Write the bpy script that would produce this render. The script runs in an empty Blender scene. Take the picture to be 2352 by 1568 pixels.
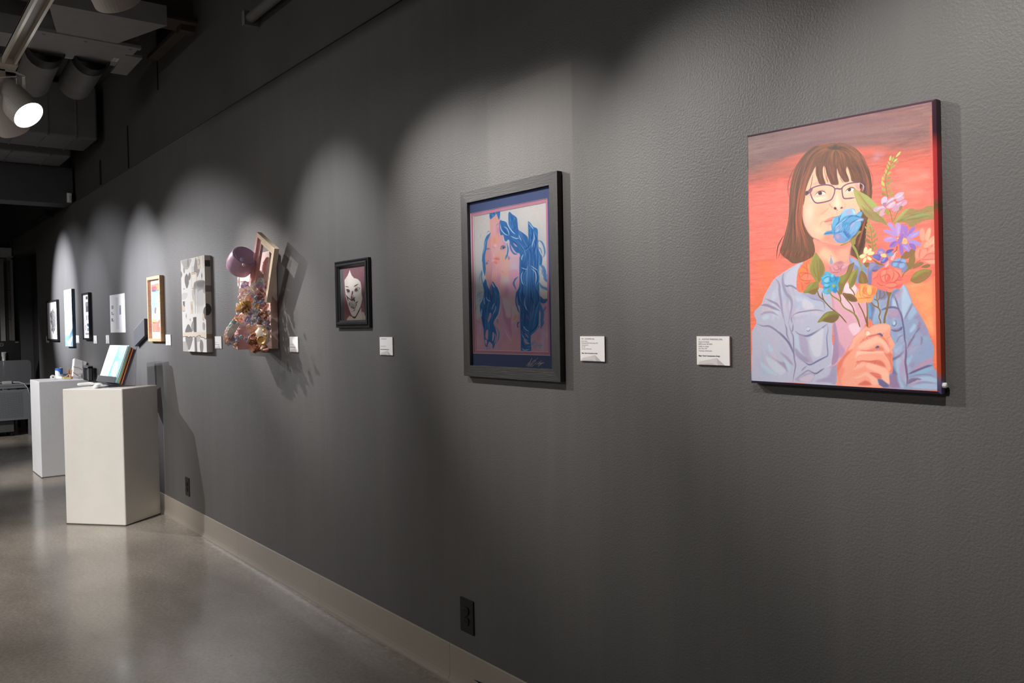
import bpy, math, random
import numpy as np
from mathutils import Vector, Matrix

# ------------------------------------------------------------------ camera, world, lamps, exposure
C = bpy.context.scene.collection
SC = bpy.context.scene
EYE = Vector((0, -1.80187, 1.41))
YAW, PITCH, ROLL, FPX = 0.90428, 0.022134, -0.018533, 1903.91      # measured from the photograph's vanishing lines
_f = Vector((-math.sin(YAW)*math.cos(PITCH), math.cos(YAW)*math.cos(PITCH), -math.sin(PITCH)))
_r0 = Vector((math.cos(YAW), math.sin(YAW), 0)); _u0 = _r0.cross(_f)
_r = math.cos(ROLL)*_r0+math.sin(ROLL)*_u0; _u = -math.sin(ROLL)*_r0+math.cos(ROLL)*_u0
cd = bpy.data.cameras.new('camera'); cam = bpy.data.objects.new('camera', cd); C.objects.link(cam)
cd.sensor_width = 36; cd.lens = FPX/2352*36; cd.clip_start = .05
cam.matrix_world = Matrix(((_r.x, _u.x, -_f.x, EYE.x), (_r.y, _u.y, -_f.y, EYE.y), (_r.z, _u.z, -_f.z, EYE.z), (0, 0, 0, 1)))
SC.camera = cam
def ray(px, py):
    return _f+_r*((px-1176)/FPX)-_u*((py-784)/FPX)
def at(px, py, Y=None, Z=None, X=None):            # a pixel of the photograph to the point of a known plane
    d = ray(px, py)
    t = (Y-EYE.y)/d.y if Y is not None else (Z-EYE.z)/d.z if Z is not None else (X-EYE.x)/d.x
    return EYE+d*t

w = bpy.data.worlds.new('world'); SC.world = w; w.use_nodes = True
w.node_tree.nodes['Background'].inputs[0].default_value = (.8, .85, 1, 1)
w.node_tree.nodes['Background'].inputs[1].default_value = .02
SC.view_settings.view_transform = 'Standard'; SC.view_settings.look = 'None'
SC.view_settings.exposure = 0; SC.view_settings.gamma = 1; SC.view_settings.use_curve_mapping = False

def spot(name, loc, to, power, size=60, blend=.9, col=(1, .96, .93), rad=.03):
    l = bpy.data.lights.new(name, 'SPOT'); l.energy = power; l.spot_size = math.radians(size); l.spot_blend = blend
    l.color = col; l.shadow_soft_size = rad
    o = bpy.data.objects.new(name, l); C.objects.link(o); o.location = loc
    o.rotation_euler = (Vector(to)-Vector(loc)).to_track_quat('-Z', 'Y').to_euler(); return o
def area(name, loc, to, power, sx, sy, col=(1, .97, .94)):
    l = bpy.data.lights.new(name, 'AREA'); l.shape = 'RECTANGLE'; l.size = sx; l.size_y = sy; l.energy = power; l.color = col
    o = bpy.data.objects.new(name, l); C.objects.link(o); o.location = loc
    o.rotation_euler = (Vector(to)-Vector(loc)).to_track_quat('-Z', 'Y').to_euler(); return o
WARM, NEUT, COOL = (1, .955, .92), (.98, .97, 1), (.9, .92, 1)
TY, TZ = -1.13, 2.6
# lamps of the near track, straight at the wall: one scallop each
for x, tx, z, p, sz, c in [(.85, .75, 1.75, 165, 58, WARM), (-.75, -.72, 1.6, 95, 54, WARM), (-2.15, -2.1, 1.6, 74, 54, WARM), (-3.72, -3.66, 1.62, 112, 56, NEUT), (-5.45, -5.42, 1.6, 112, 54, NEUT)]:
    spot('lamp_light', (x, TY, TZ), (tx, 0, z), p, sz, .9, c)
# lamps further up the track, throwing along the wall so that shadows fall to the right
for x, tx, p, sz, c in [(-2.7, -1.0, 160, 40, WARM), (-3.98, -2.3, 165, 40, WARM), (-5.3, -3.55, 75, 36, NEUT), (-5.9, -4.5, 250, 28, WARM)]:
    spot('lamp_light', (x, TY, TZ), (tx, 0, 1.53), p, sz, 1, c)
# the far track, out of the picture on the left
for x, tx, z, p, sz, bl, c in [(-7.2, -7.1, 1.66, 620, 38, .85, COOL), (-8.9, -8.8, 1.55, 130, 36, .8, COOL), (-10.5, -10.35, 1.72, 1100, 40, .85, COOL), (-8.2, -5.7, 1.5, 300, 34, 1, NEUT), (-10.6, -8.4, 1.5, 220, 40, 1, COOL), (-12.0, -9.9, 1.5, 200, 40, 1, COOL), (-9.4, -6.3, 1.1, 560, 34, .9, NEUT)]:
    spot('lamp_light', (x, -2.2, 2.72), (tx, 0, z), p, sz, bl, c)
# second row of track lamps out in the room: light the floor, the plinths and the desk
for x, y, tx, ty, tz, p, sz in [(-4.3, -3.6, -6.55, -.5, .55, 620, 26), (-8.2, -3.6, -9.3, -.4, .5, 700, 30), (-3.3, -1.15, -3.3, -1.0, 0, 230, 62), (-5.6, -1.6, -5.6, -1.2, 0, 170, 56), (-10.9, -2.9, -13.1, -.5, .6, 480, 46)]:
    spot('room_lamp_light', (x, y, 2.9), (tx, ty, tz), p, sz, .9, (1, .97, .94), .05)
area('ambient_fill', (-5, -5.2, 3.3), (-5, -4.6, 0), 120, 6, .6)  # added broad overhead fill for ambient light, not a fitting of the room
# ---------------------------------------------------------------- flat art: a small brush engine (numpy) for pictures that ARE flat
FR = {}
def frames(**k):
    FR.clear(); FR.update(k)
def homog(src, dst):
    A = []; b = []
    for (x, y), (u, v) in zip(src, dst):
        A += [[x, y, 1, 0, 0, 0, -u*x, -u*y], [0, 0, 0, x, y, 1, -v*x, -v*y]]; b += [u, v]
    return np.append(np.linalg.solve(np.array(A, float), np.array(b, float)), 1).reshape(3, 3)
def hexc(c):
    return np.array([int(c[i:i+2], 16) for i in (0, 2, 4)], float)/255
def spline(P, closed, n=6):
    P = np.asarray(P, float)
    if len(P) < 3: return P
    if closed: Q = np.vstack([P[-1], P, P[0], P[1]])
    else: Q = np.vstack([2*P[0]-P[1], P, 2*P[-1]-P[-2]])
    t = np.linspace(0, 1, n, endpoint=False)[:, None]; out = []
    for i in range(1, len(Q)-2):
        a, b, c, d = Q[i-1:i+3]
        out.append(.5*((2*b)+(c-a)*t+(2*a-5*b+4*c-d)*t*t+(3*b-a-3*c+d)*t**3))
    if not closed: out.append(P[-1:])
    return np.vstack(out)
def boxblur(a, r):
    r = int(r)
    if r < 1: return a
    for ax in (0, 1):
        for _ in range(2):
            p = np.pad(a, [(r+1, r) if i == ax else (0, 0) for i in (0, 1)])
            c = np.cumsum(p, axis=ax)
            n = a.shape[ax]
            a = (np.take(c, range(2*r+1, 2*r+1+n), axis=ax)-np.take(c, range(0, n), axis=ax))/(2*r+1)
    return a
class Paint:
    def __init__(s, w, h, corners, bg='ffffff', seed=1):
        s.w, s.h = w, h
        s.H = homog(corners, [(0, 0), (w, 0), (w, h), (0, h)])
        s.k = np.array([w/abs(corners[1][0]-corners[0][0]), h/abs(corners[3][1]-corners[0][1])])   # raster px per photograph px, across and down
        s.img = np.empty((h, w, 3)); s.img[:] = hexc(bg)
        s.rng = np.random.default_rng(seed)
        s.clip = None
    def pts(s, q):
        if not isinstance(q, str): return np.asarray(q, float)
        out = []; cur = (0, 0, 1); nums = []
        for t in q.split():
            if t[0].isalpha(): cur = FR[t]
            else:
                nums.append(float(t))
                if len(nums) == 2:
                    out.append((cur[0]+nums[0]/cur[2], cur[1]+nums[1]/cur[2])); nums = []
        P = np.array(out)
        R = np.c_[P, np.ones(len(P))] @ s.H.T
        return R[:, :2]/R[:, 2:]
    def cover(s, P, soft=0):
        pad = int(3*soft)+2
        x0 = int(np.floor(P[:, 0].min()))-pad; x1 = int(np.ceil(P[:, 0].max()))+pad
        y0 = int(np.floor(P[:, 1].min()))-pad; y1 = int(np.ceil(P[:, 1].max()))+pad
        x0 = max(x0, -200); y0 = max(y0, -200); x1 = min(x1, s.w+200); y1 = min(y1, s.h+200)
        W, Hh = x1-x0, y1-y0
        if W < 2 or Hh < 2: return None
        SS = 4
        acc = np.zeros((Hh, W+2))
        A = P; B = np.roll(P, -1, axis=0)
        for (ax, ay), (bx, by) in zip(A, B):
            if ay == by: continue
            d = 1.0
            if ay > by: ax, ay, bx, by = bx, by, ax, ay; d = -1.0
            k0 = int(np.ceil((ay-y0)*SS-.5)); k1 = int(np.ceil((by-y0)*SS-.5))
            k0 = max(k0, 0); k1 = min(k1, Hh*SS)
            if k1 <= k0: continue
            k = np.arange(k0, k1); yy = (k+.5)/SS+y0
            xx = np.clip(ax+(bx-ax)*(yy-ay)/(by-ay)-x0, 0, W-.001)
            xi = xx.astype(int); fr = xx-xi; row = k//SS
            np.add.at(acc, (row, xi), d*(1-fr)/SS); np.add.at(acc, (row, xi+1), d*fr/SS)
        c = np.clip(np.abs(np.cumsum(acc, axis=1)[:, :W]), 0, 1)
        if soft >= 1: c = boxblur(c, soft)
        X0, Y0 = max(x0, 0), max(y0, 0); X1, Y1 = min(x1, s.w), min(y1, s.h)
        if X1 <= X0 or Y1 <= Y0: return None
        return c[Y0-y0:Y1-y0, X0-x0:X1-x0], X0, Y0, X1, Y1
    def put(s, cov, col, a):
        if cov is None: return
        c, x0, y0, x1, y1 = cov
        c = c*a
        if s.clip is not None: c = c*s.clip[y0:y1, x0:x1]
        v = s.img[y0:y1, x0:x1]
        v += (col-v)*c[..., None]
    def f(s, col, q, a=1, soft=0, sm=1):
        P = s.pts(q)
        if sm: P = spline(P, True)
        s.put(s.cover(P, soft), hexc(col), a)
    def ribbon(s, P, w0, w1=None, taper=0):
        P = P/s.k
        d = np.gradient(P, axis=0); L = np.hypot(d[:, 0], d[:, 1])+1e-9
        n = np.c_[-d[:, 1], d[:, 0]]/L[:, None]
        t = np.linspace(0, 1, len(P)); w = w0+(w1-w0)*t if w1 is not None else np.full(len(P), w0)
        if taper: w = w*np.clip(np.minimum(t, 1-t)/taper, .08, 1)**.7
        return np.vstack([P+n*w[:, None]/2, (P-n*w[:, None]/2)[::-1]])*s.k
    def l(s, col, w, q, a=1, soft=0, taper=.25, w1=None):
        P = spline(s.pts(q), False)
        s.put(s.cover(s.ribbon(P, w, w1, taper), soft), hexc(col), a)
    def g(s, col, q, rx, ry, a=1, ang=0):
        for x, y in s.pts(q):
            Rx, Ry = rx*s.k[0], ry*s.k[1]; m = int(3*max(Rx, Ry))+1
            x0, x1, y0, y1 = max(int(x-m), 0), min(int(x+m), s.w), max(int(y-m), 0), min(int(y+m), s.h)
            if x1 <= x0 or y1 <= y0: continue
            yy, xx = np.mgrid[y0:y1, x0:x1]; dx, dy = xx-x, yy-y
            c_, s_ = math.cos(ang), math.sin(ang); u = (dx*c_+dy*s_)/Rx; v = (-dx*s_+dy*c_)/Ry
            s.put((np.exp(-(u*u+v*v)), x0, y0, x1, y1), hexc(col), a)
    def hatch(s, cols, w, qa, qb, n, a=.6, lo=0, hi=1, ln=.5, soft=0, jit=0):
        Pa, Pb = spline(s.pts(qa), False, 8), spline(s.pts(qb), False, 8)
        m = 40
        def rs(P):
            t = np.linspace(0, len(P)-1, m); i = np.minimum(t.astype(int), len(P)-2); fr = (t-i)[:, None]
            return P[i]*(1-fr)+P[i+1]*fr
        Pa, Pb = rs(Pa), rs(Pb); R = s.rng
        for _ in range(n):
            t = R.uniform(lo, hi); L = R.uniform(.4, 1)*ln; st = R.uniform(0, max(1-L, .001))
            i0 = int(st*(m-1)); i1 = max(i0+4, int((st+L)*(m-1)))
            tt = t+jit*R.normal()*np.linspace(-1, 1, m)[:, None]
            Q = (Pa*(1-tt)+Pb*tt)[i0:i1+1]
            if len(Q) < 4: continue
            c = cols[R.integers(len(cols))]
            s.put(s.cover(s.ribbon(Q, w*R.uniform(.5, 1.4), None, .35), soft), hexc(c), a*R.uniform(.5, 1))
    def mask(s, q, sm=1, soft=0):
        if q is None: s.clip = None; return
        P = s.pts(q); P = spline(P, True) if sm else P
        m = np.zeros((s.h, s.w)); cov = s.cover(P, soft)
        if cov is not None:
            c, x0, y0, x1, y1 = cov; m[y0:y1, x0:x1] = c
        s.clip = m
    def vgrad(s, stops):
        v = np.linspace(0, 1, s.h); k = [t for t, _ in stops]; C = np.array([hexc(c) for _, c in stops])
        s.img[:] = np.stack([np.interp(v, k, C[:, i]) for i in range(3)], 1)[:, None, :]
    def streaks(s, amp, lx, ly, tint=(1, .6, .5)):
        R = s.rng; n = R.normal(size=(s.h//ly+3, s.w//lx+3))
        Y = np.linspace(0, n.shape[0]-1.01, s.h); X = np.linspace(0, n.shape[1]-1.01, s.w)
        yi, xi = Y.astype(int), X.astype(int); fy, fx = (Y-yi)[:, None], (X-xi)[None]
        N = (n[yi][:, xi]*(1-fy)*(1-fx)+n[yi+1][:, xi]*fy*(1-fx)+n[yi][:, xi+1]*(1-fy)*fx+n[yi+1][:, xi+1]*fy*fx)
        s.img += amp*N[..., None]*np.array(tint)
    def out(s):
        return np.clip(s.img, 0, 1)
def paint_portrait():
    s = 9.8
    frames(A=(1780,310,s), B=(1780,460,s), C=(1950,330,s), D=(1950,480,s), E=(1950,590,s), F=(1800,580,s),
           G=(1710,580,s), H=(1710,740,s), I=(1880,740,s), J=(1980,640,s), K=(1980,780,s), P=(0,0,1))
    p = Paint(900, 1200, [(1718,315.4),(2140.2,234.1),(2152.6,898.6),(1726.7,873.8)], seed=5)
    p.vgrad([(0,'82605f'),(.05,'8b6662'),(.12,'8a615c'),(.165,'b5675a'),(.2,'dd6a5b'),(.25,'f4776a'),(.42,'fa7d6e'),(.6,'fb7f6a'),(.75,'f77d60'),(1,'f2704e')])
    p.streaks(.03, 70, 6, (1,.7,.6)); p.streaks(.02, 25, 3, (1,.8,.7))
    # sky bands
    p.hatch(['7a5a5c','94706c','8a5a54','6f5560'], 9, 'P 1716 318 1930 275 2142 238', 'P 1716 372 1930 335 2142 322', 90, .35, ln=.6, soft=4)
    p.hatch(['b86152','d96a58','a85d52','e2705e'], 8, 'P 1716 375 1930 342 2142 322', 'P 1716 425 1930 378 2142 360', 70, .4, ln=.5, soft=5)
    p.hatch(['c98a92','b8808a'], 5, 'C 430 150 700 170 1000 150', 'C 440 380 600 390 700 370', 14, .5, ln=.7, soft=4)
    p.hatch(['ff9c86','fd8a76','f56a5c'], 9, 'C 1000 560 1500 580 1900 600', 'C 700 1350 1300 1380 1900 1350', 60, .4, ln=.7, soft=5)
    p.hatch(['f5796c','ff8d7c','ee6a5c'], 9, 'A 0 980 150 960 320 930', 'B 0 1300 50 1280 200 1250', 60, .35, ln=.8, soft=5)
    p.hatch(['f08055','ee7a52','fa8668'], 10, 'G 160 150 500 180 900 210', 'G 170 1300 300 1300 420 1150', 60, .4, ln=.8, soft=5)
    p.f('fd9c70', 'E 1230 600 1700 560 2050 500 K 1770 0 1790 700 1640 560 1620 0 J 1600 1350 1300 800 1100 450 1010 200', .85, 6)
    p.hatch(['ffb47e','ff9868','ffaa74','fb8c62'], 9, 'E 1300 620 1600 600 2000 590', 'J 1500 1200 1600 1220 1750 1230', 70, .45, ln=.8, soft=5)
    p.f('ee5a4c', 'P 2136 330 2143 330 2154 890 2147 860', .35, 4)
    # hair silhouette
    hair = 'A 330 1560 340 1300 370 1090 410 900 470 720 560 570 680 420 820 290 960 215 1150 175 1330 175 1450 150 1600 180 1750 235 1900 345 2020 490 2090 650 2150 800 2190 980 2205 1150 2205 1340 B 2110 420 2070 700 2060 900 2010 1130 1900 1300 1720 1200 1000 1000 900 900 920 1100 870 1230 740 1310 600 1370 420 1390 300 1310 190 1230 120 1120 170 960 220 780 270 600 310 420 330 200'
    p.f('74513e', hair)
    p.mask(hair)
    hc = ['5a4034','7d5440','8f5d46','a8634a','4c3a32']
    p.hatch(hc, 3.2, 'A 1350 190 1000 240 700 460 500 800 400 1200 380 1560 B 330 400 230 800 120 1200', 'A 1350 330 1150 330 950 450 800 800 690 1250 640 1560 B 640 400 800 800 900 1250', 260, .55, ln=.5, jit=.08)
    p.hatch(['c0694c','b5624a'], 2.2, 'A 960 430 700 800 560 1200 480 1568 B 480 500 500 900 480 1300', 'A 900 520 760 900 680 1200 640 1568 B 620 500 760 850 880 1200', 40, .6, ln=.4, jit=.1)
    p.hatch(hc, 3.2, 'A 1400 200 1700 240 1950 420 2100 700 2190 1000 2200 1500', 'A 1400 330 1600 450 1800 700 1930 950 2020 1200 2050 1500', 130, .55, ln=.45)
    p.hatch(['3e2e28','54382e','6a4334'], 4, 'B 1950 350 1900 700 1800 1000 1740 1250', 'B 2080 400 2060 700 2010 1000 1900 1300', 40, .7, ln=.7)
    p.l('a05a44', 4, 'B 2060 380 1990 640 1930 850 1880 1010', .9)
    p.l('6a4436', 7, 'A 1150 350 950 440 780 640 700 900', .5, 3)
    p.f('3c3a38', 'A 1180 270 1300 250 1400 200 1420 260 1540 265 1430 310 1300 320', .8, 3)
    p.l('b9674c', 2, 'A 950 240 1130 190 1290 170', .7); p.l('b9674c', 2, 'A 1370 185 1450 150 1550 165', .7)
    p.mask(None)
    p.hatch(['5a3c30','7d4a3a','a85a48'], 1.6, 'B 150 1050 110 1150 60 1300', 'B 880 1150 880 1220 860 1330', 80, .7, ln=.9)
    p.l('4a3430', 2.2, 'B 215 760 130 900 70 1050 45 1300'); p.l('5a3c34', 1.3, 'A 460 720 370 880 310 1080 305 1250 330 1380'); p.l('7a4438', .9, 'A 2100 660 2190 840 2225 980 2200 1180', .8)
    # neck
    p.f('f49a84', 'B 890 830 915 1000 940 1150 1000 1250 1130 1400 1180 1568 F 960 480 1100 560 1400 480 1490 400 B 1700 1390 1705 1150 1740 920 1500 900 1200 850', 1, 1)
    p.f('d97f7e', 'B 1180 960 1350 1000 1550 980 1720 930 1600 1010 1350 1050', .9, 3)
    p.f('e88c80', 'B 890 850 1100 940 1250 1060 1500 1080 1720 960 1740 900 1500 960 1250 930', .8, 4)
    p.f('fdc4a2', 'B 1000 1180 1100 1050 1260 1090 1350 1200 1450 1320 1300 1400 1200 1330 1060 1250', .9, 9)
    p.f('fbb498', 'B 1450 1100 1680 1080 1690 1300 1500 1330', .6, 8); p.g('f08c76', 'B 1180 1480', 9, 8, .7); p.g('e98886', 'F 1000 330', 6, 8, .6)
    p.l('d88a9a', 2.5, 'B 1740 950 1705 1150 1690 1390', .8, 1)
    # face
    face = 'A 655 1568 690 1400 705 1240 760 1060 850 850 950 680 1150 600 1400 580 1640 640 1800 850 1930 1040 1950 1300 1930 1568 B 1940 250 1850 600 1720 850 1560 950 1380 955 1200 915 1050 890 880 815 790 730 720 620 670 500 640 370 640 200 650 60'
    p.f('f8bd9f', face, 1, 1); p.mask(face, soft=1)
    p.g('fcd6bc', 'B 790 250', 11, 20, .9, .2); p.g('fde0c8', 'A 1020 1400', 20, 6, .9); p.g('fcd8be', 'B 1420 60', 9, 10, 1); p.g('fddcc2', 'A 1400 1400', 6, 12, .8)
    p.g('f7b295', 'B 1050 200', 12, 20, .7, .6); p.g('fbcfae', 'B 1000 650', 16, 8, .8, .6); p.g('fac6a6', 'B 1080 380', 9, 9, .7); p.g('fad2b8', 'A 1650 1250', 12, 9, .6); p.g('f0a08c', 'B 1250 820', 20, 7, .6, .35)
    p.f('f0917c', 'B 1150 740 1350 720 1700 860 1600 960 1380 960 1200 915 950 860 1100 830', .75, 5)
    p.l('f0a296', 5, 'A 680 1450 640 1560 B 650 300 680 520 760 680 850 790', .8, 3)
    p.l('a06a78', 2, 'B 660 500 720 620 790 730 880 815 1010 880 1130 930', .6, 2); p.l('7d5468', 3, 'B 870 815 960 860 1060 905', .6, 2)
    p.g('f9c4a4', 'A 1560 1100', 14, 4, .9); p.g('eda48e', 'A 800 1320', 9, 4, .6); p.g('f2a892', 'A 1250 1350', 5, 8, .5)
    # nose
    p.l('e08c7a', 2.4, 'A 1250 1540 B 1240 50 1290 110 1340 150', .8, 2); p.l('e89a84', 2, 'A 1590 1500 B 1610 70 1570 140 1500 160', .7, 2)
    p.l('ee9c86', 3, 'A 1400 1250 1360 1400 1280 1500', .5, 4); p.l('f0a28c', 3, 'A 1490 1300 1540 1450 1590 1560', .5, 4)
    p.f('5a3434', 'B 1345 140 1375 120 1410 150 1390 180 1355 170', 1, 1); p.f('7a4244', 'B 1490 150 1520 115 1550 130 1525 155', 1, 1); p.l('9a5a54', 1.3, 'B 1395 170 1420 190 1440 185')
    p.l('ee9a84', 2.5, 'B 1420 200 1410 260 1420 300', .6, 2)
    p.l('e2907c', 2.2, 'B 1240 130 1140 230 1020 310', .8, 2); p.l('f0a690', 4, 'B 1180 160 1080 240 980 330', .5, 4)
    # mouth
    p.f('e88d80', 'B 1120 455 1220 380 1360 330 1360 420 1240 445', 1, 1); p.l('a85a58', 1.8, 'B 1120 455 1220 440 1330 405', 1); p.f('f3a08c', 'B 1130 465 1330 430 1310 520 1200 500', .7, 3); p.l('d4786c', 1.8, 'B 1200 525 1280 510 1330 500', .5, 1); p.l('e08c7a', 2, 'B 1130 420 1060 480 1030 560', .7, 1)
    # eyes
    p.f('fdf6ee', 'A 925 1335 990 1270 1060 1245 1120 1260 1165 1300 1130 1310 1030 1320', 1, 1); p.f('4a3038', 'A 985 1290 1010 1255 1060 1250 1080 1285 1060 1320 1010 1322', 1, 1); p.g('fff', 'A 0 0', 1, 1, 0) if 0 else None
    p.l('f8f0f0', 1.2, 'A 1005 1275 1030 1272', .9); p.l('5a3438', 1.7, 'A 905 1345 985 1260 1060 1238 1130 1250 1170 1300'); p.l('e59a86', 1.6, 'A 870 1310 980 1240 1080 1210 1160 1250', .8, 1); p.l('d99080', 2, 'A 920 1350 1020 1345 1150 1330', .6, 2)
    p.f('fdf6ee', 'A 1615 1250 1660 1200 1730 1165 1800 1180 1810 1230 1720 1235', 1, 1); p.f('46303a', 'A 1660 1210 1680 1175 1720 1165 1735 1205 1710 1235 1670 1235', 1, 1); p.l('f8f0f0', 1.4, 'A 1670 1195 1700 1190', 1)
    p.l('5a3438', 1.7, 'A 1600 1255 1650 1195 1720 1160 1790 1165 1840 1200'); p.l('e08f80', 1.5, 'A 1650 1150 1720 1128 1820 1150', .8, 1); p.f('d98a94', 'A 1820 1080 1920 1090 1930 1220 1850 1180', .6, 3)
    p.l('dc8f84', 3, 'A 870 1110 950 1060 1040 1060', .7, 2)
    p.mask(None)
    # fringe of hair
    for q in ('A 940 700 1000 560 1110 480 1120 640 1090 740 1100 900 1160 1075 1110 1090 1020 1080 970 960 935 850', 'A 1110 600 1300 380 1430 600 1410 750 1420 900 1450 1080 1340 1100 1280 1080 1230 980 1180 850 1150 720',
              'A 1400 600 1480 450 1620 640 1620 800 1690 1000 1590 1035 1530 970 1450 830', 'A 1590 600 1620 430 1800 640 1910 900 1950 1030 1760 1020 1720 900 1660 720'):
        p.f('6e4a3a', q, 1, 1); p.mask(q)
        p.hatch(['5a3e33','8a5842','9c5f47','4e382f'], 2.4, 'A 980 450 960 800 990 1080', 'A 1650 400 1800 750 1930 1040', 150, .6, ln=.8)
        p.mask(None)
    p.f('6e4b3b', 'A 900 620 1100 400 1400 340 1650 400 1800 620 1640 700 1500 620 1300 660 1100 640 1000 720', 1, 6)
    p.hatch(['5e4236','865640','96603f','704c3a'], 3, 'A 1350 320 1050 400 900 720', 'A 1400 320 1700 420 1850 760', 90, .5, ln=.9)
    p.l('a8604a', 1.6, 'A 1130 640 1130 760 1170 950 1220 1070', .8); p.l('8a4a40', 1.5, 'A 1180 850 1190 960 1220 1050', .7); p.l('7d4438', 1.5, 'A 870 860 850 1000 810 1180 760 1240', .9); p.l('70402f', 1.5, 'A 1020 960 1010 1020 1030 1090', .7); p.l('8a5046', 1.4, 'A 1480 920 1520 1000 1560 1060', .8)
    p.hatch(['6a4436','8a4a3c'], 1.2, 'A 1290 1040 1285 1100', 'A 1440 1030 1440 1090', 14, .8, ln=1)
    # glasses
    def glass(q, w=2.6): p.l('6c4a68', w, q, 1, 0, .05); p.l('8a6a8c', .9, q, .5, 0, .05)
    glass('A 800 1240 820 1195 960 1130 1130 1100 1260 1110 1340 1150 1365 1200 1350 1300 1290 1420 1180 1470 1000 1505 920 1490 870 1430 830 1340 810 1260'); glass('A 1935 1040 1800 1045 1660 1075 1560 1130 1530 1190 1540 1310 1570 1390 1640 1400 1830 1380'); glass('A 1350 1190 1420 1180 1490 1190 1540 1160', 3)
    p.f('7d506c', 'A 745 1250 810 1185 870 1180 830 1270 760 1300', .9, 1); p.f('34303c', 'A 705 1255 750 1240 770 1300 705 1340', .9, 1); p.l('b8b0c4', 1, 'A 715 1270 745 1262'); p.l('b8b0c4', 1, 'A 715 1310 760 1290')
    p.f('4a342e', 'A 1935 1060 1990 1120 1960 1190 1930 1160', 1); p.f('a0562e', 'A 1990 1110 2000 1210 1930 1240 1960 1170', 1); p.l('b6b4d0', 2.2, 'A 1940 1055 2000 1090 2015 1150 1990 1240', 1); p.l('5a3c50', 4, 'A 1950 1040 2040 1090 2050 1180 2020 1250', .8, 1)
    # denim jacket, her right (viewer left)
    jl = 'F 460 190 300 240 100 360 0 430 G 900 420 700 560 560 760 450 960 390 1140 240 1290 215 1380 240 1450 270 1560 H 200 140 165 230 170 600 180 1320 1100 1350 2120 1410 2080 900 2130 700 2000 500 2000 0 F 1120 1240 1100 960 1060 880 850 760 350 850 330 400'
    p.f('b9bacf', jl, 1, 1); p.mask(jl, soft=1)
    p.hatch(['a9adc6','c6c4d4','b4c6dc','c9bccb','b2a8be'], 9, 'G 700 560 850 900 880 1200 1000 1568', 'G 1250 800 1300 1100 1200 1400 1400 1568', 60, .5, ln=.5, soft=3)
    p.hatch(['c3cfe0','c8c2d4','aab0c8','cdb9c8'], 8, 'G 560 760 500 1000 400 1300 300 1560', 'G 850 600 800 1000 850 1300 900 1560', 45, .5, ln=.5, soft=3)
    p.hatch(['bcb8cc','a8bed6','c9c0d2','aeb0c8','c4b4c8'], 10, 'H 200 200 250 600 300 1000 600 1330', 'H 700 100 950 500 1100 900 1050 1300', 60, .5, ln=.5, soft=3)
    p.hatch(['c4cee0','b0b0ca','cfc2d0','a9c0d8'], 9, 'G 1100 850 1300 1000 1800 1200', 'G 1100 1450 1500 1400 1900 1500', 40, .5, ln=.6, soft=3)
    for col, w, q, a in [('938ba8',7,'G 900 420 870 560 900 760 960 900 1060 1020 1080 1200 1000 1568',.7),('9a8fae',6,'G 700 560 790 680 800 850 830 1050 860 1300 930 1568',.8),('8e88a6',5,'G 480 1020 620 1080 740 1140 830 1250',.8),('8e88a6',6,'G 370 1170 500 1165 650 1220 820 1290',.85),('9a92ae',5,'G 360 1390 480 1330 640 1330 780 1400',.7),
                         ('7c7a9a',3.5,'G 920 690 960 730 1060 715 1200 790 1250 840',.9),('75799a',2.5,'G 1420 930 1560 1010 1750 1050 1810 1110 1830 1280',.8),('8580a0',2.6,'G 1090 1400 1200 1330 1400 1290 1650 1265 1830 1300',.9),('8580a0',2.4,'G 1080 1400 1070 1480 1090 1568',.8),
                         ('857a98',4,'H 280 20 420 70 560 70 720 160 900 320 1010 460 1130 720 1140 800',.85),('6d7296',4.5,'H 800 190 930 340 1040 480 1130 700',.8),('857a98',3,'H 920 0 960 120 970 260 1040 430',.9),('857a98',3,'H 1010 0 1060 180 1110 300 1120 500 1130 780 1160 960 1120 1200 1100 1340',.9),
                         ('857a98',3,'H 1110 0 1100 150 1080 190',.9),('8a86a4',4,'H 1150 170 1250 250 1380 290 1500 260 1700 160 1880 20',.95),('747498',3,'H 1300 265 1430 290 1600 220 1880 15',.9),('7a7ca0',2.6,'H 1890 20 1900 160 1870 320 1880 520 1890 720 1800 790 1500 940 1400 910 1280 800 1150 700',.9),
                         ('707498',3.2,'H 1400 910 1500 945 1680 850 1880 750',.9),('9488a4',3,'H 1140 1290 1300 1170 1450 1080 1600 1150 1800 1030',.9),('646a8c',2.6,'H 1510 1100 1620 1150 1720 1090 1820 1025',.9),('8a7f9c',3,'H 1420 970 1340 1040 1290 1100',.7),('9488a4',2.6,'H 1610 1160 1540 1230 1520 1350',.8)]:
        p.l(col, w, q, a, 1, .3)
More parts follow.
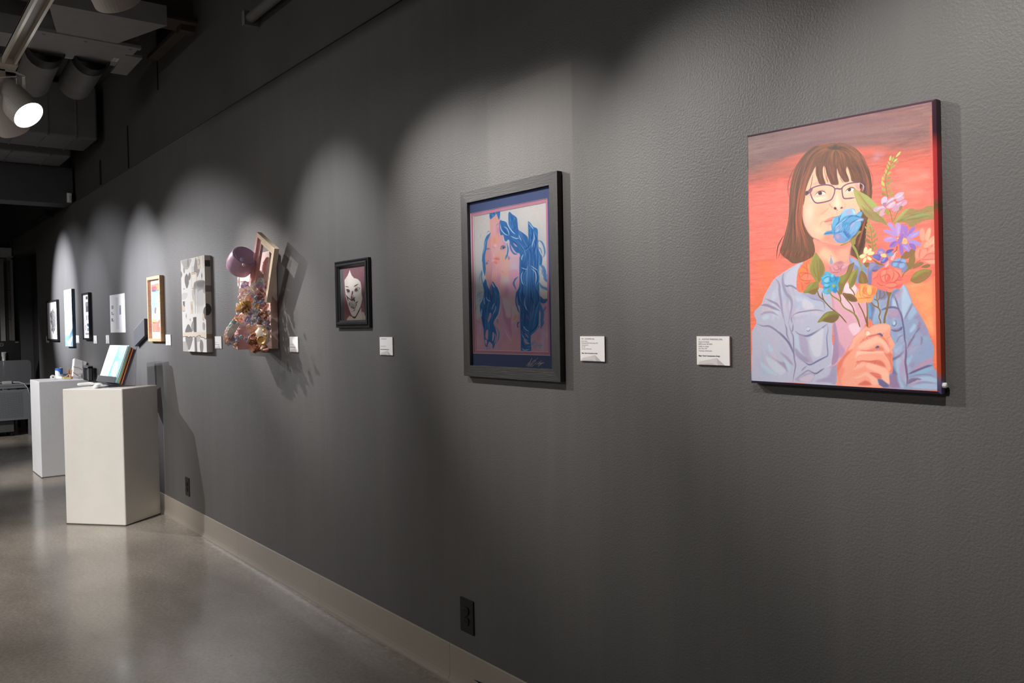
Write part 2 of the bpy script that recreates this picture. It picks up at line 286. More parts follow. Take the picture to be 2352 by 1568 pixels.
    for col, q in [('a08ca6','H 480 630 640 780 820 880 930 900 1000 1120 880 1000 750 880 600 760'),('9c90ac','H 800 650 950 740 1060 860 1110 960 1020 900 900 760'),('c3cbda','H 480 760 640 830 780 940 930 1060 860 1180 700 1120 560 960'),('b4cadc','H 360 880 480 960 640 1090 760 1180 600 1160 420 1030'),('b4cadc','H 880 800 1000 900 1040 1050 1000 1110 940 960'),('b4cbe0','H 540 460 620 560 660 650 560 620'),
                   ('cfd0dc','H 1480 370 1640 200 1790 120 1770 500 1720 740 1600 760 1530 640'),('aa9fb8','H 1240 300 1400 330 1480 700 1560 900 1400 880 1300 700'),('b6c6da','H 1140 220 1230 330 1270 600 1400 780 1200 600'),('9a92ae','H 1150 560 1300 700 1480 860 1350 880 1180 740'),
                   ('a2a0bc','G 1300 880 1500 900 1680 880 1800 1050 1560 1010'),('c6c9dc','G 920 600 980 440 1200 240 1260 230 1240 600 1230 780 1100 710 940 690'),('cdc4d2','G 1040 540 1100 560 1120 660 1040 620'),('bfd2e2','G 400 1440 520 1380 560 1450 440 1500'),('d2cfda','G 1340 1010 1480 1060 1600 1200 1450 1250 1330 1200'),('a098b4','H 1150 1300 1450 1130 1580 1180 1500 1340'),('cdbfd0','H 1250 1260 1500 1160 1580 1200 1500 1330 1300 1330'),('c2a2b8','H 1910 1020 2000 940 2080 920 2060 1010'),('a094b4','H 1980 1000 2090 960 2080 1380 1900 1350 1600 1330 1900 1200')]:
        p.f(col, q, .8, 3)
    p.l('c9d4e2', 3, 'H 2010 0 2020 250 2000 500 1980 900 1830 1010', .8, 1); p.g('c3d2e2', 'H 1450 115', 4.5, 4.5, 1); p.l('6f7094', 1.6, 'H 1410 160 1460 180 1500 130', .9); p.l('9c90aa', 1.2, 'H 1405 120 1440 70 1500 100', .8)
    p.mask(None)
    p.l('f0b8c4', 1.3, 'G 1180 240 1000 350 700 560 560 770 450 970 390 1140 230 1310', .8)
    # pink shirt
    sh = 'F 960 700 1100 880 1130 1240 G 2010 1250 2080 1400 H 2010 0 2030 350 2000 700 1970 960 2090 930 2290 680 I 640 640 790 400 820 300 1000 150 1090 0 E 480 1350 440 980 150 600 F 1650 650 1360 650 1150 760'
    p.f('e0a9ba', sh, 1, 1); p.mask(sh, soft=1)
    p.f('eed3dc', 'F 1380 700 1500 650 1650 680 1640 950 1400 880', 1, 3); p.f('e8c4d2', 'F 1310 900 1500 1050 1640 1250 1400 1230 1320 1100', .9, 3); p.f('efcfd8', 'I 690 60 900 0 960 180 830 300', .9, 3)
    p.f('a58bac', 'I 350 0 400 0 480 500 460 830 310 950 340 600', .95, 2); p.f('b993b2', 'I 400 100 480 400 620 650 490 790 460 600', .8, 4); p.hatch(['d79fb4','eab8c4','e6a8b8'], 6, 'E 0 1100 100 1300 200 1560', 'E 400 1000 420 1300 420 1560', 20, .5, ln=.7, soft=3)
    p.l('c79ab4', 4, 'F 1130 960 1150 1200 1250 1400', .7, 2); p.mask(None)
    # jacket, viewer right, and her collar side
    jr = 'E 1230 600 1310 680 1400 900 1430 1010 1600 1280 1750 1568 K 1560 0 1620 200 1600 560 1700 740 1780 950 1790 1130 400 1070 350 880 630 760 700 600 J 640 1200 250 1000 160 880 150 540 E 470 700 450 980 500 700 1000 690 1150 690'
    p.f('94a4c4', jr, 1, 1); p.mask(jr, soft=1)
    jc = ['8fb0d0','a8bcd8','a596b8','b4a0bc','8898bc','b6cbe0']
    p.hatch(jc, 9, 'E 700 700 600 1100 520 1500', 'E 1230 620 1400 1000 1650 1500', 70, .55, ln=.4, soft=3)
    p.hatch(jc, 9, 'J 700 1200 800 1400 700 1560 K 780 400 850 900 900 1060', 'J 1550 1200 1400 1400 1200 1560 K 1100 500 1020 800 1020 1060', 70, .55, ln=.4, soft=3)
    for col, q, a in [('b4cbe2','J 920 120 1000 200 1100 440 1130 500 1050 640 960 880 910 780 900 500',.9),('6d739c','J 150 520 300 620 260 800 230 980 180 900',.8),('6fa8d4','J 155 540 200 570 230 760 200 860 160 780',.9),('7c80a6','J 360 180 540 260 600 300 560 420 400 440',.9),('7080a8','J 690 280 860 210 840 300 740 360 700 560 620 620',.8),('b79ab6','J 740 340 930 200 900 330 800 420 830 560 800 520',.8),('bcd0e4','J 700 400 800 560 790 640 690 610',.8),
                      ('a695b6','J 590 690 740 670 880 700 890 800 900 900 760 860 650 900 600 850',.9),('c49ab0','J 630 720 840 700 800 800 660 830',.5),('8fb4d2','J 280 840 380 760 340 940 260 1000',.8),('a2bcd8','J 1040 800 1160 600 1230 700 1220 790 1100 900 1050 900',.9),('a08cae','J 1240 760 1330 850 1440 1050 1500 1300 1300 1200 1230 1150 1300 960 1160 860',.6),('a07898','J 1240 1120 1290 950 1330 1000 1300 1090',.8),('b0cce2','J 1080 1150 1180 1000 1220 1080 1110 1200',.8),
                      ('92b2d0','K 1040 60 1280 100 1290 0 1100 -80 1030 300',.6),('9dc0dc','K 1040 420 1150 330 1060 560 1010 520',.8),('c694ae','K 1180 640 1330 520 1480 440 1600 380 1560 500 1330 600 1160 700',.9),('9a8eb0','K 1060 560 1200 480 1150 640',.6),('8fb4d2','K 1080 820 1300 680 1560 610 1600 660 1400 760 1180 780',.9),('a8c2dc','K 1050 950 1200 860 1500 820 1700 900 1680 960 1400 930 1150 960',.9),('c49cb4','K 1080 1000 1220 930 1350 920 1180 1000 1090 1060',.8),('a9bcd8','K 1200 1020 1500 980 1740 1020 1700 1120 1150 1080',.9),
                      ('6c6488','K 680 420 840 340 960 220 850 380 700 460',.9),('6a6a92','K 690 560 760 700 820 780 700 800',.8),('706a90','K 370 880 440 890 560 960 620 1060 450 1070 400 1000',1),('96789c','K 630 800 780 780 820 960 860 1070 640 1060',.9),('a8bfda','K 770 480 850 400 900 520 840 700 870 900 960 1060 880 1060 800 750',.8),('b0a0c0','K 850 560 960 420 980 700 960 900 880 760',.6),('94a8c8','J 640 1250 800 1260 760 1400 700 1380',.8)]:
        p.f(col, q, a, 3)
    for col, w, q, a in [('665f86',4,'J 440 690 540 650 660 625 760 630 860 680',.9),('6e6088',3,'J 730 330 790 500 830 650 900 820 930 950',.8),('63648c',3,'J 890 720 910 880 940 1050 960 1200 970 1350 1000 1500',.95),('7d5f80',4,'K 990 0 1000 300 985 500 1010 700 1030 880 1010 1050',.95),('685f86',5,'J 660 1130 770 1150 870 1120 915 1060',.95),('d6b6b6',1,'J 660 1120 770 1138 880 1105',.8),('6a5f86',4,'K 1040 780 1160 720 1350 640 1480 590 1600 570',.95),('8a6f90',4,'K 1020 960 1120 890 1240 880 1350 890',.9),('6b5f84',4,'K 1030 990 1130 930 1240 900',.8),('8a6a8a',4,'K 1020 200 1090 50 1160 -60 1200 -150',.8),('8a7898',3,'J 960 900 1000 820 1100 640 1140 520',.7),('9a86a6',3,'J 1150 880 1240 860 1300 800',.5),('6f6d94',3,'J 1190 1240 1280 1120 1310 1080',.7),('8f86a8',3,'K 1060 840 1250 790 1480 780 1640 820',.7),('9a90b0',3,'K 1200 980 1400 950 1640 980',.7),('7a6a8c',3,'K 1330 120 1350 0 1340 -100',.5),('7c7098',2.5,'J 780 1440 850 1300 940 1250',.6)]:
        p.l(col, w, q, a, 1, .25)
    p.g('bcd6e8', 'J 740 985', 4.2, 5, 1); p.l('5c5a80', 2, 'J 690 960 700 1030 740 1045 780 1000 770 930 730 920', .8, 1, .4)
    p.mask(None); p.l('b09ac0', 1.6, 'E 1240 610 1330 720 1420 980 1600 1290 1750 1568', .5, 1)
    # collar behind flowers (viewer right)
    p.f('8f9cc4', 'B 1705 1240 1800 1290 1900 1330 1990 1400 F 1880 290 1900 480 1700 660 1660 660 1600 380 1510 200', 1, 1); p.f('a2aed2', 'F 1520 90 1650 130 1740 300 1600 210', .9, 2); p.f('7a86b4', 'F 1600 250 1720 330 1700 600 1660 520', .7, 3); p.f('6f94c4', 'F 1780 300 1880 330 1890 440', .8, 3)
    p.f('7f7fae', 'D 450 1250 480 1190 560 1165 640 1200 700 1250 820 1240 700 1330 560 1380 540 1450 530 1568 E 520 600 470 640 430 560 440 380', 1, 1); p.f('9c97c0', 'D 480 1220 560 1175 620 1220 540 1300 470 1380', .8, 3); p.l('4e4c74', 3, 'D 540 1340 590 1370 680 1340', .7, 2)
    # --- leaves and stems
    def leaf(q, base, lite, vein, ridge=None, dark='8a6a44'):
        p.f(base, q, 1); p.mask(q)
        if lite: p.f(lite, lite_q[q] if q in lite_q else q, .8, 4)
        p.mask(None)
    lite_q = {}
    def lf(q, base, shade=(), veins=()):
        p.f(base, q, 1); p.mask(q)
        for c, qq in shade: p.f(c, qq, .85, 3)
        p.mask(None)
        for c, w, qq in veins: p.l(c, w, qq, .8, 1)
    lf('A 1790 1190 1950 1250 2100 1330 2230 1440 2350 1590 C 640 1290 720 1420 D 800 150 900 370 780 290 600 250 430 150 C 330 1500 230 1350 160 1180', 'a5a060', [('b2ab68','C 130 1010 200 1100 380 1400 300 1450 200 1300 150 1150'),('a8b06a','C 250 1060 420 1140 600 1280 700 1420 560 1400 400 1250 300 1120'),('98885a','D 0 0 500 0 800 200 850 330 500 230')], [('a0704c',1.8,'C 230 1060 360 1250 500 1420 D 620 60 760 190 860 330'),('96784e',2.4,'C 300 1350 420 1500 D 560 160',)])
    lf('D 1030 310 1080 180 1180 80 1260 -10 C 1280 1450 1400 1430 1600 1470 1760 1380 1900 1385 1990 1420 D 2030 0 2030 230 1900 220 1720 230 1580 300 1400 380 1300 290 1150 280', 'a08a58', [('aeb466','D 1030 300 1100 160 1250 0 1400 -90 1250 100 1120 220'),('93a06a','D 1150 200 1350 120 1700 60 1850 130 1500 200'),('b0905c','C 1700 1520 1850 1480 1980 1560 1800 1568')], [('8a7048',2,'D 1060 290 1300 170 1600 60 1900 20'),('8a7048',1.6,'D 1200 240 1500 200 1800 140')])
    p.hatch(['8f7a4c','a89a60','94a468','a8805a'], 2.4, 'D 1150 130 1500 0 1900 -60', 'D 1250 290 1500 260 1900 200', 40, .5, ln=.5)
    # stems
    for c, w, q in [('9a9a50',6,'B 1740 920 1850 1100 1920 1330 F 1790 390 1830 560 1850 660'),('8ab04a',2,'B 1740 960 1840 1140 1900 1300'),('94864e',4,'C 920 1440 960 1568 D 1000 270'),('8a7a48',4,'D 1050 20 1000 280'),('9a8a50',4,'C 1180 1400 1080 1568 D 1020 250'),
                    ('7d8a4a',3.5,'C 1080 260 990 420 900 580 850 720 840 880 870 1080 890 1230'),('8f8a4c',3.5,'D 460 280 510 430 530 600 545 760 560 900'),('7a5c38',4,'E 0 1160 130 1260 210 1390 270 1568'),('7a6038',4,'F 880 860 920 1030 1060 1200 1180 1300 1300 1400 1440 1568'),('8a5c34',4,'F 780 820 820 950 920 1040',),('8a8a44',4.5,'F 1050 850 1110 940 1280 1060 1380 1210 1600 1350 1680 1460 1720 1568'),('8a6a3c',4.5,'F 1160 740 1260 890 1300 1000 1300 1080'),
                    ('7c5a34',3.5,'F 1340 890 1440 1030 1560 1180 1620 1350'),('8a6038',4,'F 1690 1100 1790 1290 1850 1450 1880 1568'),('8a7040',4.5,'F 1890 1090 1900 1300 1900 1568'),('8c6a40',4.5,'E 510 990 580 1070 680 1130 720 1220 690 1330 720 1420 730 1500'),('8c6a40',4,'E 580 920 660 980 680 1130'),('8c6a40',3.5,'E 720 720 710 880 660 960'),('8c6a40',3,'E 800 740 810 850 720 920'),('8c6a40',3,'E 640 700 640 850 650 940'),
                    ('8a6c40',7,'E 920 770 900 960 870 1160 820 1340 810 1490'),('8a6a3c',4,'E 20 640 120 760 150 850'),('7a7a44',3,'E 150 830 200 700'),('7d5c36',5.5,'E 420 1300 430 1568 I 1110 80'),('8a7a48',3,'D 460 1170 440 1400'),('8a7a44',3,'D 1380 1250 1250 1420 1200 1530'),('96804c',3.5,'E 1240 580 1400 520'),('a86a4c',2.5,'D 1640 1110 1480 1230 1390 1340'),('8a6040',3,'D 1100 800 1080 900 1020 960')]:
        p.l(c, w*.62, q, 1, 0, .05)
    p.f('8a6c40', 'E 850 750 900 770 975 770 930 880 900 880', 1); p.f('9a8c50', 'B 1500 990 1520 950 1700 880 1760 820 1840 760 1900 660 1970 665 1880 760 1840 850 1830 950 1760 960 1720 900 1620 950', 1, 1)
    lf('F 740 -30 790 20 900 180 950 320 940 430 880 560 800 660 700 560 640 470 600 330 600 240 660 80', '98924e', [('a8ae58','F 720 0 640 200 620 400 700 540 610 400 600 240 680 30'),('8a7a48','F 830 100 940 330 860 560 800 620 820 400')], [('8f6c40',2.2,'F 770 120 780 300 800 500 810 650'),('8f6c40',1.8,'F 690 250 720 420 790 560'),('94743f',1.6,'F 860 260 830 420')])
    lf('F 460 870 540 740 620 650 700 615 790 640 815 720 800 800 740 900 660 910 580 880', '8f8a48', [('a0a450','F 470 860 560 740 680 630 640 720'),('86683c','F 560 860 700 780 800 760 740 900 640 900')], [('a08c50',1.4,'F 560 830 680 780 800 740'),('7a6038',1.4,'F 640 740 720 700')])
    lf('F 780 1550 860 1430 960 1330 1060 1295 1180 1300 1260 1360 1270 1420 1220 1500 1120 1560 1040 1555 900 1530', '868448', [('9a9c4e','F 800 1540 900 1420 1040 1310 1000 1400'),('7a6040','F 900 1500 1100 1380 1260 1390 1180 1540 1040 1550')], [('8a6a40',1.3,'F 860 1490 1000 1430 1160 1380')])
    lf('F 1240 680 1280 540 1300 500 1420 430 1480 260 1560 210 1610 190 1590 300 1560 400 1480 560 1400 700 1330 900 1280 900 1240 780', '8a7846', [('8f9648','F 1300 510 1420 430 1450 470 1350 650 1290 640'),('906a48','F 1520 250 1600 200 1570 380 1500 500')], [('96904c',1.6,'F 1580 210 1500 400 1380 600'),('705c38',1.6,'F 1330 600 1350 760')])
    lf('F 1690 320 1680 450 1650 600 1590 720 1520 770 1480 660 1490 560 1540 430 1620 360', '8f8c4a', [('9faa50','F 1680 330 1560 440 1500 560 1500 680 1560 520'),('86703f','F 1680 420 1640 620 1560 740 1600 560')], [('7d6a3c',1.4,'F 1670 360 1580 560 1520 740')])
    lf('E 250 560 240 440 270 320 300 280 390 350 430 450 440 560', '8c6e44', [('9a8a4a','E 290 290 350 500 370 570 320 560')])
    lf('F 1350 890 1450 890 1560 910 1640 980 1680 1060 1600 1085 1480 1050', '86683e', [('755a38','F 1420 940 1560 960 1660 1050 1500 1050')])
    lf('E 1390 500 1450 380 1530 310 1650 260 1760 260 1870 290 1830 400 1740 490 1620 560 1520 580 1420 540', '967a48', [('a09c54','E 1420 440 1540 310 1680 265 1850 290 1650 340 1500 440'),('a07850','E 1500 520 1700 400 1830 340 1740 490 1560 570')])
    lf('D 1360 1330 1350 1150 1400 1030 1470 960 1500 1040 1490 1180 1430 1290', '93794a'); lf('D 1430 1320 1480 1240 1600 1170 1690 1200 1600 1270 1480 1320', '9a7650'); lf('D 1630 1290 1700 1240 1780 1220 1840 1250 1780 1300 1700 1310', '8f7448'); lf('D 1220 1000 1330 900 1480 880 1500 960 1400 1050 1300 1100 1180 1080', '94704a'); lf('D 1300 1180 1380 1230 1380 1330 1240 1440 1210 1520 1290 1350', '8f7846'); lf('D 550 1100 640 1150 740 1200 820 1230 700 1240 600 1170', '946c42'); lf('D 350 1200 440 1170 480 1200 420 1290', '8c7044')
    # sprigs
    for c, q in [('c3c872','C 1175 150 1150 220 1070 280 1110 200'),('a8a25a','C 1020 260 1030 320 980 380 980 310'),('b8bc62','C 960 240 970 310 940 360 915 320'),('c0c468','C 1105 315 1080 360 1015 390 1050 330'),('a0985a','C 1135 340 1120 400 1050 415'),('aab05c','C 890 370 940 400 945 460 905 430'),('9ea458','C 1030 400 1000 450 950 490 970 440'),('a0a05a','C 1070 445 1040 490 940 550 990 480'),('a8b058','C 870 450 915 480 910 550 870 510'),('b0b45c','C 845 535 880 590 855 650 825 600'),('aeb25a','C 965 600 940 650 880 680 900 620'),('a8ae58','C 815 650 835 690 820 720 795 690'),('9c8e54','C 970 705 940 760 870 765 900 715'),
                 ('b4ba5c','C 780 705 810 760 790 800 755 760'),('a48e5a','C 1000 765 960 850 900 910 860 870 900 810'),('bcc45e','C 760 800 810 860 810 925 745 870'),('9aa054','C 950 920 930 990 885 1030 895 970'),('a2ac58','C 755 945 820 980 840 1035 775 1020'),('9ca054','C 985 1010 985 1080 910 1120 930 1060'),('948650','C 760 1060 860 1110 800 1145 755 1110'),('a09a54','C 1020 1095 1000 1160 930 1180 960 1110'),
                 ('94a84e','D 450 190 480 250 460 280 430 240'),('a8a454','D 420 300 490 340 470 370 420 350'),('9ca858','D 520 285 510 350 490 360 490 310'),('a2a656','D 385 350 470 420 460 450 390 400'),('96a058','D 575 330 560 400 510 430 530 370'),('8f9a54','D 400 455 490 490 480 515 420 500'),('8a9c50','D 590 420 580 490 520 510 550 440'),('8c8a50','D 390 520 500 580 500 620 420 580'),('9a9058','D 635 510 620 590 550 625 580 540'),('9a7e50','D 385 630 460 650 530 730 480 750 400 700'),('8c9450','D 615 650 600 720 555 740 570 680'),('8a8e4c','D 665 620 660 660 630 685 630 650'),('8a8450','D 450 770 520 800 520 845 470 820'),('8f8a50','D 635 740 620 800 570 810 590 760'),('94a056','D 650 825 630 890 590 915 600 850')]:
        p.f(c, q, 1)
    # lavender blossom top
    for c, q in [('cdb4cc','C 1050 1220 1040 1150 1100 1090 1200 1065 1250 1075 1240 1110 1150 1170'),('c8a8c4','C 1075 1260 1110 1190 1200 1155 1250 1170 1240 1220 1130 1270'),('c89ab4','C 980 1430 1060 1330 1180 1270 1280 1240 1320 1270 1300 1330 1220 1390 1130 1470 1040 1500 980 1470'),('e0a2b4','C 1200 1390 1220 1320 1310 1280 1300 1340'),('d2bcd6','C 750 1320 745 1240 790 1170 850 1160 880 1190 870 1260 800 1330'),('c7a8c4','C 835 1360 850 1280 920 1210 1010 1175 1040 1210 1000 1260 900 1310'),('d8b0c4','C 860 1410 880 1340 960 1285 1040 1265 1065 1310 1020 1380 940 1430'),('c8a4bc','C 565 1470 590 1410 680 1375 780 1370 840 1410 740 1450 620 1505'),('d4a4b8','C 700 1568 720 1490 790 1440 850 1430 D 800 60 840 70 760 130 710 120'),('a8849e','C 780 1310 860 1300 840 1400 790 1370')]:
        p.f(c, q, 1)
    for q in ('C 880 1300 960 1230 1030 1200','C 1080 1210 1160 1160 1240 1130','C 640 1450 740 1400 820 1400','C 900 1400 980 1330 1050 1290','C 1080 1360 1160 1310 1200 1290'): p.l('f0dfe6', 2, q, .7, 1)
    p.l('9a7a98', 1.5, 'C 860 1390 920 1310 1040 1255', .8); p.f('98a050', 'C 820 1470 860 1440 910 1490 920 1560 870 1560', 1); p.f('94844c', 'C 1140 1430 1170 1380 1215 1380 1210 1430 1160 1480', 1)
    # violet daisy
    for c, q in [('b696d4','D 1080 580 1000 480 890 330 900 280 960 280 1030 370 1090 500'),('bc9cd8','D 1110 600 1060 440 1055 310 1110 280 1170 320 1180 430'),('a67cc6','D 1160 560 1180 400 1200 310 1245 330 1255 430 1220 520'),('a47cca','D 1240 600 1250 450 1265 345 1320 370 1340 470 1300 620'),('9c7cc8','D 1320 610 1350 490 1420 400 1490 365 1500 420 1440 500'),('b096d6','D 1300 670 1360 560 1500 480 1600 465 1620 510 1560 580 1430 640'),('aa92d6','D 1340 690 1450 670 1580 720 1640 790 1610 820 1500 790 1380 750'),('9270c0','D 1370 750 1470 770 1515 840 1500 905 1440 890 1380 820'),('a888d0','D 1200 760 1310 750 1370 800 1385 900 1350 940 1270 900'),('9c74c2','D 1140 800 1190 770 1235 860 1230 1000 1190 1010 1150 930'),('9c78c4','D 1090 690 1100 760 1040 830 930 840 915 800 980 720'),('b696d6','D 1090 650 1000 600 860 605 800 650 830 700 920 720 1040 690'),('b494d6','D 1050 600 960 560 830 500 785 450 830 435 960 460 1060 540'),('9a76c0','D 1110 740 1120 640 1180 560 1235 525 1240 580 1200 720 1150 770')]:
        p.f(c, q, 1)
    for q in ('D 1000 620 920 630 850 660','D 1130 330 1130 450 1120 560','D 950 320 1010 420','D 1400 610 1500 550 1580 500','D 1250 800 1310 850 1350 910'): p.l('cdb2e2', 3, q, .6, 1)
    for q in ('D 1070 700 1000 760 940 820','D 1280 440 1290 560','D 1370 540 1420 480','D 1180 800 1190 900'): p.l('7c5cae', 3, q, .6, 1)
    p.f('f5c08c', 'D 1210 740 1240 630 1310 660 1320 740 1270 765', 1, 1); p.f('f2bc8c', 'D 1090 640 1120 610 1135 640 1105 655', 1)
    p.g('f8a868', 'D 1270 690', 3, 3, .8)
    # salmon flower right
    sf = 'D 1490 1010 1520 880 1600 840 1640 700 1600 600 1600 470 1640 415 1690 430 1720 560 1730 500 1790 415 1840 430 1840 540 1800 680 1900 590 1980 590 1980 680 1850 820 2000 810 2000 870 1900 1000 1990 1000 2010 1120 1990 1210 1850 1215 1640 1140 1520 1110'
    p.f('f6917a', sf, 1, 1)
    for c, q in [('f7a48c','D 1610 660 1600 480 1640 420 1690 440 1715 560 1690 690'),('fcb896','D 1720 660 1740 520 1800 415 1840 440 1830 560 1780 690'),('f9ae92','D 1680 800 1780 690 1900 590 1975 600 1975 680 1830 800 1720 870'),('f8a48c','D 1790 960 1850 860 1950 800 2000 820 1990 870 1880 930'),('f79c88','D 1600 1080 1600 980 1700 870 1770 870 1740 1000 1660 1090'),('f7907c','D 1650 1100 1760 1000 1890 980 1900 1020 1800 1090'),('f59a86','D 1500 1010 1530 900 1600 850 1600 1000 1560 1090'),('f7a892','D 1700 1160 1850 1120 1990 1130 1990 1190 1850 1210')]:
        p.f(c, q, .95, 1)
    for q in ('D 1610 870 1590 1000 1590 1090','D 1650 1110 1760 1010 1890 980 1910 1010','D 1590 1110 1750 1120 1990 1110','D 1690 880 1770 870 1760 940','D 1700 700 1720 800'): p.l('d2605a', 2, q, .7, 1)
    p.hatch(['fec8a4','fdbc9a'], 2.5, 'D 1800 780 1900 680 1960 610', 'D 1850 840 1940 820 1990 830', 12, .6, ln=.8)
    # cream blossom, violet-blue blossom, buds
    for q in ('D 400 990 350 950 360 860 400 820 435 850 435 940','D 430 970 440 900 490 855 530 870 510 940','D 440 990 470 940 550 925 590 950 560 995 480 1010','D 400 1000 360 980 280 1000 255 1050 310 1080 380 1050','D 400 1060 360 1080 325 1160 360 1180 405 1130 415 1080','D 430 1040 470 1040 520 1080 530 1110 490 1130 440 1090'):
        p.f('fbe0ae', q, 1); 
    p.g('f3b984', 'D 410 1010', 2.2, 2.2, .9); p.hatch(['f4cb94'], 1.5, 'D 360 1140 390 1060', 'D 500 1100 440 1050', 8, .6, ln=1)
    for c, q in [('8f86c8','D 640 980 660 900 730 850 800 880 840 930 800 970 720 1000'),('5a5ab4','D 840 960 880 900 960 875 1025 880 980 930 900 980'),('6c98d2','D 870 1040 900 970 990 945 1015 990 980 1030 900 1045'),('7262c0','D 545 1030 620 990 720 1000 740 1060 700 1140 620 1100'),('6a5cb8','D 730 1190 740 1110 800 1070 880 1060 900 1110 830 1180 770 1200'),('5c86c4','D 545 1030 600 1010 660 1030 680 1080 600 1070'),('c89cb8','D 690 930 760 920 780 960 720 980'),('7a9cd4','D 740 1140 800 1080 850 1070 790 1150')]:
        p.f(c, q, .95, 1)
    p.f('f8cf94', 'D 725 1010 760 980 830 980 860 1030 840 1060 770 1050', 1); p.l('ee7f80', 1.2, 'D 840 980 865 1030 840 1060', .9)
    for c, q in [('e2b8c8','D 950 1090 980 1040 1020 1000 1050 940 1060 990 1030 1080 990 1130 960 1120'),('dcb6cc','D 830 1270 850 1210 890 1160 910 1140 910 1200 890 1270 850 1300'),('8fa4cc','B 1260 1380 1265 1290 1285 1240 1310 1300 1330 1370 1300 1410')]: p.f(c, q, 1)
    p.l('f0c0a8', 1.3, 'D 1040 1010 1070 940 1115 950', .9); p.l('e0a0b0', 1.2, 'D 890 1180 930 1140', .9); p.l('c88aa8', 1.2, 'B 1250 1250 1285 1200 1290 1260', .9)
    for c, q in [('7d8cba','D 950 1210 970 1160 1050 1130 1160 1080 1280 1110 1290 1200 1330 1300 1270 1380 1200 1410 1190 1330 1040 1290 960 1260'),('86aed6','D 1040 1130 1100 1085 1170 1085 1160 1130 1080 1160'),('92b0d8','D 1180 1140 1230 1105 1285 1125 1285 1180 1220 1190'),('84b4dc','D 1000 1230 1020 1180 1080 1170 1110 1210 1070 1260 1010 1265'),('90b2dc','D 1140 1240 1170 1200 1250 1200 1270 1260 1200 1310 1150 1290'),('8d8ab8','D 1200 1330 1300 1280 1325 1310 1270 1370 1200 1400')]: p.f(c, q, 1, 1)
    p.l('5f5f92', 2, 'D 990 1170 1080 1165 1160 1170 1280 1190', .8, 1); p.l('5f5f92', 1.6, 'D 1150 1100 1150 1180', .8)
    # the big rose
    rose = 'E 530 390 560 330 690 300 730 220 830 215 930 160 1050 230 1160 270 1190 340 1200 460 1235 520 1210 620 1140 690 1050 690 960 775 860 740 780 735 660 690 540 640 525 550 550 470'
    p.f('f47566', rose, 1, 1); p.mask(rose)
    for c, q in [('f98a76','E 540 400 600 330 700 310 640 420 560 460'),('f77f6c','E 540 520 640 480 720 560 820 600 780 700 640 650'),('fb9480','E 720 420 740 320 830 270 870 340 830 400 760 440'),('fb8c78','E 860 330 900 250 970 250 1020 320 1010 460 960 520 930 400'),('f98a74','E 1020 300 1100 310 1130 400 1060 490 990 540 1020 420'),('fb9880','E 1030 250 1160 280 1190 360 1200 440 1130 370'),('f68672','E 1010 560 1100 500 1220 510 1200 580 1080 580'),('fa8f7a','E 810 620 860 570 1040 560 1100 610 1000 660'),('f8866f','E 810 640 960 680 1060 650 960 770 880 730'),('f2685e','E 1060 660 1200 590 1200 640 1130 690'),('fa8e7c','E 730 440 800 390 830 520 780 540'),('f06257','E 860 520 870 420 930 390 930 480 890 540'),('f99a86','E 830 470 860 380 880 390 860 500')]: p.f(c, q, .9, 2)
    for q in ('E 690 300 640 420 540 470','E 740 320 720 420 760 520 830 560','E 760 270 860 240 930 230','E 860 360 830 420 850 520 890 545','E 870 280 860 350 930 400 940 500','E 1010 280 1020 400 960 530','E 1100 300 1140 400 1080 510 980 560','E 1030 260 1140 370 1200 500','E 640 530 720 610 830 620','E 810 630 880 570 1040 560 1110 600','E 810 640 960 680 1080 640 1110 600','E 1010 550 1100 500 1220 510','E 1120 600 1210 580','E 720 440 800 390 870 370'): p.l('c24f52', 1.8, q, .7, 1)
    p.mask(None)
    # orange rose
    ro = 'E 165 850 190 780 250 680 260 600 380 580 470 600 560 630 640 660 640 760 570 870 540 950 500 1000 400 990 250 1010 210 960 190 900'
    p.f('f8a565', ro, 1, 1); p.mask(ro)
    for c, q in [('fdc07e','E 420 720 440 620 520 640 540 720 500 790 440 800'),('fcb874','E 190 840 260 700 320 680 280 880 230 890'),('fdba78','E 310 860 330 800 400 850 400 890 340 895'),('f08050','E 540 660 630 670 620 800 560 870 540 780'),('ef8450','E 340 680 400 640 380 790 350 780'),('fbb06c','E 220 960 300 910 430 930 380 990'),('f9a868','E 420 980 500 930 540 900 520 990')]: p.f(c, q, .9, 3)
    for q in ('E 400 610 340 700 350 790 440 820','E 280 610 260 760 290 880','E 540 660 550 760 500 850 410 820','E 320 800 360 870 520 900','E 210 910 400 900 560 880','E 430 640 400 740 440 800','E 190 790 260 730'): p.l('c8603c', 1.6, q, .65, 1)
    p.mask(None)
    # coral dahlia on the left
    da = 'F 540 150 600 110 660 70 620 200 600 400 700 540 720 590 690 640 600 660 480 830 420 855 350 800 380 660 330 620 340 570 370 540 340 480 335 400 370 320 450 280 480 210'
    p.f('ee8058', da, 1, 1); p.mask(da)
    for c, q in [('f08850','F 340 430 350 340 430 290 510 350 540 420 420 430'),('ef8a64','F 410 540 450 460 540 430 550 580 480 590'),('f08a72','F 560 590 550 480 620 450 700 560 640 600'),('ea7a58','F 440 830 430 740 500 650 620 620 600 700 500 820'),('ee8246','F 470 280 500 180 540 160 530 300'),('f09468','F 540 290 540 220 600 250 620 420 570 380')]: p.f(c, q, .9, 2)
    for q in ('F 345 430 450 425 560 430 640 470','F 450 280 530 340 560 430','F 540 190 540 290 590 410','F 410 540 450 470 560 440 550 590','F 370 540 440 590 560 600 720 580','F 390 660 480 600','F 440 640 430 740 460 830','F 480 650 560 660 620 610','F 340 440 380 510 370 540','F 550 150 600 200'): p.l('c0564c', 1.6, q, .75, 1)
    p.mask(None)
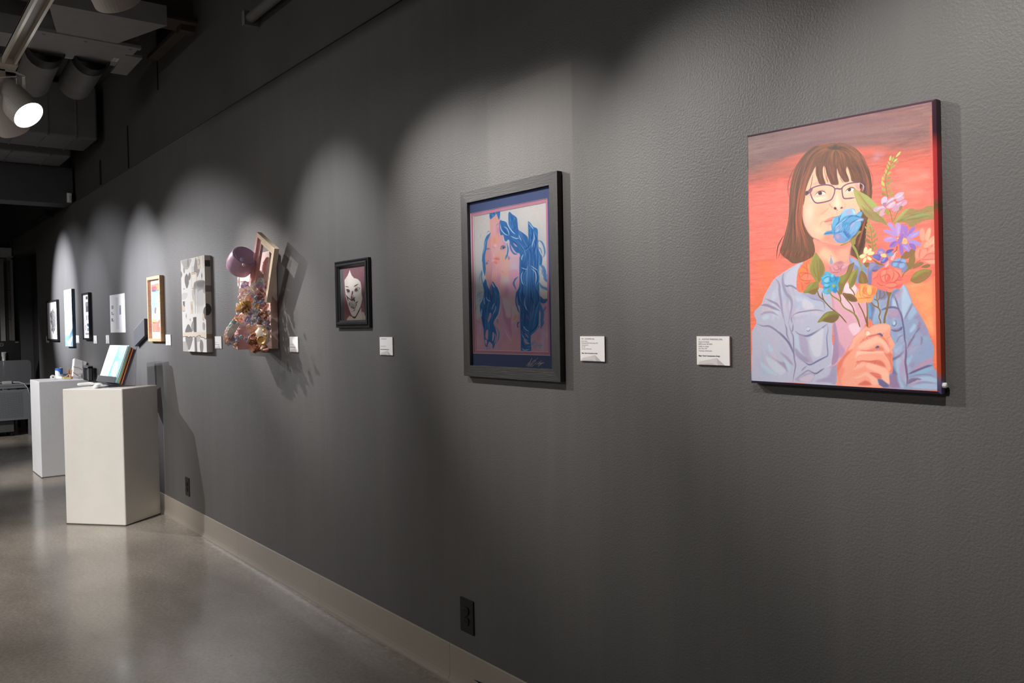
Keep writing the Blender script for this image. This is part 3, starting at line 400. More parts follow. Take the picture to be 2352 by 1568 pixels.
    # dusty rose, blue-green blossoms
    p.f('cf8c94', 'F 1035 330 1060 280 1110 250 1200 180 1300 155 1370 190 1450 200 1475 250 1440 370 1380 440 1280 490 1180 470 1070 420', 1, 1)
    for c, q in [('dc9aa2','F 1100 360 1110 250 1200 260 1260 350 1200 400'),('b87f92','F 1220 190 1310 155 1370 190 1290 220'),('dda8b2','F 1320 290 1370 220 1460 200 1470 250 1360 330'),('d88f92','F 1090 400 1200 400 1300 390 1280 480 1180 470')]: p.f(c, q, .9, 2)
    for q in ('F 1130 270 1180 360 1270 340 1230 250','F 1310 390 1310 300 1380 230','F 1080 410 1200 415 1290 400','F 1100 360 1060 290'): p.l('a05c6c', 1.6, q, .7, 1)
    p.f('4aa6d2', 'F 860 550 870 510 930 470 950 410 1020 390 1070 430 1150 470 1190 510 1210 500 1290 520 1270 620 1240 680 1270 780 1250 810 1200 750 1215 860 1160 880 1120 830 1040 900 980 905 900 860 920 800 900 760 920 720 855 660 880 620', 1, 1)
    for c, q in [('6cc0e4','F 870 550 950 480 1040 460 1050 500 950 540'),('8ccdea','F 930 620 950 540 1030 520 1040 600 980 650'),('3f98cc','F 1070 580 1090 480 1170 480 1190 580 1130 650'),('7cc6e6','F 930 700 960 660 1030 660 1020 720 960 740'),('5eb6de','F 940 420 1020 390 1060 430 990 460'),('66bce2','F 900 850 980 790 1040 800 1000 890'),('2f86c4','F 1120 840 1180 740 1220 760 1200 870'),('8acbe6','F 1080 470 1130 440 1150 500 1100 520'),('3c8ec2','F 1190 560 1200 520 1270 520 1230 620 1200 700')]: p.f(c, q, .9, 2)
    for q in ('F 920 560 980 520 1060 500','F 930 640 1000 660 1080 640','F 1070 500 1070 590 1120 650','F 1160 480 1190 560 1150 640','F 920 740 1000 760 1100 700','F 1200 500 1240 580'): p.l('23749e', 1.8, q, .8, 1)
    p.f('a4b048', 'F 1110 710 1140 680 1175 700 1170 740 1130 750', 1); p.f('9a9a4a', 'F 1000 820 1020 780 1055 810 1050 850 1010 850', 1)
    # blue rose over the mouth
    br = 'B 1115 740 1180 670 1280 645 1300 630 1290 540 1310 430 1350 350 1480 300 1540 220 1620 160 1740 145 1810 165 1840 230 1850 290 1900 235 1970 220 1990 270 1960 350 2025 380 2000 440 1965 440 1960 520 1900 640 1850 720 1780 780 1690 860 1560 920 1420 905 1360 860 1330 790 1340 735 1220 740'
    p.f('5496c8', br, 1, 1); p.mask(br)
    for c, q in [('92c8e8','B 1480 330 1560 220 1640 160 1760 150 1820 200 1830 300 1700 300 1560 350 1480 440'),('b4a8d0','B 1620 220 1680 180 1760 190 1740 260 1640 290'),('c2e2f4','B 1760 150 1830 220 1830 290 1790 250'),('6fb0da','B 1310 470 1360 360 1480 310 1460 440 1400 520 1320 600'),('78b6dc','B 1850 290 1910 240 1980 230 1960 320 1900 320'),('8abce0','B 1370 640 1400 560 1500 470 1540 480 1500 600 1400 690'),('b09cc0','B 1400 640 1420 580 1500 520 1490 600'),('4c92c8','B 1520 560 1560 460 1700 420 1680 560 1650 760 1560 660'),('68a4d2','B 1560 440 1720 340 1880 330 1900 380 1720 450'),('7cb4dc','B 1700 540 1760 460 1940 430 1950 520 1860 660 1750 760 1690 660'),('b9a4c4','B 1710 560 1760 480 1840 460 1760 560'),('8a96cc','B 1350 830 1360 750 1460 690 1540 720 1600 800 1600 900 1460 900'),('c09cb0','B 1390 760 1440 730 1480 800 1420 830'),('6cb8e4','B 1480 680 1560 700 1670 820 1590 790'),('4a68b0','B 1520 640 1600 700 1680 820 1720 760 1640 660'),('5aa0d2','B 1130 735 1220 680 1340 650 1340 700 1220 720'),('caa6c2','B 1900 380 2020 380 1990 410 1880 420'),('a89ccc','B 1780 740 1830 620 1850 640 1810 740')]: p.f(c, q, .85, 3)
    for q in ('B 1470 440 1480 360 1540 240','B 1360 740 1370 640 1500 480 1600 420 1700 330 1800 310 1880 340','B 1350 710 1480 680 1560 660 1620 740 1680 830','B 1700 640 1690 560 1760 460 1900 380','B 1840 290 1860 320 1960 350','B 1450 320 1460 440 1380 540','B 1130 730 1240 700 1340 690'): p.l('2d5c94', 1.7, q, .8, 1)
    for q in ('B 1480 330 1560 220 1650 160 1760 150','B 1310 520 1320 430 1370 350','B 1370 640 1430 540 1560 430 1680 340','B 1820 200 1830 290','B 1345 800 1370 870 1420 900','B 1820 440 1920 410 2000 400'): p.l('cfe6f6', 1.6, q, .75, 1)
    p.hatch(['a8d4ee','3f86c0','b8a8d4','6aaede'], 2, 'B 1400 520 1380 640 1360 720', 'B 1940 480 1850 650 1740 800', 50, .45, ln=.5)
    p.mask(None)
    # the hand
    hand = 'I 430 960 480 870 560 790 620 690 700 560 780 430 820 320 960 190 1060 85 1110 80 1140 105 1200 70 1350 25 1500 10 1620 50 1635 140 1620 250 1640 310 1700 430 1725 500 1670 600 1690 690 1660 800 1680 1000 1670 1120 1600 1170 1615 1380 1570 1380 1480 1310 1440 1280 1340 1270 1370 1400 1400 1470 480 1430 440 1300 430 1130'
    p.f('f7a58c', hand, 1, 1); p.mask(hand, soft=1)
    for c, q, a in [('e27a66','I 430 960 620 690 780 590 700 700 600 820 540 980 480 1130 440 1200',.9),('f08f78','I 430 1130 560 1000 600 1100 520 1280 540 1420 450 1420',.7),('e47765','I 1330 270 1460 310 1560 420 1620 560 1640 690 1690 690 1660 800 1690 1000 1670 1120 1600 1110 1640 1000 1600 800 1500 700 1590 690 1560 560 1480 430 1420 350',.9),('df7464','I 900 870 1150 870 1400 840 1530 1000 1400 980 1200 920 1080 890 880 910',.95),('e07262','I 1160 1130 1280 1150 1420 1190 1440 1280 1330 1270 1240 1200',.95),('da6c5e','I 1010 1330 1080 1310 1160 1350 1200 1410 1000 1420 900 1400',.95),('e58672','I 1090 630 1180 590 1300 560 1420 530 1490 600 1440 640 1280 640',.95),('ec8a76','I 940 440 1100 320 1330 270 1330 300 1180 370 980 460',.9),('e88774','I 1100 620 1330 590 1320 640 1100 640',.8),
                    ('fab59c','I 1080 180 1200 90 1400 40 1560 40 1620 100 1500 200 1300 240 1150 290 1080 280',.95),('fbc2a8','I 1000 440 1180 350 1320 300 1440 350 1540 450 1620 600 1610 670 1560 650 1480 540 1380 450 1250 500 1080 590 900 580',.95),('f8ae96','I 880 580 1060 560 1250 520 1180 570 1060 620 920 620',.8),('fcc6ae','I 880 650 1000 630 1200 640 1440 640 1480 690 1200 690 960 720 850 800',.95),('f9ac92','I 900 740 1200 710 1480 700 1560 760 1620 900 1640 1060 1590 1090 1540 980 1430 850 1180 860 920 860',.9),('fcc0a6','I 1090 920 1250 930 1400 980 1540 1050 1600 1180 1600 1360 1550 1360 1440 1260 1420 1180 1280 1120 1120 1060',.9),('fbb8a0','I 800 1040 900 920 1060 890 1040 980 900 1080',.9),('f6a088','I 760 1120 1000 1010 1240 1080 1420 1180 1380 1190 1180 1130 1000 1120 820 1200',.8),('fbbca6','I 800 1260 960 1180 1090 1120 1180 1170 1330 1280 1350 1400 1220 1390 1160 1250 1060 1200 900 1270',.9),('f7a890','I 540 1380 700 1280 960 1280 1040 1290 900 1380 700 1420',.7),('f9b8a0','I 830 320 1000 170 1090 90 1120 110 1060 200 1050 290 940 430 800 560 700 620',.8),('f5a088','I 870 380 1040 290 1060 320 940 430 820 560',.6),('faa890','I 1570 350 1620 330 1700 440 1710 510 1660 590 1620 460',.9)]:
        p.f(c, q, a, 3)
    p.f('fddcc8', 'I 1085 240 1110 190 1150 180 1180 230 1150 270 1100 280', 1, 2); p.l('e08a76', 2, 'I 1050 230 1080 170 1160 180 1190 240', .6, 1)
    for c, w, q, a in [('c8625a',2.4,'I 1110 305 1200 290 1330 260 1420 230',.8),('c8625a',2,'I 880 890 1000 860 1180 870 1400 840',.7),('d0685c',2,'I 940 620 1100 630 1300 640',.7),('d06a5e',2,'I 960 440 1060 330',.7),('d57060',2,'I 820 1030 880 940 980 900',.5),('c45a54',2,'I 1160 1130 1300 1150 1420 1190',.7),('d06a5c',2,'I 1480 640 1540 740 1620 870 1650 1000',.6),('e08470',2,'I 1640 300 1560 360 1600 450',.6)]: p.l(c, w, q, a, 1)
    p.mask(None)
    for c, q in [('5c5c8a','I 1320 255 1410 230 1465 290 1430 300 1390 265'),('54608f','I 1290 560 1340 515 1385 540 1350 570')]: p.f(c, q, 1, 1)
    for w, q in [(3,'I 1100 310 1120 380'),(2,'I 1010 360 1030 410'),(2.5,'I 1330 540 1325 610'),(3,'I 1400 560 1385 605'),(2,'I 1300 870 1270 925'),(2.5,'I 1480 230 1430 320'),(2.5,'I 1380 250 1390 280')]: p.l('7d6240', w, q, 1, 0, .1)
    p.f('e8836c', 'E 455 1568 470 1400 490 1370 540 1440 550 1500 500 1568', 1, 1)
    p.l('f6c8b4', 1, 'I 500 1430 440 1300 425 1130', .3)
    p.streaks(.012, 2, 2, (1, 1, 1))
    # haze of gloss reflection at the painting's top is baked into its colours
    return p
def paint_strips():
    s = 9.8
    frames(M=(1050,440,s), N=(1050,590,s), O=(1050,720,s))
    p = Paint(640, 860, [(1086.7,496.1),(1253.1,464),(1260.2,808.3),(1090.8,808.3)], bg='c9cacb', seed=9)
    p.g('d4d2ce','M 1700 500',50,40,.7); p.g('bcc6ce','N 420 700',30,60,.6); p.g('c2c0bc','M 500 700',30,40,.5); p.streaks(.012, 3, 3, (1,1,1))
    # shirt and neck, all in pinks
    p.f('d0a8be','N 395 1300 480 1340 560 1400 800 1480 960 1200 960 800 1350 800 1380 1280 1900 950 2040 960 O 2070 880 380 880',1,4)
    p.f('cfc8d4','N 400 1380 430 1420 500 1340 400 1200',.8,5)
    p.hatch(['c99fb8','dcb4c6','c8a8c8','d9b2b8','cda0b0'], 9, 'O 420 200 430 860', 'O 2040 200 2050 860', 90, .45, ln=.6, soft=4)
    p.f('d9a6ae','O 1100 560 1400 500 1430 860 1000 860',.5,9); p.f('cbc0da','O 1890 400 1950 380 1930 860 1880 860',.6,5); p.f('c6c0dc','O 490 300 530 300 490 520 470 520',.7,4); p.g('cdc8da','O 2000 460',5,9,.6)
    p.f('d6b8c2','N 640 480 700 700 770 860 800 560 900 680 940 800 1000 1000 1080 1450 1200 1500 1380 1250 1380 500 1380 0 M 1390 1420 1260 1340 1180 1200 1000 1000 950 980 945 440 740 490 745 950 660 1100 610 1440 N 610 0 630 300',1,2)
    # face in vertical strips: strip colours
    sk = 'M 745 950 690 1040 655 1130 640 1300 610 1450 N 610 0 625 250 640 480 700 700 770 860 770 0 M 760 1568'
    p.f('cf9ca4', sk, 1, 1); p.mask(sk)
    p.g('d5a29a','M 700 1150',7,14,.8); p.g('c89cb4','M 700 1400',8,10,.8); p.g('d2998a','M 660 1400',5,6,.7); p.g('c9a29f','N 690 300',9,25,.8); p.g('c096b0','N 760 620',5,30,.7); p.mask(None)
    s2 = 'M 740 490 945 440 950 1000 960 1568 N 975 0 985 420 960 560 960 720 900 660 770 560 770 0 M 760 1568 745 1000'
    p.f('d6a8ae', s2, 1, 1); p.mask(s2)
    p.f('d9a6a0','M 745 620 870 520 945 640 945 850 750 900',.9,3); p.g('c890b0','M 910 880',6,9,.9); p.g('e0a890','M 860 1080',9,12,.9); p.g('d49a8c','M 830 1130',4,10,.6); p.g('cfb6cc','M 830 830',4,12,.6); p.g('d8b4b2','M 880 1350',9,12,.7); p.g('de9a88','M 900 1500',10,4,.8); p.g('e4a88c','N 850 100',9,6,.8); p.g('c49ac2','N 800 200',5,12,.7); p.g('d8b0b0','N 880 300',9,14,.7); p.g('c79abc','N 920 480',6,9,.8); p.g('dfa48e','N 790 520',4,6,.6)
    p.hatch(['e4b8b4','c898b4','d8a090'], 3, 'N 790 0 790 500', 'N 960 0 960 560', 24, .4, ln=.4, soft=2); p.mask(None)
    s3 = 'M 955 980 1030 1000 1060 1130 1100 1180 1110 1300 1130 1420 1160 1568 N 1180 0 1190 400 1190 600 1130 660 1000 680 985 420 975 0 M 960 1500'
    p.f('d9b0ae', s3, 1, 1); p.mask(s3)
    p.g('c8a0c0','M 1050 1170',6,8,.9); p.g('d8a4b4','M 990 1080',5,10,.7); p.g('d8b49a','M 1040 1420',10,9,.8); p.g('dcb8b0','N 1080 150',9,14,.8); p.g('e0a890','N 1060 380',9,6,.8); p.g('cdcace','N 1080 540',10,12,.95); p.g('d4b0a4','N 1040 40',9,9,.7); p.mask(None)
    p.f('d4b6c4','M 1140 1300 1190 1160 1330 1280 1390 1380 1390 1568 N 1380 100 1370 320 1190 300 1180 0',1,2); p.g('c8c4d4','N 1270 220',9,9,.9); p.g('c79cc4','N 1200 400',5,10,.6); p.f('d6a4bc','N 1190 310 1370 320 1390 600 1340 760 1190 900 1180 600',.9,3)
    p.g('b890bc','N 1100 760',8,14,.9); p.g('d8a4a0','N 1020 740',5,12,.8); p.g('d0bcc6','N 1230 900',9,14,.7); p.f('cfc4cc','N 1010 960 1150 950 1180 1100 1150 1350 1090 1300 1040 1150',.9,5); p.f('c490b6','N 1000 1050 1060 1200 1100 1350 1200 1340 1200 1100 1220 1250 1200 1480 O 1215 520 1130 360 1040 170',.9,3); p.f('cfc2c8','N 1230 1100 1380 1150 1340 1280 1240 1340',.8,4); p.f('d8a88e','N 1270 1320 1330 1290 1300 1400 1240 1460',.9,3)
    p.f('d0a2bc','O 1030 120 1100 250 1200 520 1160 590 1100 480 1000 280',.7,3); p.l('e6c6d4',2.2,'O 1030 330 1100 460 1180 590 1210 600',.8,1); p.l('e0c0d0',2,'O 1205 205 1250 200 1330 120',.8,1); p.l('b88cb0',1.6,'N 1000 1100 1040 1250 1100 1400 1180 1560',.6,1); p.l('b48cb4',1.5,'N 945 800 1000 1000 1030 1150',.5,1); p.l('e2d0d8',2,'N 770 570 860 640 910 700 940 830',.8,1); p.l('e0ccd0',1.6,'N 640 480 700 690 770 860',.9,1)
    # features
    p.f('6a7088','M 965 1270 1010 1230 1070 1235 1085 1260 1030 1290 975 1300',.95,1); p.f('c8ccd8','M 985 1270 1010 1255 1000 1290',.9); p.g('2e3a50','M 1030 1260',1.6,1.8,.9); p.l('7c6a8a',1.6,'M 960 1250 1010 1215 1080 1230'); p.l('c79ab0',1.5,'M 960 1330 1030 1320 1090 1290',.7,1)
    p.f('6878a0','N 635 160 650 120 690 80 705 90 690 130 660 170',.95,1); p.f('c8d4e0','N 670 130 690 95 695 115'); p.l('6a7694',3.5,'M 640 1310 670 1290 730 1290',.8,1); p.l('6a84b0',1.4,'M 640 1290 680 1280',.8)
    p.l('a87cac',2,'M 790 1250 830 1240 840 1270',.8,1); p.g('e6ccd4','M 840 1220',3,3,.8); p.l('e0c4d0',1.6,'M 800 1200 860 1190 880 1230',.7,1); p.l('c898b4',1.5,'M 770 1300 760 1420 750 1568',.6,1); p.l('e6c8c8',2,'M 815 1390 815 1450 830 1490',.8,1); p.l('b08ab4',1.6,'N 770 60 780 200 760 350 750 480',.6,1)
    p.f('d07a7a','M 830 1500 880 1480 950 1520 900 1540 N 860 60 820 50',.8,1); p.f('e08a70','N 800 120 850 80 900 110 880 160 840 130',.8,2); p.l('b07ab0',1.6,'N 790 90 840 130 890 160',.6,1); p.g('dcc4d4','N 800 80',3,3,.8); p.l('b894c0',2,'N 980 300 1020 335 990 340',.7,1)
    p.l('6a94c0',2,'M 870 770 900 740 940 715',.9,1); p.l('a8c8e0',1.2,'M 875 760 920 730',.9); p.l('7a80b0',3,'M 920 1020 945 985',.8,1)
    # blue hair masses
    B = ['2f66a4','3f7cba','64a0d6','24508a','4a86c4','6a86c4','2b5c98']
    def mass(q, ga, gb, n=70, base='3f78b4', w=2):
        p.f(base, q, 1, 1); p.mask(q); p.hatch(B, w, ga, gb, int(n*1.7), .6, ln=.4, soft=1); p.hatch(['8cc0e6','a9d0ee'], w*.5, ga, gb, n//6, .5, ln=.22); p.mask(None)
    mass('M 738 485 945 437 945 620 930 630 900 560 880 510 830 560 740 625','M 745 490 750 600','M 930 450 930 620',22)
    p.hatch(['6fb4d8'],1.4,'M 840 470 790 570','M 880 460 860 540',6,.8)
    mass('M 950 670 1040 665 1100 700 1145 780 1155 480 1230 520 1330 600 1350 760 1370 860 1450 920 1560 1010 1590 1100 1580 700 1600 690 1690 790 1790 850 1800 1080 1860 1200 1880 1420 1920 1568 N 1900 80 1880 170 1830 200 1830 700 1840 1100 1820 1500 O 1830 280 1740 400 1650 480 1640 600 1640 850 1450 860 1420 780 1420 500 1410 380 1400 100 N 1390 1100 1310 1060 1310 820 1380 650 1385 300 1390 0 M 1390 1400 1370 1380 1300 1350 1190 1180 1150 1080 1080 1130 1040 1080 1030 980 960 960','M 960 690 1100 1000 1400 1300 N 1420 200 1400 800 O 1430 700','M 1600 710 1780 1000 1850 1400 N 1820 500 1830 1100 O 1640 700',240,w=2.2)
    mass('M 1150 480 1250 540 1330 610 1350 780 1365 1000 1270 960 1180 880 1150 760','M 1160 500 1170 800 1280 950','M 1320 620 1350 800 1360 980',40)
    mass('M 1590 690 1690 800 1720 950 1700 1150 1660 1290 1590 1200 1600 1000','M 1600 720 1610 950 1620 1200','M 1660 790 1710 960 1680 1200',36)
    p.f('d6d2d0','M 1810 1120 1870 1200 1900 1350 1880 1420 1830 1330 1810 1230',1,1); p.l('4d86bf',3,'M 1810 1090 1880 1130 1930 1230 1950 1350 1930 1440',.9,1); p.l('4d86bf',2,'M 1810 1240 1860 1290 1890 1400',.8,1); p.l('6a9ccc',2,'M 1970 1350 1940 1420 1890 1500',.8,1)
    p.f('d4d0d0','M 1920 1480 1990 1440 2020 1500 N 1980 60 1950 150 1900 140 1900 20',1,2); p.f('cfcaca','N 1850 480 1900 640 2020 680 2040 560 1980 380',1,2); p.f('d8cfca','N 1840 720 1900 760 2020 740 2040 880 1950 940 1880 900',1,2)
    p.l('4a84c0',6,'N 1830 150 1910 220 1950 320 1960 470 2010 560',.8,1); p.l('5a8cc4',5,'N 1830 560 1880 650 1960 690 2030 720 2040 790',.9,1); p.l('3f74b0',9,'N 1820 850 1870 950 1930 980 2020 930',.95,1); p.l('4a84c0',7,'N 1840 1000 1870 1150 1900 1260 1890 1400 O 1900 200 1860 330',.9,1,.2)
    p.f('d2b4c0','N 1830 1200 1860 1250 1850 1400 1830 1480',.9,1); p.hatch(['4a7cb8','6a98cc'],1,'N 1850 300 1900 420 1980 600','N 2020 330 2030 420 2030 560',16,.7,ln=.6); p.hatch(['4a7cb8','5a88c0'],.9,'N 1840 250 1880 300 1870 420','N 1950 260 1980 330 1930 420',12,.7,ln=.8); p.hatch(['3f74b4','6aa4d4'],1.2,'N 1880 1160 1950 1100 2000 1020','N 1940 1300 1970 1180 1990 1100',10,.8,ln=.7)
    p.l('3f7ab8',3,'N 1360 430 1280 510 1270 620 1320 740',.9,.5); p.hatch(['4a84bc'],1.2,'N 1360 440 1240 560 1230 650','N 1380 430 1260 600 1320 740',8,.7,ln=.9)
    p.l('d4a4bc',3,'N 1340 880 1330 1000 1370 1180 1385 1240',.9,1); p.l('3f74b0',3,'N 1320 760 1310 1000 1350 1160 1390 1260',.9,1)
    p.f('e0b8c8','M 1160 1180 1230 1310 1300 1370 1390 1390 1390 1470 1240 1460 1150 1400',.9,2); p.l('4a82bc',3.5,'M 1170 1130 1200 1290 1270 1390 1350 1400',.95,1); p.f('dca8bc','M 1250 1150 1290 1220 1340 1240 1320 1200',.9,1); p.hatch(['3f6fa8'],1.1,'M 1290 1250 1340 1300 1330 1400','M 1350 1240 1370 1300 1340 1350',8,.8,ln=1)
    p.l('4480b8',4,'M 1110 1160 1130 1300 1110 1420 1070 1530',.95,.6); p.l('bcd8ec',1.4,'M 1115 1180 1110 1330 1090 1440',.8)
    p.hatch(['8a78b8','9a88c4'],3,'M 1120 1420 1140 1568','M 1160 1400 1170 1568',6,.5,ln=.8,soft=1)
    for q in ('N 1600 100 1500 300 1440 420 1480 600 1600 700','N 1640 120 1780 330 1800 500 1700 660','N 1420 640 1360 800 1400 1000 1520 1150','N 1700 640 1800 800 1800 1000 1700 1200','O 1430 200 1460 360 1560 440 1610 500','O 1800 60 1780 260 1700 360 1620 420','M 1380 1200 1480 1300 1560 1260 1640 1160','M 1420 1040 1500 1180 1560 1230','M 1760 1000 1750 1200 1700 1400','N 1440 760 1500 900 1480 1050','N 1650 760 1660 900 1720 1050','O 1440 620 1500 720 1600 740'):
        p.l('24508a', 3.2, q, .55, 1); p.l('6ea8dc', 2.2, ' '.join([q.split()[0]]+[str(float(v)+(28 if i % 2 == 0 else 12)) for i, v in enumerate(q.split()[1:])]), .5, 1)
    # left mass
    p.l('3f7cb8',7,'M 745 930 680 1020 640 1120 620 1280 590 1420 580 1568 N 585 60 600 260 610 430',1,1,.12); p.l('8ab8dc',2,'M 660 1060 620 1180 600 1300 570 1420',.8,1); p.l('4a78a8',1.2,'M 740 920 700 890 660 950',.8)
    p.l('5a94c8',4,'N 550 290 540 400 560 560 600 680',.9,1); p.hatch(['5a8cb8'],.8,'N 560 280 480 400 460 560','N 560 300 520 420 500 600',6,.6,ln=.8); p.f('ccd0d4','N 570 350 610 450 600 530 570 590 550 470',.9,1)
    lm = 'N 630 500 670 640 720 760 775 870 775 560 860 650 910 720 940 860 950 1020 930 1180 900 1300 830 1420 800 1500 O 830 300 870 450 860 600 800 800 770 760 690 660 680 700 640 760 600 700 580 480 580 380 550 250 N 530 1400 500 1200 500 1080 570 940 590 760 570 620'
    mass(lm,'N 610 560 590 900 520 1150 560 1450 O 590 380','N 900 720 930 900 900 1200 800 1400 O 800 500',130)
    p.f('caa6c4','N 720 1260 760 1290 740 1380 690 1480 680 1400',1,1); p.f('d2a8bc','O 640 390 680 380 680 500 670 600 620 560 620 470',1,1); p.f('d4aec0','O 790 420 820 480 810 580 775 640 775 500',1,1); p.f('ceb0bc','O 600 620 650 610 650 690 625 740',1,1); p.f('d0acc0','O 700 650 770 700 775 760 720 720',1,1)
    p.f('34609c','N 775 600 800 900 775 1000 760 1300 740 1000 690 800',.6,4); p.f('2f5f9c','N 780 560 860 650 920 760 930 850 850 760 800 700',.5,3)
    p.l('d8e4ea',2.4,'N 775 580 800 640 830 690',.8,1); p.hatch(['4a84c0','78aed8'],1.4,'O 810 290 900 400 900 600 830 740','O 850 260 950 440 930 560 860 660',10,.7,ln=1); p.hatch(['5a8cb8'],1.2,'N 830 1420 870 1470 880 1520','N 880 1380 920 1450 930 1500',6,.7,ln=1)
    p.l('4a7ab0',2,'O 620 700 630 760 690 740',.9); p.hatch(['4a78a8','86aed0'],1.4,'O 620 780 625 850','O 720 760 720 850',8,.9,ln=1); p.hatch(['78b4d8','c0dcec','3f78b4'],1.3,'N 570 740 440 830 410 960','N 580 930 500 1000 420 1030',16,.75,ln=.8)
    p.hatch(['6a94bc'],.8,'N 560 760 450 800 400 920','N 570 800 500 880 420 960',7,.7,ln=1); p.l('7a8a98',1.4,'O 405 160 450 200 520 210',.7,1); p.l('7a98b4',1,'N 480 1030 430 1120 405 1200',.7)
    # highlights
    for w, q in [(2,'M 960 720 980 850 1060 950 1140 990'),(1.6,'M 1030 790 1110 830 1150 920 1150 1000'),(2.4,'M 1150 740 1160 800 1230 900 1300 960'),(2,'M 1710 930 1715 1050 1680 1160 1670 1260'),(1.6,'M 1370 960 1400 1040 1440 1100'),(2,'M 1200 1000 1300 1050 1380 1050'),(1.6,'M 1040 1010 1050 1100 1120 1150'),(1.6,'M 1590 700 1650 780 1700 850'),(2,'M 1480 1400 1440 1480 1440 1540'),
                 (2,'N 1470 300 1430 420 1450 560 1490 630'),(2,'N 1640 240 1740 330 1760 470 1740 630'),(1.8,'N 1640 180 1730 250 1790 290'),(2.2,'N 1520 880 1500 1000 1530 1130 1600 1230'),(1.6,'N 1430 230 1500 260 1570 270'),(1.6,'N 1430 240 1420 340'),(2,'O 1470 260 1520 340 1600 400'),(1.6,'O 1440 450 1500 560 1580 610'),(2.2,'O 1440 780 1500 820 1620 800'),(2,'N 600 900 590 1000 610 1080'),(2,'N 640 900 670 970 740 1000'),(2.4,'N 540 1170 530 1280 530 1360'),(2,'N 860 1090 840 1200 780 1300'),(1.6,'N 830 1030 790 1110 760 1190'),(2,'O 720 410 715 520'),(1.8,'O 830 440 850 560 810 700'),(1.6,'N 1930 1380 1900 1500'),(1.8,'M 980 655 1060 660 1100 690')]:
        p.l('bcdcf0', w, q, .85, .5)
    p.f('9a74c0','N 1560 1290 1600 1370 1590 1410 1540 1330',.9,1); p.f('8a70b8','O 1440 370 1480 440 1450 430',.9,1); p.f('d0a0b8','O 1510 430 1560 470 1600 540 1540 500',.9,1); p.f('d2a8b8','O 1480 570 1580 640 1620 670 1530 680',.9,1)
    p.hatch(['2a568e','35659f'],1.6,'N 1400 700 1420 1200 O 1430 500','N 1800 600 1780 1200 O 1660 450',80,.4,ln=.3); p.hatch(['d8c8c0'],.7,'O 1850 120 1820 250 1700 500','O 1830 150 1800 280 1650 500',14,.8,ln=.2)
    p.l('3a6498',2,'N 1605 300 1600 900 O 1605 500',.35,1); p.l('3a6498',2,'M 1590 1000 N 1590 0 1590 800',.3,1)
    p.hatch(['3f74b0','5a6a80'],1.6,'O 1390 80 1340 140 1360 250','O 1400 220 1340 280 1400 370',8,.8,ln=1)
    sig = '6aa8d8'
    for q in ('O 1560 740 1640 730 1690 620','O 1700 640 1680 700 1720 690','O 1760 590 1700 660 1770 650 1740 720 1690 760','O 1780 740 1800 690 1830 720 1850 640','O 1830 720 1890 690 1850 750 1820 780','O 1860 720 1930 690'): p.l(sig, 1.1, q, .9, 0, .1)
    for q in ('M 520 1040 510 1010 540 950','M 540 1150 535 1100'): p.l('8a90a0', .8, q, .6)
    p.streaks(.012, 1, 1, (1,1,1))
    return p

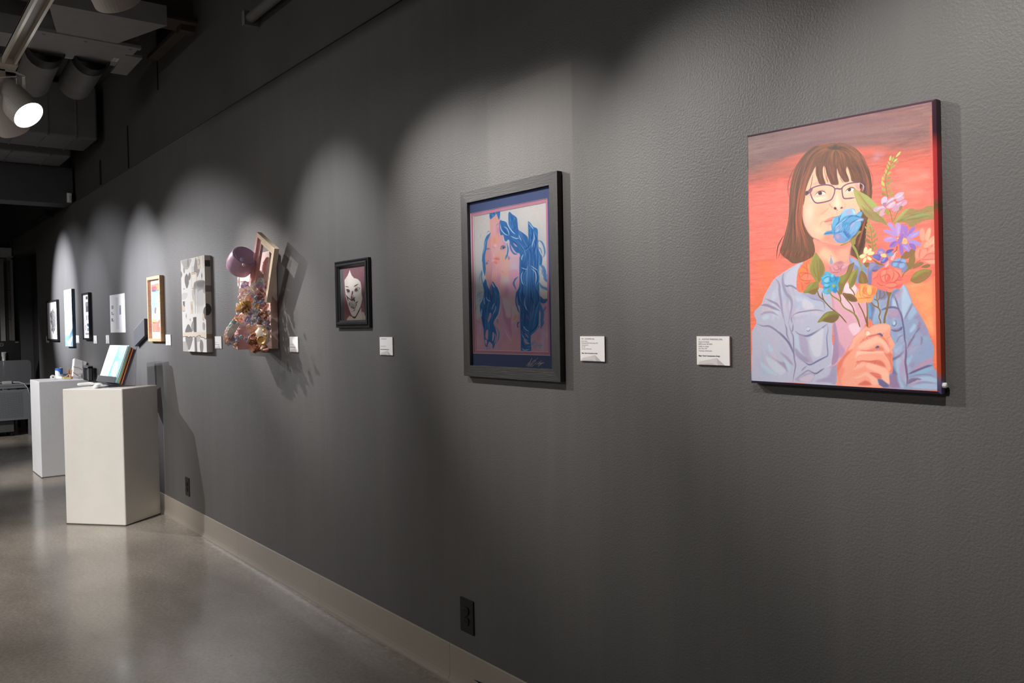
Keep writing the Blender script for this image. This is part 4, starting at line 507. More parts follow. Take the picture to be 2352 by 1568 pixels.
def paint_face_print():
    s = 19.6
    frames(Q=(760,590,s), R=(760,670,s))
    # picture area between the mouldings (grey mat strip left included)
    p = Paint(520, 640, [(774,617.5),(833.5,608.8),(837.5,736.8),(778.6,737.5)], bg='8d6a6e', seed=3)
    p.vgrad([(0,'8a686d'),(.5,'926c72'),(1,'a06a70')]); p.streaks(.012,20,20,(1,.8,.8))
    p.f('68696c','Q 250 480 425 480 470 1568 R 510 1340 300 1340 200 0',1,0,0)
    p.f('6a6062','R 1290 50 1480 70 1540 1330 1440 1330',1,0,0); p.f('a49cac','R 1370 90 1470 80 1520 1200 1440 1200',1,0,0)
    p.f('8a585e','R 480 400 600 460 720 800 800 1080 720 1080 500 900',.5,6)
    face='Q 710 590 680 700 620 860 490 1060 510 1350 530 1568 R 560 250 640 560 730 860 800 1030 860 1120 930 1140 990 1120 1090 920 1190 700 1250 450 1270 300 1235 130 1230 0 Q 1230 1400 1180 1140 1060 1020 980 990 900 970 800 850 745 720'
    p.f('e2dcd6',face,1,1,0); p.mask(face,0); p.g('d6ccc4','Q 560 1100',4,14,.6); p.g('ece8e2','R 1100 500',9,20,.7); p.mask(None)
    p.f('ddd3ce','R 600 1340 650 1180 680 1160 740 1090 800 1150 810 1120 880 1190 960 1215 1010 1150 1200 760 1230 760 1240 940 1290 960 1350 960 1420 1100 1480 1260 1510 1340',1,1,0)
    p.f('5e3c40','R 790 1050 860 1120 930 1140 990 1120 1100 900 1210 720 1150 900 1020 1150 970 1215 880 1190',.95,1)
    p.l('4e3a3e',1,'R 1240 940 1290 1050 1330 1330',.5); p.l('5a4a4c',.8,'R 1340 970 1420 1120 1500 1280',.7); p.f('cfc8c2','R 1260 960 1340 960 1400 1200 1330 1340 1290 1340',.9,1)
    D='4a3a3c'
    p.f(D,'Q 520 1345 600 1340 690 1385 600 1375',.9,1); p.f(D,'Q 900 1370 960 1290 1100 1240 1010 1320',.9,1)
    p.f('6a4a50','Q 560 1500 680 1490 740 1568 R 700 30 620 20 Q 600 1540',.95,1); p.f('40302e','R 600 0 690 0 680 40 620 30',.8,1); p.l(D,.8,'R 590 30 650 70 730 50'); p.l(D,.9,'Q 540 1500 640 1480 720 1510')
    p.f('f0ebe6','Q 930 1530 1020 1440 1150 1430 1060 1540 1000 1560',1); p.f('6a4a50','Q 930 1530 970 1460 1040 1440 1060 1480 1040 1550 960 1555',1,1); p.l(D,1,'Q 920 1540 980 1450 1160 1420 1080 1520 1020 1555'); p.l('8a7a78',.8,'Q 950 1420 1020 1375 1110 1410'); p.g('5a4a4a','R 1000 0',4,1.5,.6)
    p.f('5a4a4c','R 820 0 860 0 870 100 840 150 800 200',.9,1); p.f('6a5a5a','R 790 200 830 220 840 330 900 370 890 430 800 400 775 280',.9,2); p.f('5c4c4e','R 900 300 980 270 940 330 960 460 900 440',.9,1)
    p.f('b6aaa4','R 820 180 880 180 920 300 860 330',.8,3); p.hatch(['3f3234','6a5a58'],.8,'R 790 200 800 420','R 940 300 930 440',14,.8,ln=.6)
    p.l(D,1.6,'R 560 150 640 270 780 390 850 450'); p.l('5a4c4e',2.2,'R 580 180 630 300 660 430',.9,1); p.l('6a5a5a',2.2,'R 710 480 715 580 750 690',.8,1); p.f('cfc4be','R 720 480 800 460 960 500 1030 520 990 680 800 680 740 660',.7,3)
    p.l(D,1.6,'R 1100 440 1010 520 970 545'); p.f('5e5052','R 1080 460 1020 520 1040 600 990 700 1000 600',.9,1); p.l('8a7c78',3,'R 820 480 830 560',.5,2); p.f('8a7c76','R 780 700 860 680 960 740 900 790 800 750',.9,2); p.f('4e4244','R 900 870 990 790 960 840 930 890',.95,1); p.f('8a7a76','R 870 800 990 700 1010 640 980 770',.8,1); p.hatch(['7a6a66','a89c96'],1,'R 740 500 760 800','R 960 560 960 880',26,.6,ln=.4); p.l('b4a8a2',1,'R 790 900 850 910 920 890'); p.l('b0a49e',.8,'R 1010 850 1070 880 1100 850')
    for q in ('Q 1220 400 1250 480','Q 1120 540 1160 600','Q 1080 640 1130 660','Q 1030 720 1080 790','Q 1160 480 1210 540','Q 980 860 1020 830','Q 540 520 560 560'): p.l('b89ca4',1.4,q,.7,1)
    return p

def paint_boulders():
    s = 26.13
    frames(a=(405,580,s), b=(405,635,s), c=(405,690,s), d=(405,750,s))
    # front face and the wrapped right side in one sheet: u 0..0.8 front, 0.8..1 side
    p = Paint(400, 640, [(415.4,597.8),(471.3,585.7),(472.9,808.2),(420.2,806.7)], bg='e6e4e1', seed=4)
    def egg(c, q, n=18):
        p.f(c, q, 1, 1); p.mask(q); x = p.pts(q)
        p.hatch(['6a6665','8c8887','a09c9a','58555a'], .5, x[:len(x)//2+1], x[::-1][:len(x)-len(x)//2+1], n, .35, ln=.7); p.mask(None)
    # pts() of arrays are raster coordinates already
    egg('b9b4b0','a 310 500 500 440 920 370 860 700 740 980 600 1040 480 950 400 780'); p.l('7c7876',1.6,'a 700 400 700 700 690 900',.7,1); p.f('8a8482','a 700 400 760 390 790 700 740 900',.7,1)
    egg('a09994','a 440 900 530 1040 510 1250 460 1260 430 1100',6); egg('8f6f6a','a 280 1150 350 1250 360 1400 300 1560 270 1500',6)
    egg('9a9492','a 1190 300 1260 420 1420 950 1420 1200 1260 1550 1120 1300 1080 1000 1140 600'); p.f('d2d0cc','a 940 860 1080 840 1090 1200 940 1250',.9,1,0)
    egg('7d7876','a 540 1450 640 1310 720 1450 b 760 200 760 500 640 780 540 500 510 250'); egg('827c7a','a 810 1230 890 1400 b 860 150 800 280 740 150 a 730 1450',10)
    p.f('dccdb8','a 1290 300 1480 290 1490 900 1460 1020 1380 1020 1310 980',.95,1); p.f('cfccc8','a 1330 440 1440 440 1440 700 1380 740',1,1); p.l('6a6058',.8,'a 1330 560 1350 430 1430 450 1440 680 1370 750 1320 620'); p.f('d8c8b0','a 1590 230 1680 230 1680 900 1640 880 1620 540',.9,1)
    p.f('e0cdb4','a 890 1280 1200 1200 1250 1260 1270 1568 b 1260 600 1200 760 950 800 920 400',1,1); p.f('e9e7e4','a 950 1400 1020 1340 1180 1340 1210 1568 b 1200 600 1100 700 990 650 950 200',1,1); p.l('5c534c',.9,'a 890 1280 1190 1190 1270 1290'); p.l('5c534c',.7,'a 960 1370 1100 1310 1180 1340'); p.f('6a6866','b 1080 440 1200 420 1200 650 1090 690',1,0,0); p.l('5c534c',.9,'b 930 780 1180 790 1250 700')
    p.f('8c8886','b 1100 420 1730 320 1740 1040 1640 1040 1600 850 1400 900 1330 1000 1200 800 1090 1200',.95,2); p.f('6c6a6a','b 1260 420 1720 340 1600 760 1380 900 1300 700',.8,3)
    for x0, x1, cc in ((1120,1160,'8a8684'),(1250,1300,'aaa6a4'),(1340,1370,'a8a4a2'),(1420,1450,'b0acaa'),(1530,1560,'b4b0ae')): p.f(cc,'b %d 800 %d 800 c %d 700 %d 700'%(x0,x1,x1,x0),.6,3)
    p.f('b8b4b2','b 1090 800 1700 850 c 1720 300 1100 300',.5,6)
    p.f('d0ccc8','b 350 1090 620 1050 700 1120 650 1260 560 1430 330 1450',1,1); egg('c4bfbb','b 950 900 1060 900 1090 1450 1020 1510 960 1300',6); p.g('8a8684','b 470 800',2,1.4,.8); p.g('3a3c44','b 1560 0',1,5,.95)
    p.f('7c7a7a','c 380 130 520 120 520 480 400 350',1,0,0); p.f('dccebc','c 350 360 500 480 540 720 500 740 360 710',1,1); p.l('5c544c',.7,'c 350 300 420 460'); p.l('6a5c4c',.8,'c 350 700 450 720 520 680')
    p.f('dcc9ac','c 850 210 980 120 1010 200 1020 830 960 860 870 860 900 600',1,1); p.f('b8b0aa','c 890 320 970 320 970 600 890 600',.9,1); p.l('7a6a54',.8,'c 850 210 970 130'); p.l('7a6a54',.8,'c 870 620 1000 710')
    p.g('6a6870','c 595 1000',1,4.2,.9); p.g('5a5a62','c 825 1220',.8,2.2,.9); p.f('5c5654','c 1000 1090 1200 1050 1200 1568 d 1200 380 1040 380',1,1,0)
    egg('767270','d 540 400 600 100 c 720 1490 d 860 130 920 380'); egg('9e9a96','c 880 1568 960 1330 1030 1340 d 1040 150 980 340 900 200',8); egg('a8a4a2','c 1560 1450 1620 1360 1700 1500 d 1690 200 1640 270 1560 150',8)
    egg('5e5a58','c 1610 800 1650 550 1760 420 1800 420 1800 1170 1680 1120'); p.f('dccbb2','c 1560 880 1660 900 1660 1240 1580 1240',.9,1); p.l('6a5c4c',.7,'c 1570 1100 1600 1230 1670 1220')
    egg('8d8987','d 540 650 700 640 960 700 930 950 800 1350 720 1400 600 1200'); p.f('b4b0ae','d 380 930 560 920 680 1200 700 1480 400 1480',.85,1,0); p.f('787473','d 1060 700 1200 700 1230 1520 1080 1520',1,1,0); p.f('c0b8b4','d 1190 640 1400 600 1420 900 1200 960',1,1,0); egg('88827f','d 1460 800 1560 950 1580 1250 1530 1520 1420 1500 1370 1200 1400 900')
    band='d 360 420 500 410 850 370 1200 380 1790 370 1790 680 1720 760 1600 680 1430 650 1400 580 1260 600 1130 690 1060 630 940 660 800 640 760 700 640 630 500 640 360 670'
    p.f('e2d6c8',band,1,1,0); p.l('3a3230',1.1,'d 360 670 500 635 640 640 760 700 800 645 940 665 1060 640 1130 690 1260 600 1400 580 1440 660 1600 690 1720 770 1790 680',.95,0,.02); p.g('d9a868','d 1380 530',2.6,1.2,.6); p.g('d8ac74','d 1090 610',1.5,1,.6); p.g('d8ac74','d 620 610',2.5,.8,.5)
    p.streaks(.012,2,2,(1,1,1))
    return p
# ---------------------------------------------------------------- building helpers
SEEN = {}
def lin(c):
    if isinstance(c, str): c = [int(c[i:i+2], 16)/255 for i in (0, 2, 4)]
    return tuple(x/12.92 if x <= .04045 else ((x+.055)/1.055)**2.4 for x in c)
class N:
    def __init__(s, name):
        s.m = bpy.data.materials.new(name); s.m.use_nodes = True; s.t = s.m.node_tree; s.b = s.t.nodes['Principled BSDF']
    def n(s, typ, **k):
        o = s.t.nodes.new(typ)
        for a, v in k.items():
            if a in o.inputs: o.inputs[a].default_value = v
            else: setattr(o, a, v)
        return o
    def l(s, a, b): s.t.links.new(a, b)
    def noise(s, scale, detail=4, rough=.6, co=None, sc=(1, 1, 1)):
        tc = s.n('ShaderNodeTexCoord'); mp = s.n('ShaderNodeMapping'); mp.inputs['Scale'].default_value = sc
        s.l(tc.outputs['Object'], mp.inputs[0]); n = s.n('ShaderNodeTexNoise'); n.inputs['Scale'].default_value = scale; n.inputs['Detail'].default_value = detail; n.inputs['Roughness'].default_value = rough
        s.l(mp.outputs[0], n.inputs['Vector']); return n.outputs['Fac']
    def ramp(s, fac, stops):
        r = s.n('ShaderNodeValToRGB'); e = r.color_ramp.elements
        while len(e) < len(stops): e.new(.5)
        for x, (p, c) in zip(e, stops): x.position = p; x.color = (*c, 1)
        s.l(fac, r.inputs[0]); return r.outputs[0]
    def bump(s, h, strength, dist=.002):
        b = s.n('ShaderNodeBump'); b.inputs['Strength'].default_value = strength; b.inputs['Distance'].default_value = dist
        s.l(h, b.inputs['Height']); s.l(b.outputs[0], s.b.inputs['Normal'])
    def base(s, c): s.l(c, s.b.inputs['Base Color'])
def sca(c, k): return tuple(min(1, x*k) for x in c)
def mat(name, col, rough=.6, metal=0, spec=.5, var=.08, scale=12, bump=0, bscale=80, sc=(1, 1, 1)):
    if name in SEEN: return SEEN[name]
    c = lin(col); q = N(name); q.b.inputs['Roughness'].default_value = rough; q.b.inputs['Metallic'].default_value = metal; q.b.inputs['Specular IOR Level'].default_value = spec
    q.base(q.ramp(q.noise(scale, sc=sc), [(.3, sca(c, 1-var)), (.7, sca(c, 1+var))]))
    if bump: q.bump(q.noise(bscale, 3, sc=sc), bump)
    SEEN[name] = q.m; return q.m
class MB:
    def __init__(s): s.v, s.f, s.uv, s.mi = [], [], {}, []
    def add(s, vs, fs, mi=0):
        o = len(s.v); s.v += [tuple(x) for x in vs]
        for f in fs: s.f.append([i+o for i in f]); s.mi.append(mi)
        return s
    def box(s, a, b, mi=0):
        (x0, y0, z0), (x1, y1, z1) = a, b
        return s.add([(x0, y0, z0), (x1, y0, z0), (x1, y1, z0), (x0, y1, z0), (x0, y0, z1), (x1, y0, z1), (x1, y1, z1), (x0, y1, z1)],
                     [(3, 2, 1, 0), (4, 5, 6, 7), (0, 1, 5, 4), (1, 2, 6, 5), (2, 3, 7, 6), (3, 0, 4, 7)], mi)
    def hexa(s, P, mi=0):       # eight corners: bottom four, top four
        return s.add(P, [(3, 2, 1, 0), (4, 5, 6, 7), (0, 1, 5, 4), (1, 2, 6, 5), (2, 3, 7, 6), (3, 0, 4, 7)], mi)
    def obox(s, c, ax, ay, az, mi=0):  # oriented box, half vectors
        c, ax, ay, az = map(Vector, (c, ax, ay, az))
        return s.hexa([c-ax-ay-az, c+ax-ay-az, c+ax+ay-az, c-ax+ay-az, c-ax-ay+az, c+ax-ay+az, c+ax+ay+az, c-ax+ay+az], mi)
    def prism(s, poly, d, mi=0):
        d = Vector(d); n = len(poly); P = [Vector(p) for p in poly]
        return s.add(P+[p+d for p in P], [tuple(range(n))[::-1], tuple(range(n, 2*n))]+[(i, (i+1) % n, n+(i+1) % n, n+i) for i in range(n)], mi)
    def tube(s, pts, r, n=10, mi=0, caps=True):
        P = [Vector(p) for p in pts]; R = r if isinstance(r, (list, tuple)) else [r]*len(P); rings = []
        t0 = (P[1]-P[0]).normalized(); a = t0.orthogonal().normalized()
        for i, p in enumerate(P):
            t = (P[min(i+1, len(P)-1)]-P[max(i-1, 0)]).normalized(); a = (a-t*a.dot(t)).normalized(); b = t.cross(a)
            rings.append([p+(a*math.cos(k*2*math.pi/n)+b*math.sin(k*2*math.pi/n))*R[i] for k in range(n)])
        fs = [(i*n+k, i*n+(k+1) % n, (i+1)*n+(k+1) % n, (i+1)*n+k) for i in range(len(P)-1) for k in range(n)]
        if caps: fs += [tuple(range(n))[::-1], tuple((len(P)-1)*n+k for k in range(n))]
        return s.add([v for q in rings for v in q], fs, mi)
    def lathe(s, o, axis, prof, n=24, mi=0):     # prof: (radius, along axis)
        o, w_ = Vector(o), Vector(axis).normalized(); a = w_.orthogonal().normalized(); b = w_.cross(a); vs = []
        for r, h in prof: vs += [o+w_*h+(a*math.cos(k*2*math.pi/n)+b*math.sin(k*2*math.pi/n))*r for k in range(n)]
        fs = [(i*n+k, i*n+(k+1) % n, (i+1)*n+(k+1) % n, (i+1)*n+k) for i in range(len(prof)-1) for k in range(n)]
        return s.add(vs, fs, mi)
    def build(s, name, mats, parent=None, smooth=False, bevel=0, seg=2):
        me = bpy.data.meshes.new(name); me.from_pydata(s.v, [], s.f)
        for m in (mats if isinstance(mats, (list, tuple)) else [mats]): me.materials.append(m)
        me.polygons.foreach_set('material_index', s.mi)
        if smooth: me.polygons.foreach_set('use_smooth', [True]*len(s.f))
        me.update(); o = bpy.data.objects.new(name, me); C.objects.link(o)
        if smooth:
            pass
        if parent is not None:
            o.parent = parent; o.matrix_parent_inverse = parent_inv(parent)
        if bevel:
            b = o.modifiers.new('bevel', 'BEVEL'); b.width = bevel; b.segments = seg; b.limit_method = 'ANGLE'
            b.harden_normals = False
        return o
def parent_inv(p):
    M = Matrix.Translation(p.location); q = p.parent
    M = Matrix.LocRotScale(p.location, p.rotation_euler, p.scale)
    return M.inverted() if p.parent is None else (parent_inv(p.parent).inverted() @ p.matrix_parent_inverse @ M).inverted()
def tag(o, label=None, cat=None, group=None, kind=None):
    for k, v in (('label', label), ('category', cat), ('group', group), ('kind', kind)):
        if v: o[k] = v
    return o
def thing(name, label, cat, loc, group=None):
    o = bpy.data.objects.new(name, None); C.objects.link(o); o.location = loc; o.empty_display_size = .1
    return tag(o, label, cat, group)
def struct(o): o['kind'] = 'structure'; return o
def image_mat(name, P, rough=.55, gain=1.0, spec=.4, bump=0, bscale=900, coat=0):
    h, w_ = P.h, P.w
    px = np.ones((h, w_, 4), np.float32); px[..., :3] = P.out()[::-1]
    im = bpy.data.images.new(name, w_, h); im.pixels.foreach_set(px.ravel()); im.update(); im.pack()
    q = N(name); t = q.n('ShaderNodeTexImage'); t.image = im; t.extension = 'EXTEND'
    mx = q.n('ShaderNodeMix'); mx.data_type = 'RGBA'; mx.blend_type = 'MULTIPLY'; mx.inputs[0].default_value = 1
    q.l(t.outputs[0], mx.inputs[6]); mx.inputs[7].default_value = (gain, gain, gain, 1); q.base(mx.outputs[2])
    q.b.inputs['Roughness'].default_value = rough; q.b.inputs['Specular IOR Level'].default_value = spec
    if coat: q.b.inputs['Coat Weight'].default_value = coat; q.b.inputs['Coat Roughness'].default_value = .3
    if bump: q.bump(q.noise(bscale, 2), bump, .0006)
    return q.m
def sheet(name, m, TL, TR, BR, BL, parent=None, thick=None):
    """a flat picture: quad with UV, optionally with a body behind it"""
    me = bpy.data.meshes.new(name); me.from_pydata([tuple(p) for p in (BL, BR, TR, TL)], [], [(0, 1, 2, 3)])
    u = me.uv_layers.new(name='uv'); u.data.foreach_set('uv', [0, 0, 1, 0, 1, 1, 0, 1]); me.materials.append(m); me.update()
    o = bpy.data.objects.new(name, me); C.objects.link(o)
    if parent is not None: o.parent = parent; o.matrix_parent_inverse = parent_inv(parent)
    return o
def rails(parent, x0, x1, z0, z1, prof, m, name='frame_rail', mside=None):
    """a mitred picture frame; prof = closed list of (inward, out from the wall)"""
    n = len(prof); names = []
    cs = [lambda u: (x0+u, z1-u), lambda u: (x1-u, z1-u), lambda u: (x1-u, z0+u), lambda u: (x0+u, z0+u)]
    for k in range(4):
        a, b = cs[k], cs[(k+1) % 4]; q = MB(); vs = []
        for u, y in prof: x, z = a(u); vs.append((x, -y, z))
        for u, y in prof: x, z = b(u); vs.append((x, -y, z))
        q.add(vs, [(i, (i+1) % n, n+(i+1) % n, n+i) for i in range(n)]+[tuple(range(n))[::-1], tuple(range(n, 2*n))])
        o = q.build(name, m[k % 2] if isinstance(m, (list, tuple)) else m, parent); fixn(o.data)
def fixn(me):
    import bmesh
    b = bmesh.new(); b.from_mesh(me); bmesh.ops.recalc_face_normals(b, faces=b.faces); b.to_mesh(me); b.free(); me.update()
def glass_mat():
    if 'glass' in SEEN: return SEEN['glass']
    q = N('glazing'); t = q.t; tr = q.n('ShaderNodeBsdfTransparent'); gl = q.n('ShaderNodeBsdfGlossy'); gl.inputs['Roughness'].default_value = .03
    fr = q.n('ShaderNodeFresnel'); fr.inputs[0].default_value = 1.45; mx = q.n('ShaderNodeMixShader'); q.l(fr.outputs[0], mx.inputs[0]); q.l(tr.outputs[0], mx.inputs[1]); q.l(gl.outputs[0], mx.inputs[2])
    q.l(mx.outputs[0], t.nodes['Material Output'].inputs[0]); SEEN['glass'] = q.m; return q.m
def text_mesh(name, body, size, x, z, y, m, parent, bold=0, sx=1):
    cu = bpy.data.curves.new(name, 'FONT'); cu.body = body; cu.size = size; cu.resolution_u = 2; cu.space_line = 1.15; cu.offset = bold
    o = bpy.data.objects.new(name, cu); C.objects.link(o); dg = bpy.context.evaluated_depsgraph_get()
    me = bpy.data.meshes.new_from_object(o.evaluated_get(dg)); bpy.data.objects.remove(o); me.materials.clear(); me.materials.append(m)
    me.transform(Matrix(((sx, 0, 0, x), (0, 0, -1, y), (0, 1, 0, z), (0, 0, 0, 1)))); o = bpy.data.objects.new(name, me); C.objects.link(o)
    if parent is not None: o.parent = parent; o.matrix_parent_inverse = parent_inv(parent)
    return o
# ---------------------------------------------------------------- the room
def wall_material():
    q = N('charcoal_wall_paint'); q.b.inputs['Roughness'].default_value = .5; q.b.inputs['Specular IOR Level'].default_value = .35
    a = q.ramp(q.noise(.9, 5, .6, sc=(1, 1, .35)), [(.3, (.099, .096, .094)), (.7, (.117, .114, .111))])
    s_ = q.ramp(q.noise(7, 6, .7, sc=(1, 1, .06)), [(.45, (1, 1, 1)), (.8, (1.16, 1.15, 1.14))])      # roller streaks, drips
    mx = q.n('ShaderNodeMix'); mx.data_type = 'RGBA'; mx.blend_type = 'MULTIPLY'; mx.inputs[0].default_value = 1; q.l(a, mx.inputs[6]); q.l(s_, mx.inputs[7])
    # scuffs: small pale scratches
    sc_ = q.ramp(q.noise(9, 9, .75, sc=(1.6, 1, .9)), [(.735, (0, 0, 0)), (.76, (.05, .05, .05))])
    ad = q.n('ShaderNodeMix'); ad.data_type = 'RGBA'; ad.blend_type = 'ADD'; ad.inputs[0].default_value = .5; q.l(mx.outputs[2], ad.inputs[6]); q.l(sc_, ad.inputs[7])
    # a repainted rectangle above the framed drawing, a little paler
    tc = q.n('ShaderNodeTexCoord'); sx = q.n('ShaderNodeSeparateXYZ'); q.l(tc.outputs['Object'], sx.inputs[0])
    def edge(sock, lo, hi):
        r = q.n('ShaderNodeMapRange'); r.inputs[1].default_value = lo; r.inputs[2].default_value = hi; q.l(sock, r.inputs[0]); return r.outputs[0]
    def mul(a_, b_):
        m_ = q.n('ShaderNodeMath'); m_.operation = 'MULTIPLY'; q.l(a_, m_.inputs[0]); q.l(b_, m_.inputs[1]); return m_.outputs[0]
    X, Z = sx.outputs[0], sx.outputs[2]
    k = mul(mul(edge(X, -2.43, -2.39), edge(X, -1.955, -1.965)), mul(edge(Z, 2.25, 2.23), edge(Z, 1.7, 2.05)))
    pt = q.n('ShaderNodeMix'); pt.data_type = 'RGBA'; pt.blend_type = 'MULTIPLY'; q.l(k, pt.inputs[0]); q.l(ad.outputs[2], pt.inputs[6]); pt.inputs[7].default_value = (1.32, 1.3, 1.28, 1)
    q.base(pt.outputs[2]); q.bump(q.noise(170, 3, .55), .35, .0035); return q.m
M_WALL = wall_material()
M_DARK = mat('dark_ceiling_paint', '403f3f', .8, var=.15, scale=3, bump=.2, bscale=60)
M_UP = mat('upper_wall_paint', '4a4949', .75, var=.12, scale=2, bump=.25, bscale=120)
M_GREYW = mat('grey_side_wall_paint', 'a8a6a4', .8, bump=.2)
def floor_material():
    q = N('polished_concrete'); q.b.inputs['Specular IOR Level'].default_value = .65
    a = q.ramp(q.noise(1.1, 7, .65, sc=(1, 1.6, 1)), [(.32, (.27, .235, .2)), (.5, (.335, .295, .252)), (.7, (.41, .37, .322))])
    b = q.ramp(q.noise(60, 4, .7), [(.35, (.82, .82, .82)), (.65, (1.12, 1.12, 1.12))])
    mx = q.n('ShaderNodeMix'); mx.data_type = 'RGBA'; mx.blend_type = 'MULTIPLY'; mx.inputs[0].default_value = 1; q.l(a, mx.inputs[6]); q.l(b, mx.inputs[7])
    vo = q.n('ShaderNodeTexVoronoi'); vo.inputs['Scale'].default_value = 5; tc = q.n('ShaderNodeTexCoord'); q.l(tc.outputs['Object'], vo.inputs['Vector'])
    sp = q.ramp(vo.outputs['Distance'], [(.022, (.25, .22, .2)), (.034, (1, 1, 1))])
    m2 = q.n('ShaderNodeMix'); m2.data_type = 'RGBA'; m2.blend_type = 'MULTIPLY'; m2.inputs[0].default_value = .6; q.l(mx.outputs[2], m2.inputs[6]); q.l(sp, m2.inputs[7])
    # pale lime bloom along the skirting
    sx = q.n('ShaderNodeSeparateXYZ'); q.l(tc.outputs['Object'], sx.inputs[0]); mr = q.n('ShaderNodeMapRange'); mr.inputs[1].default_value = -.16; mr.inputs[2].default_value = -.03; q.l(sx.outputs[1], mr.inputs[0])
    nz = q.ramp(q.noise(14, 6, .75, sc=(1, 2, 1)), [(.5, (0, 0, 0)), (.7, (1, 1, 1))]); mu = q.n('ShaderNodeMath'); mu.operation = 'MULTIPLY'; q.l(mr.outputs[0], mu.inputs[0]); q.l(nz, mu.inputs[1])
    m3 = q.n('ShaderNodeMix'); m3.data_type = 'RGBA'; q.l(mu.outputs[0], m3.inputs[0]); q.l(m2.outputs[2], m3.inputs[6]); m3.inputs[7].default_value = (.5, .46, .41, 1)
    q.base(m3.outputs[2])
    r = q.n('ShaderNodeMapRange'); q.l(q.noise(2.5, 6, .7, sc=(1, 2.5, 1)), r.inputs[0]); r.inputs[1].default_value = .3; r.inputs[2].default_value = .7; r.inputs[3].default_value = .12; r.inputs[4].default_value = .28; q.l(r.outputs[0], q.b.inputs['Roughness'])
    q.bump(q.noise(25, 5, .6), .06, .003); return q.m
XE, XN, XO = -14.35, 3.0, -7.0        # far end wall, near end wall, opposite side
CEIL = 3.72
struct(MB().box((XE-.2, XO-.2, -.1), (XN+.2, .6, 0)).build('floor', floor_material()))
struct(MB().box((XE-.2, XO-.2, CEIL), (XN+.2, .6, CEIL+.1)).build('ceiling', M_DARK))
wl = struct(MB().box((-12.1, 0, 0), (XN, .2, 2.76)).box((XE, 0, 2.535), (-12.1, .2, 2.76)).build('wall_right', M_WALL))
M_REC = mat('recess_shade_paint', '211f22', .8, bump=.2)  # shade over this stretch of wall put into a near-black colour
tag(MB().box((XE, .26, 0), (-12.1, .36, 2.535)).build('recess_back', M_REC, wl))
tag(MB().box((XE, .045, 2.76), (XN, .2, CEIL)).build('upper_panel', M_UP, wl))
M_GAP = mat('dark_reveal', '151414', .9)
tag(MB().box((XE, .0, 2.752), (XN, .05, 2.7555)).build('reveal_line', M_GAP, wl))
for x, z0, z1, wd in ((-7.59, 2.775, 3.15, .02), (-6.66, 3.24, 3.49, .012), (-8.63, 2.80, 3.03, .05), (-3.0, 2.775, 3.7, .01)):
    MB().box((x-wd/2, .038, z0), (x+wd/2, .05, z1)).build('panel_joint', M_GAP, wl)
MB().box((-14.12, -.003, 2.54), (-14.06, .03, 2.76)).build('panel_joint', M_GAP, wl)
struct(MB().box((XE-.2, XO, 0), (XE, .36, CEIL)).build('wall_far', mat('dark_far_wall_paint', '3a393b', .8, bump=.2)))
struct(MB().box((XN, XO, 0), (XN+.2, .36, CEIL)).build('wall_near', M_GREYW))
struct(MB().box((XE, XO-.2, 0), (XN, XO, CEIL)).build('wall_left', M_GREYW))
# cove base
M_BASE = mat('grey_cove_base', '9f968b', .45, var=.05, scale=3, sc=(.3, 1, 1))
prof = [(0, 0), (-.016, 0), (-.0155, .006), (-.011, .016), (-.007, .03), (-.0055, .05), (-.005, .148), (-.003, .152), (0, .152)]
cuts = [-12.1, -9.4, -6.3, -5.05, -3.9, -2.72, -1.5, 0, 1.2, XN]
bb = struct(MB().prism([(cuts[0], y, z) for y, z in prof], (cuts[1]-cuts[0], 0, 0)).build('baseboard_right', M_BASE)); fixn(bb.data)
for a, b in zip(cuts[1:-1], cuts[2:]):
    o = MB().prism([(a+.0012, y, z) for y, z in prof], (b-a-.0012, 0, 0)).build('base_strip', M_BASE, bb); fixn(o.data)
MB().add([(-2.56, -.0056, .06), (-2.50, -.0056, .066), (-2.49, -.0056, .06), (-2.52, -.0056, .056)], [(0, 3, 2, 1)]).build('scuff_mark', mat('black_scuff', '1c1a18', .8), bb)
# recess: cove on the far wall, door in the far wall
M_ALU = mat('satin_aluminium', 'b4b0aa', .3, .9, var=.04); M_LG = mat('pale_grey_frame', '8e8e8c', .5)
dr = struct(thing('door_1', None, None, (XE, -.55, 0)))
MB().box((XE, -1.15, 0), (XE+.02, .0, 2.66)).build('door_frame', mat('grey_door_frame', '565655', .5), dr)
MB().box((XE+.02, -1.1, .08), (XE+.03, -.06, 2.46)).build('glass_leaf', mat('smoky_door_glass', '3a393b', .08, spec=.7), dr)
MB().box((XE+.02, -.16, .0), (XE+.045, -.10, 2.5)).build('stile', M_LG, dr)
MB().box((XE+.03, -.02, .0), (XE+.09, .012, 2.49)).build('pull_bar', M_ALU, dr)
for z in (2.04, 1.61, 1.29): MB().tube([(XE+.02, -.045, z), (XE+.07, -.015, z)], .008, 8).build('bolt', M_ALU, dr)
MB().box((XE+.02, -1.1, 2.52), (XE+.1, .02, 2.66)).build('header_box', mat('bright_header', 'c8ccd0', .35), dr)
MB().lathe((XE+.1, -.035, 2.5), (1, 0, 0), [(.0, 0), (.03, 0), (.03, .03), (0, .03)], 12).build('roller', M_ALU, dr)
# ---------------------------------------------------------------- pictures on the wall
GAIN = 1.04
M_BLACKW = mat('black_ribbed_wood', '2b2a2a', .5, var=.35, scale=30, bump=.5, bscale=30, sc=(.6, 1, 14))
M_BLACKV = mat('black_ribbed_wood_upright', '2b2a2a', .5, var=.35, scale=30, bump=.5, bscale=30, sc=(14, 1, .6))
def corner(px, t): return at(px[0], px[1], Y=-t)
def box_rect(cs, t):
    P = [corner(c, t) for c in cs]
    return (P[0].x+P[3].x)/2, (P[1].x+P[2].x)/2, (P[2].z+P[3].z)/2, (P[0].z+P[1].z)/2
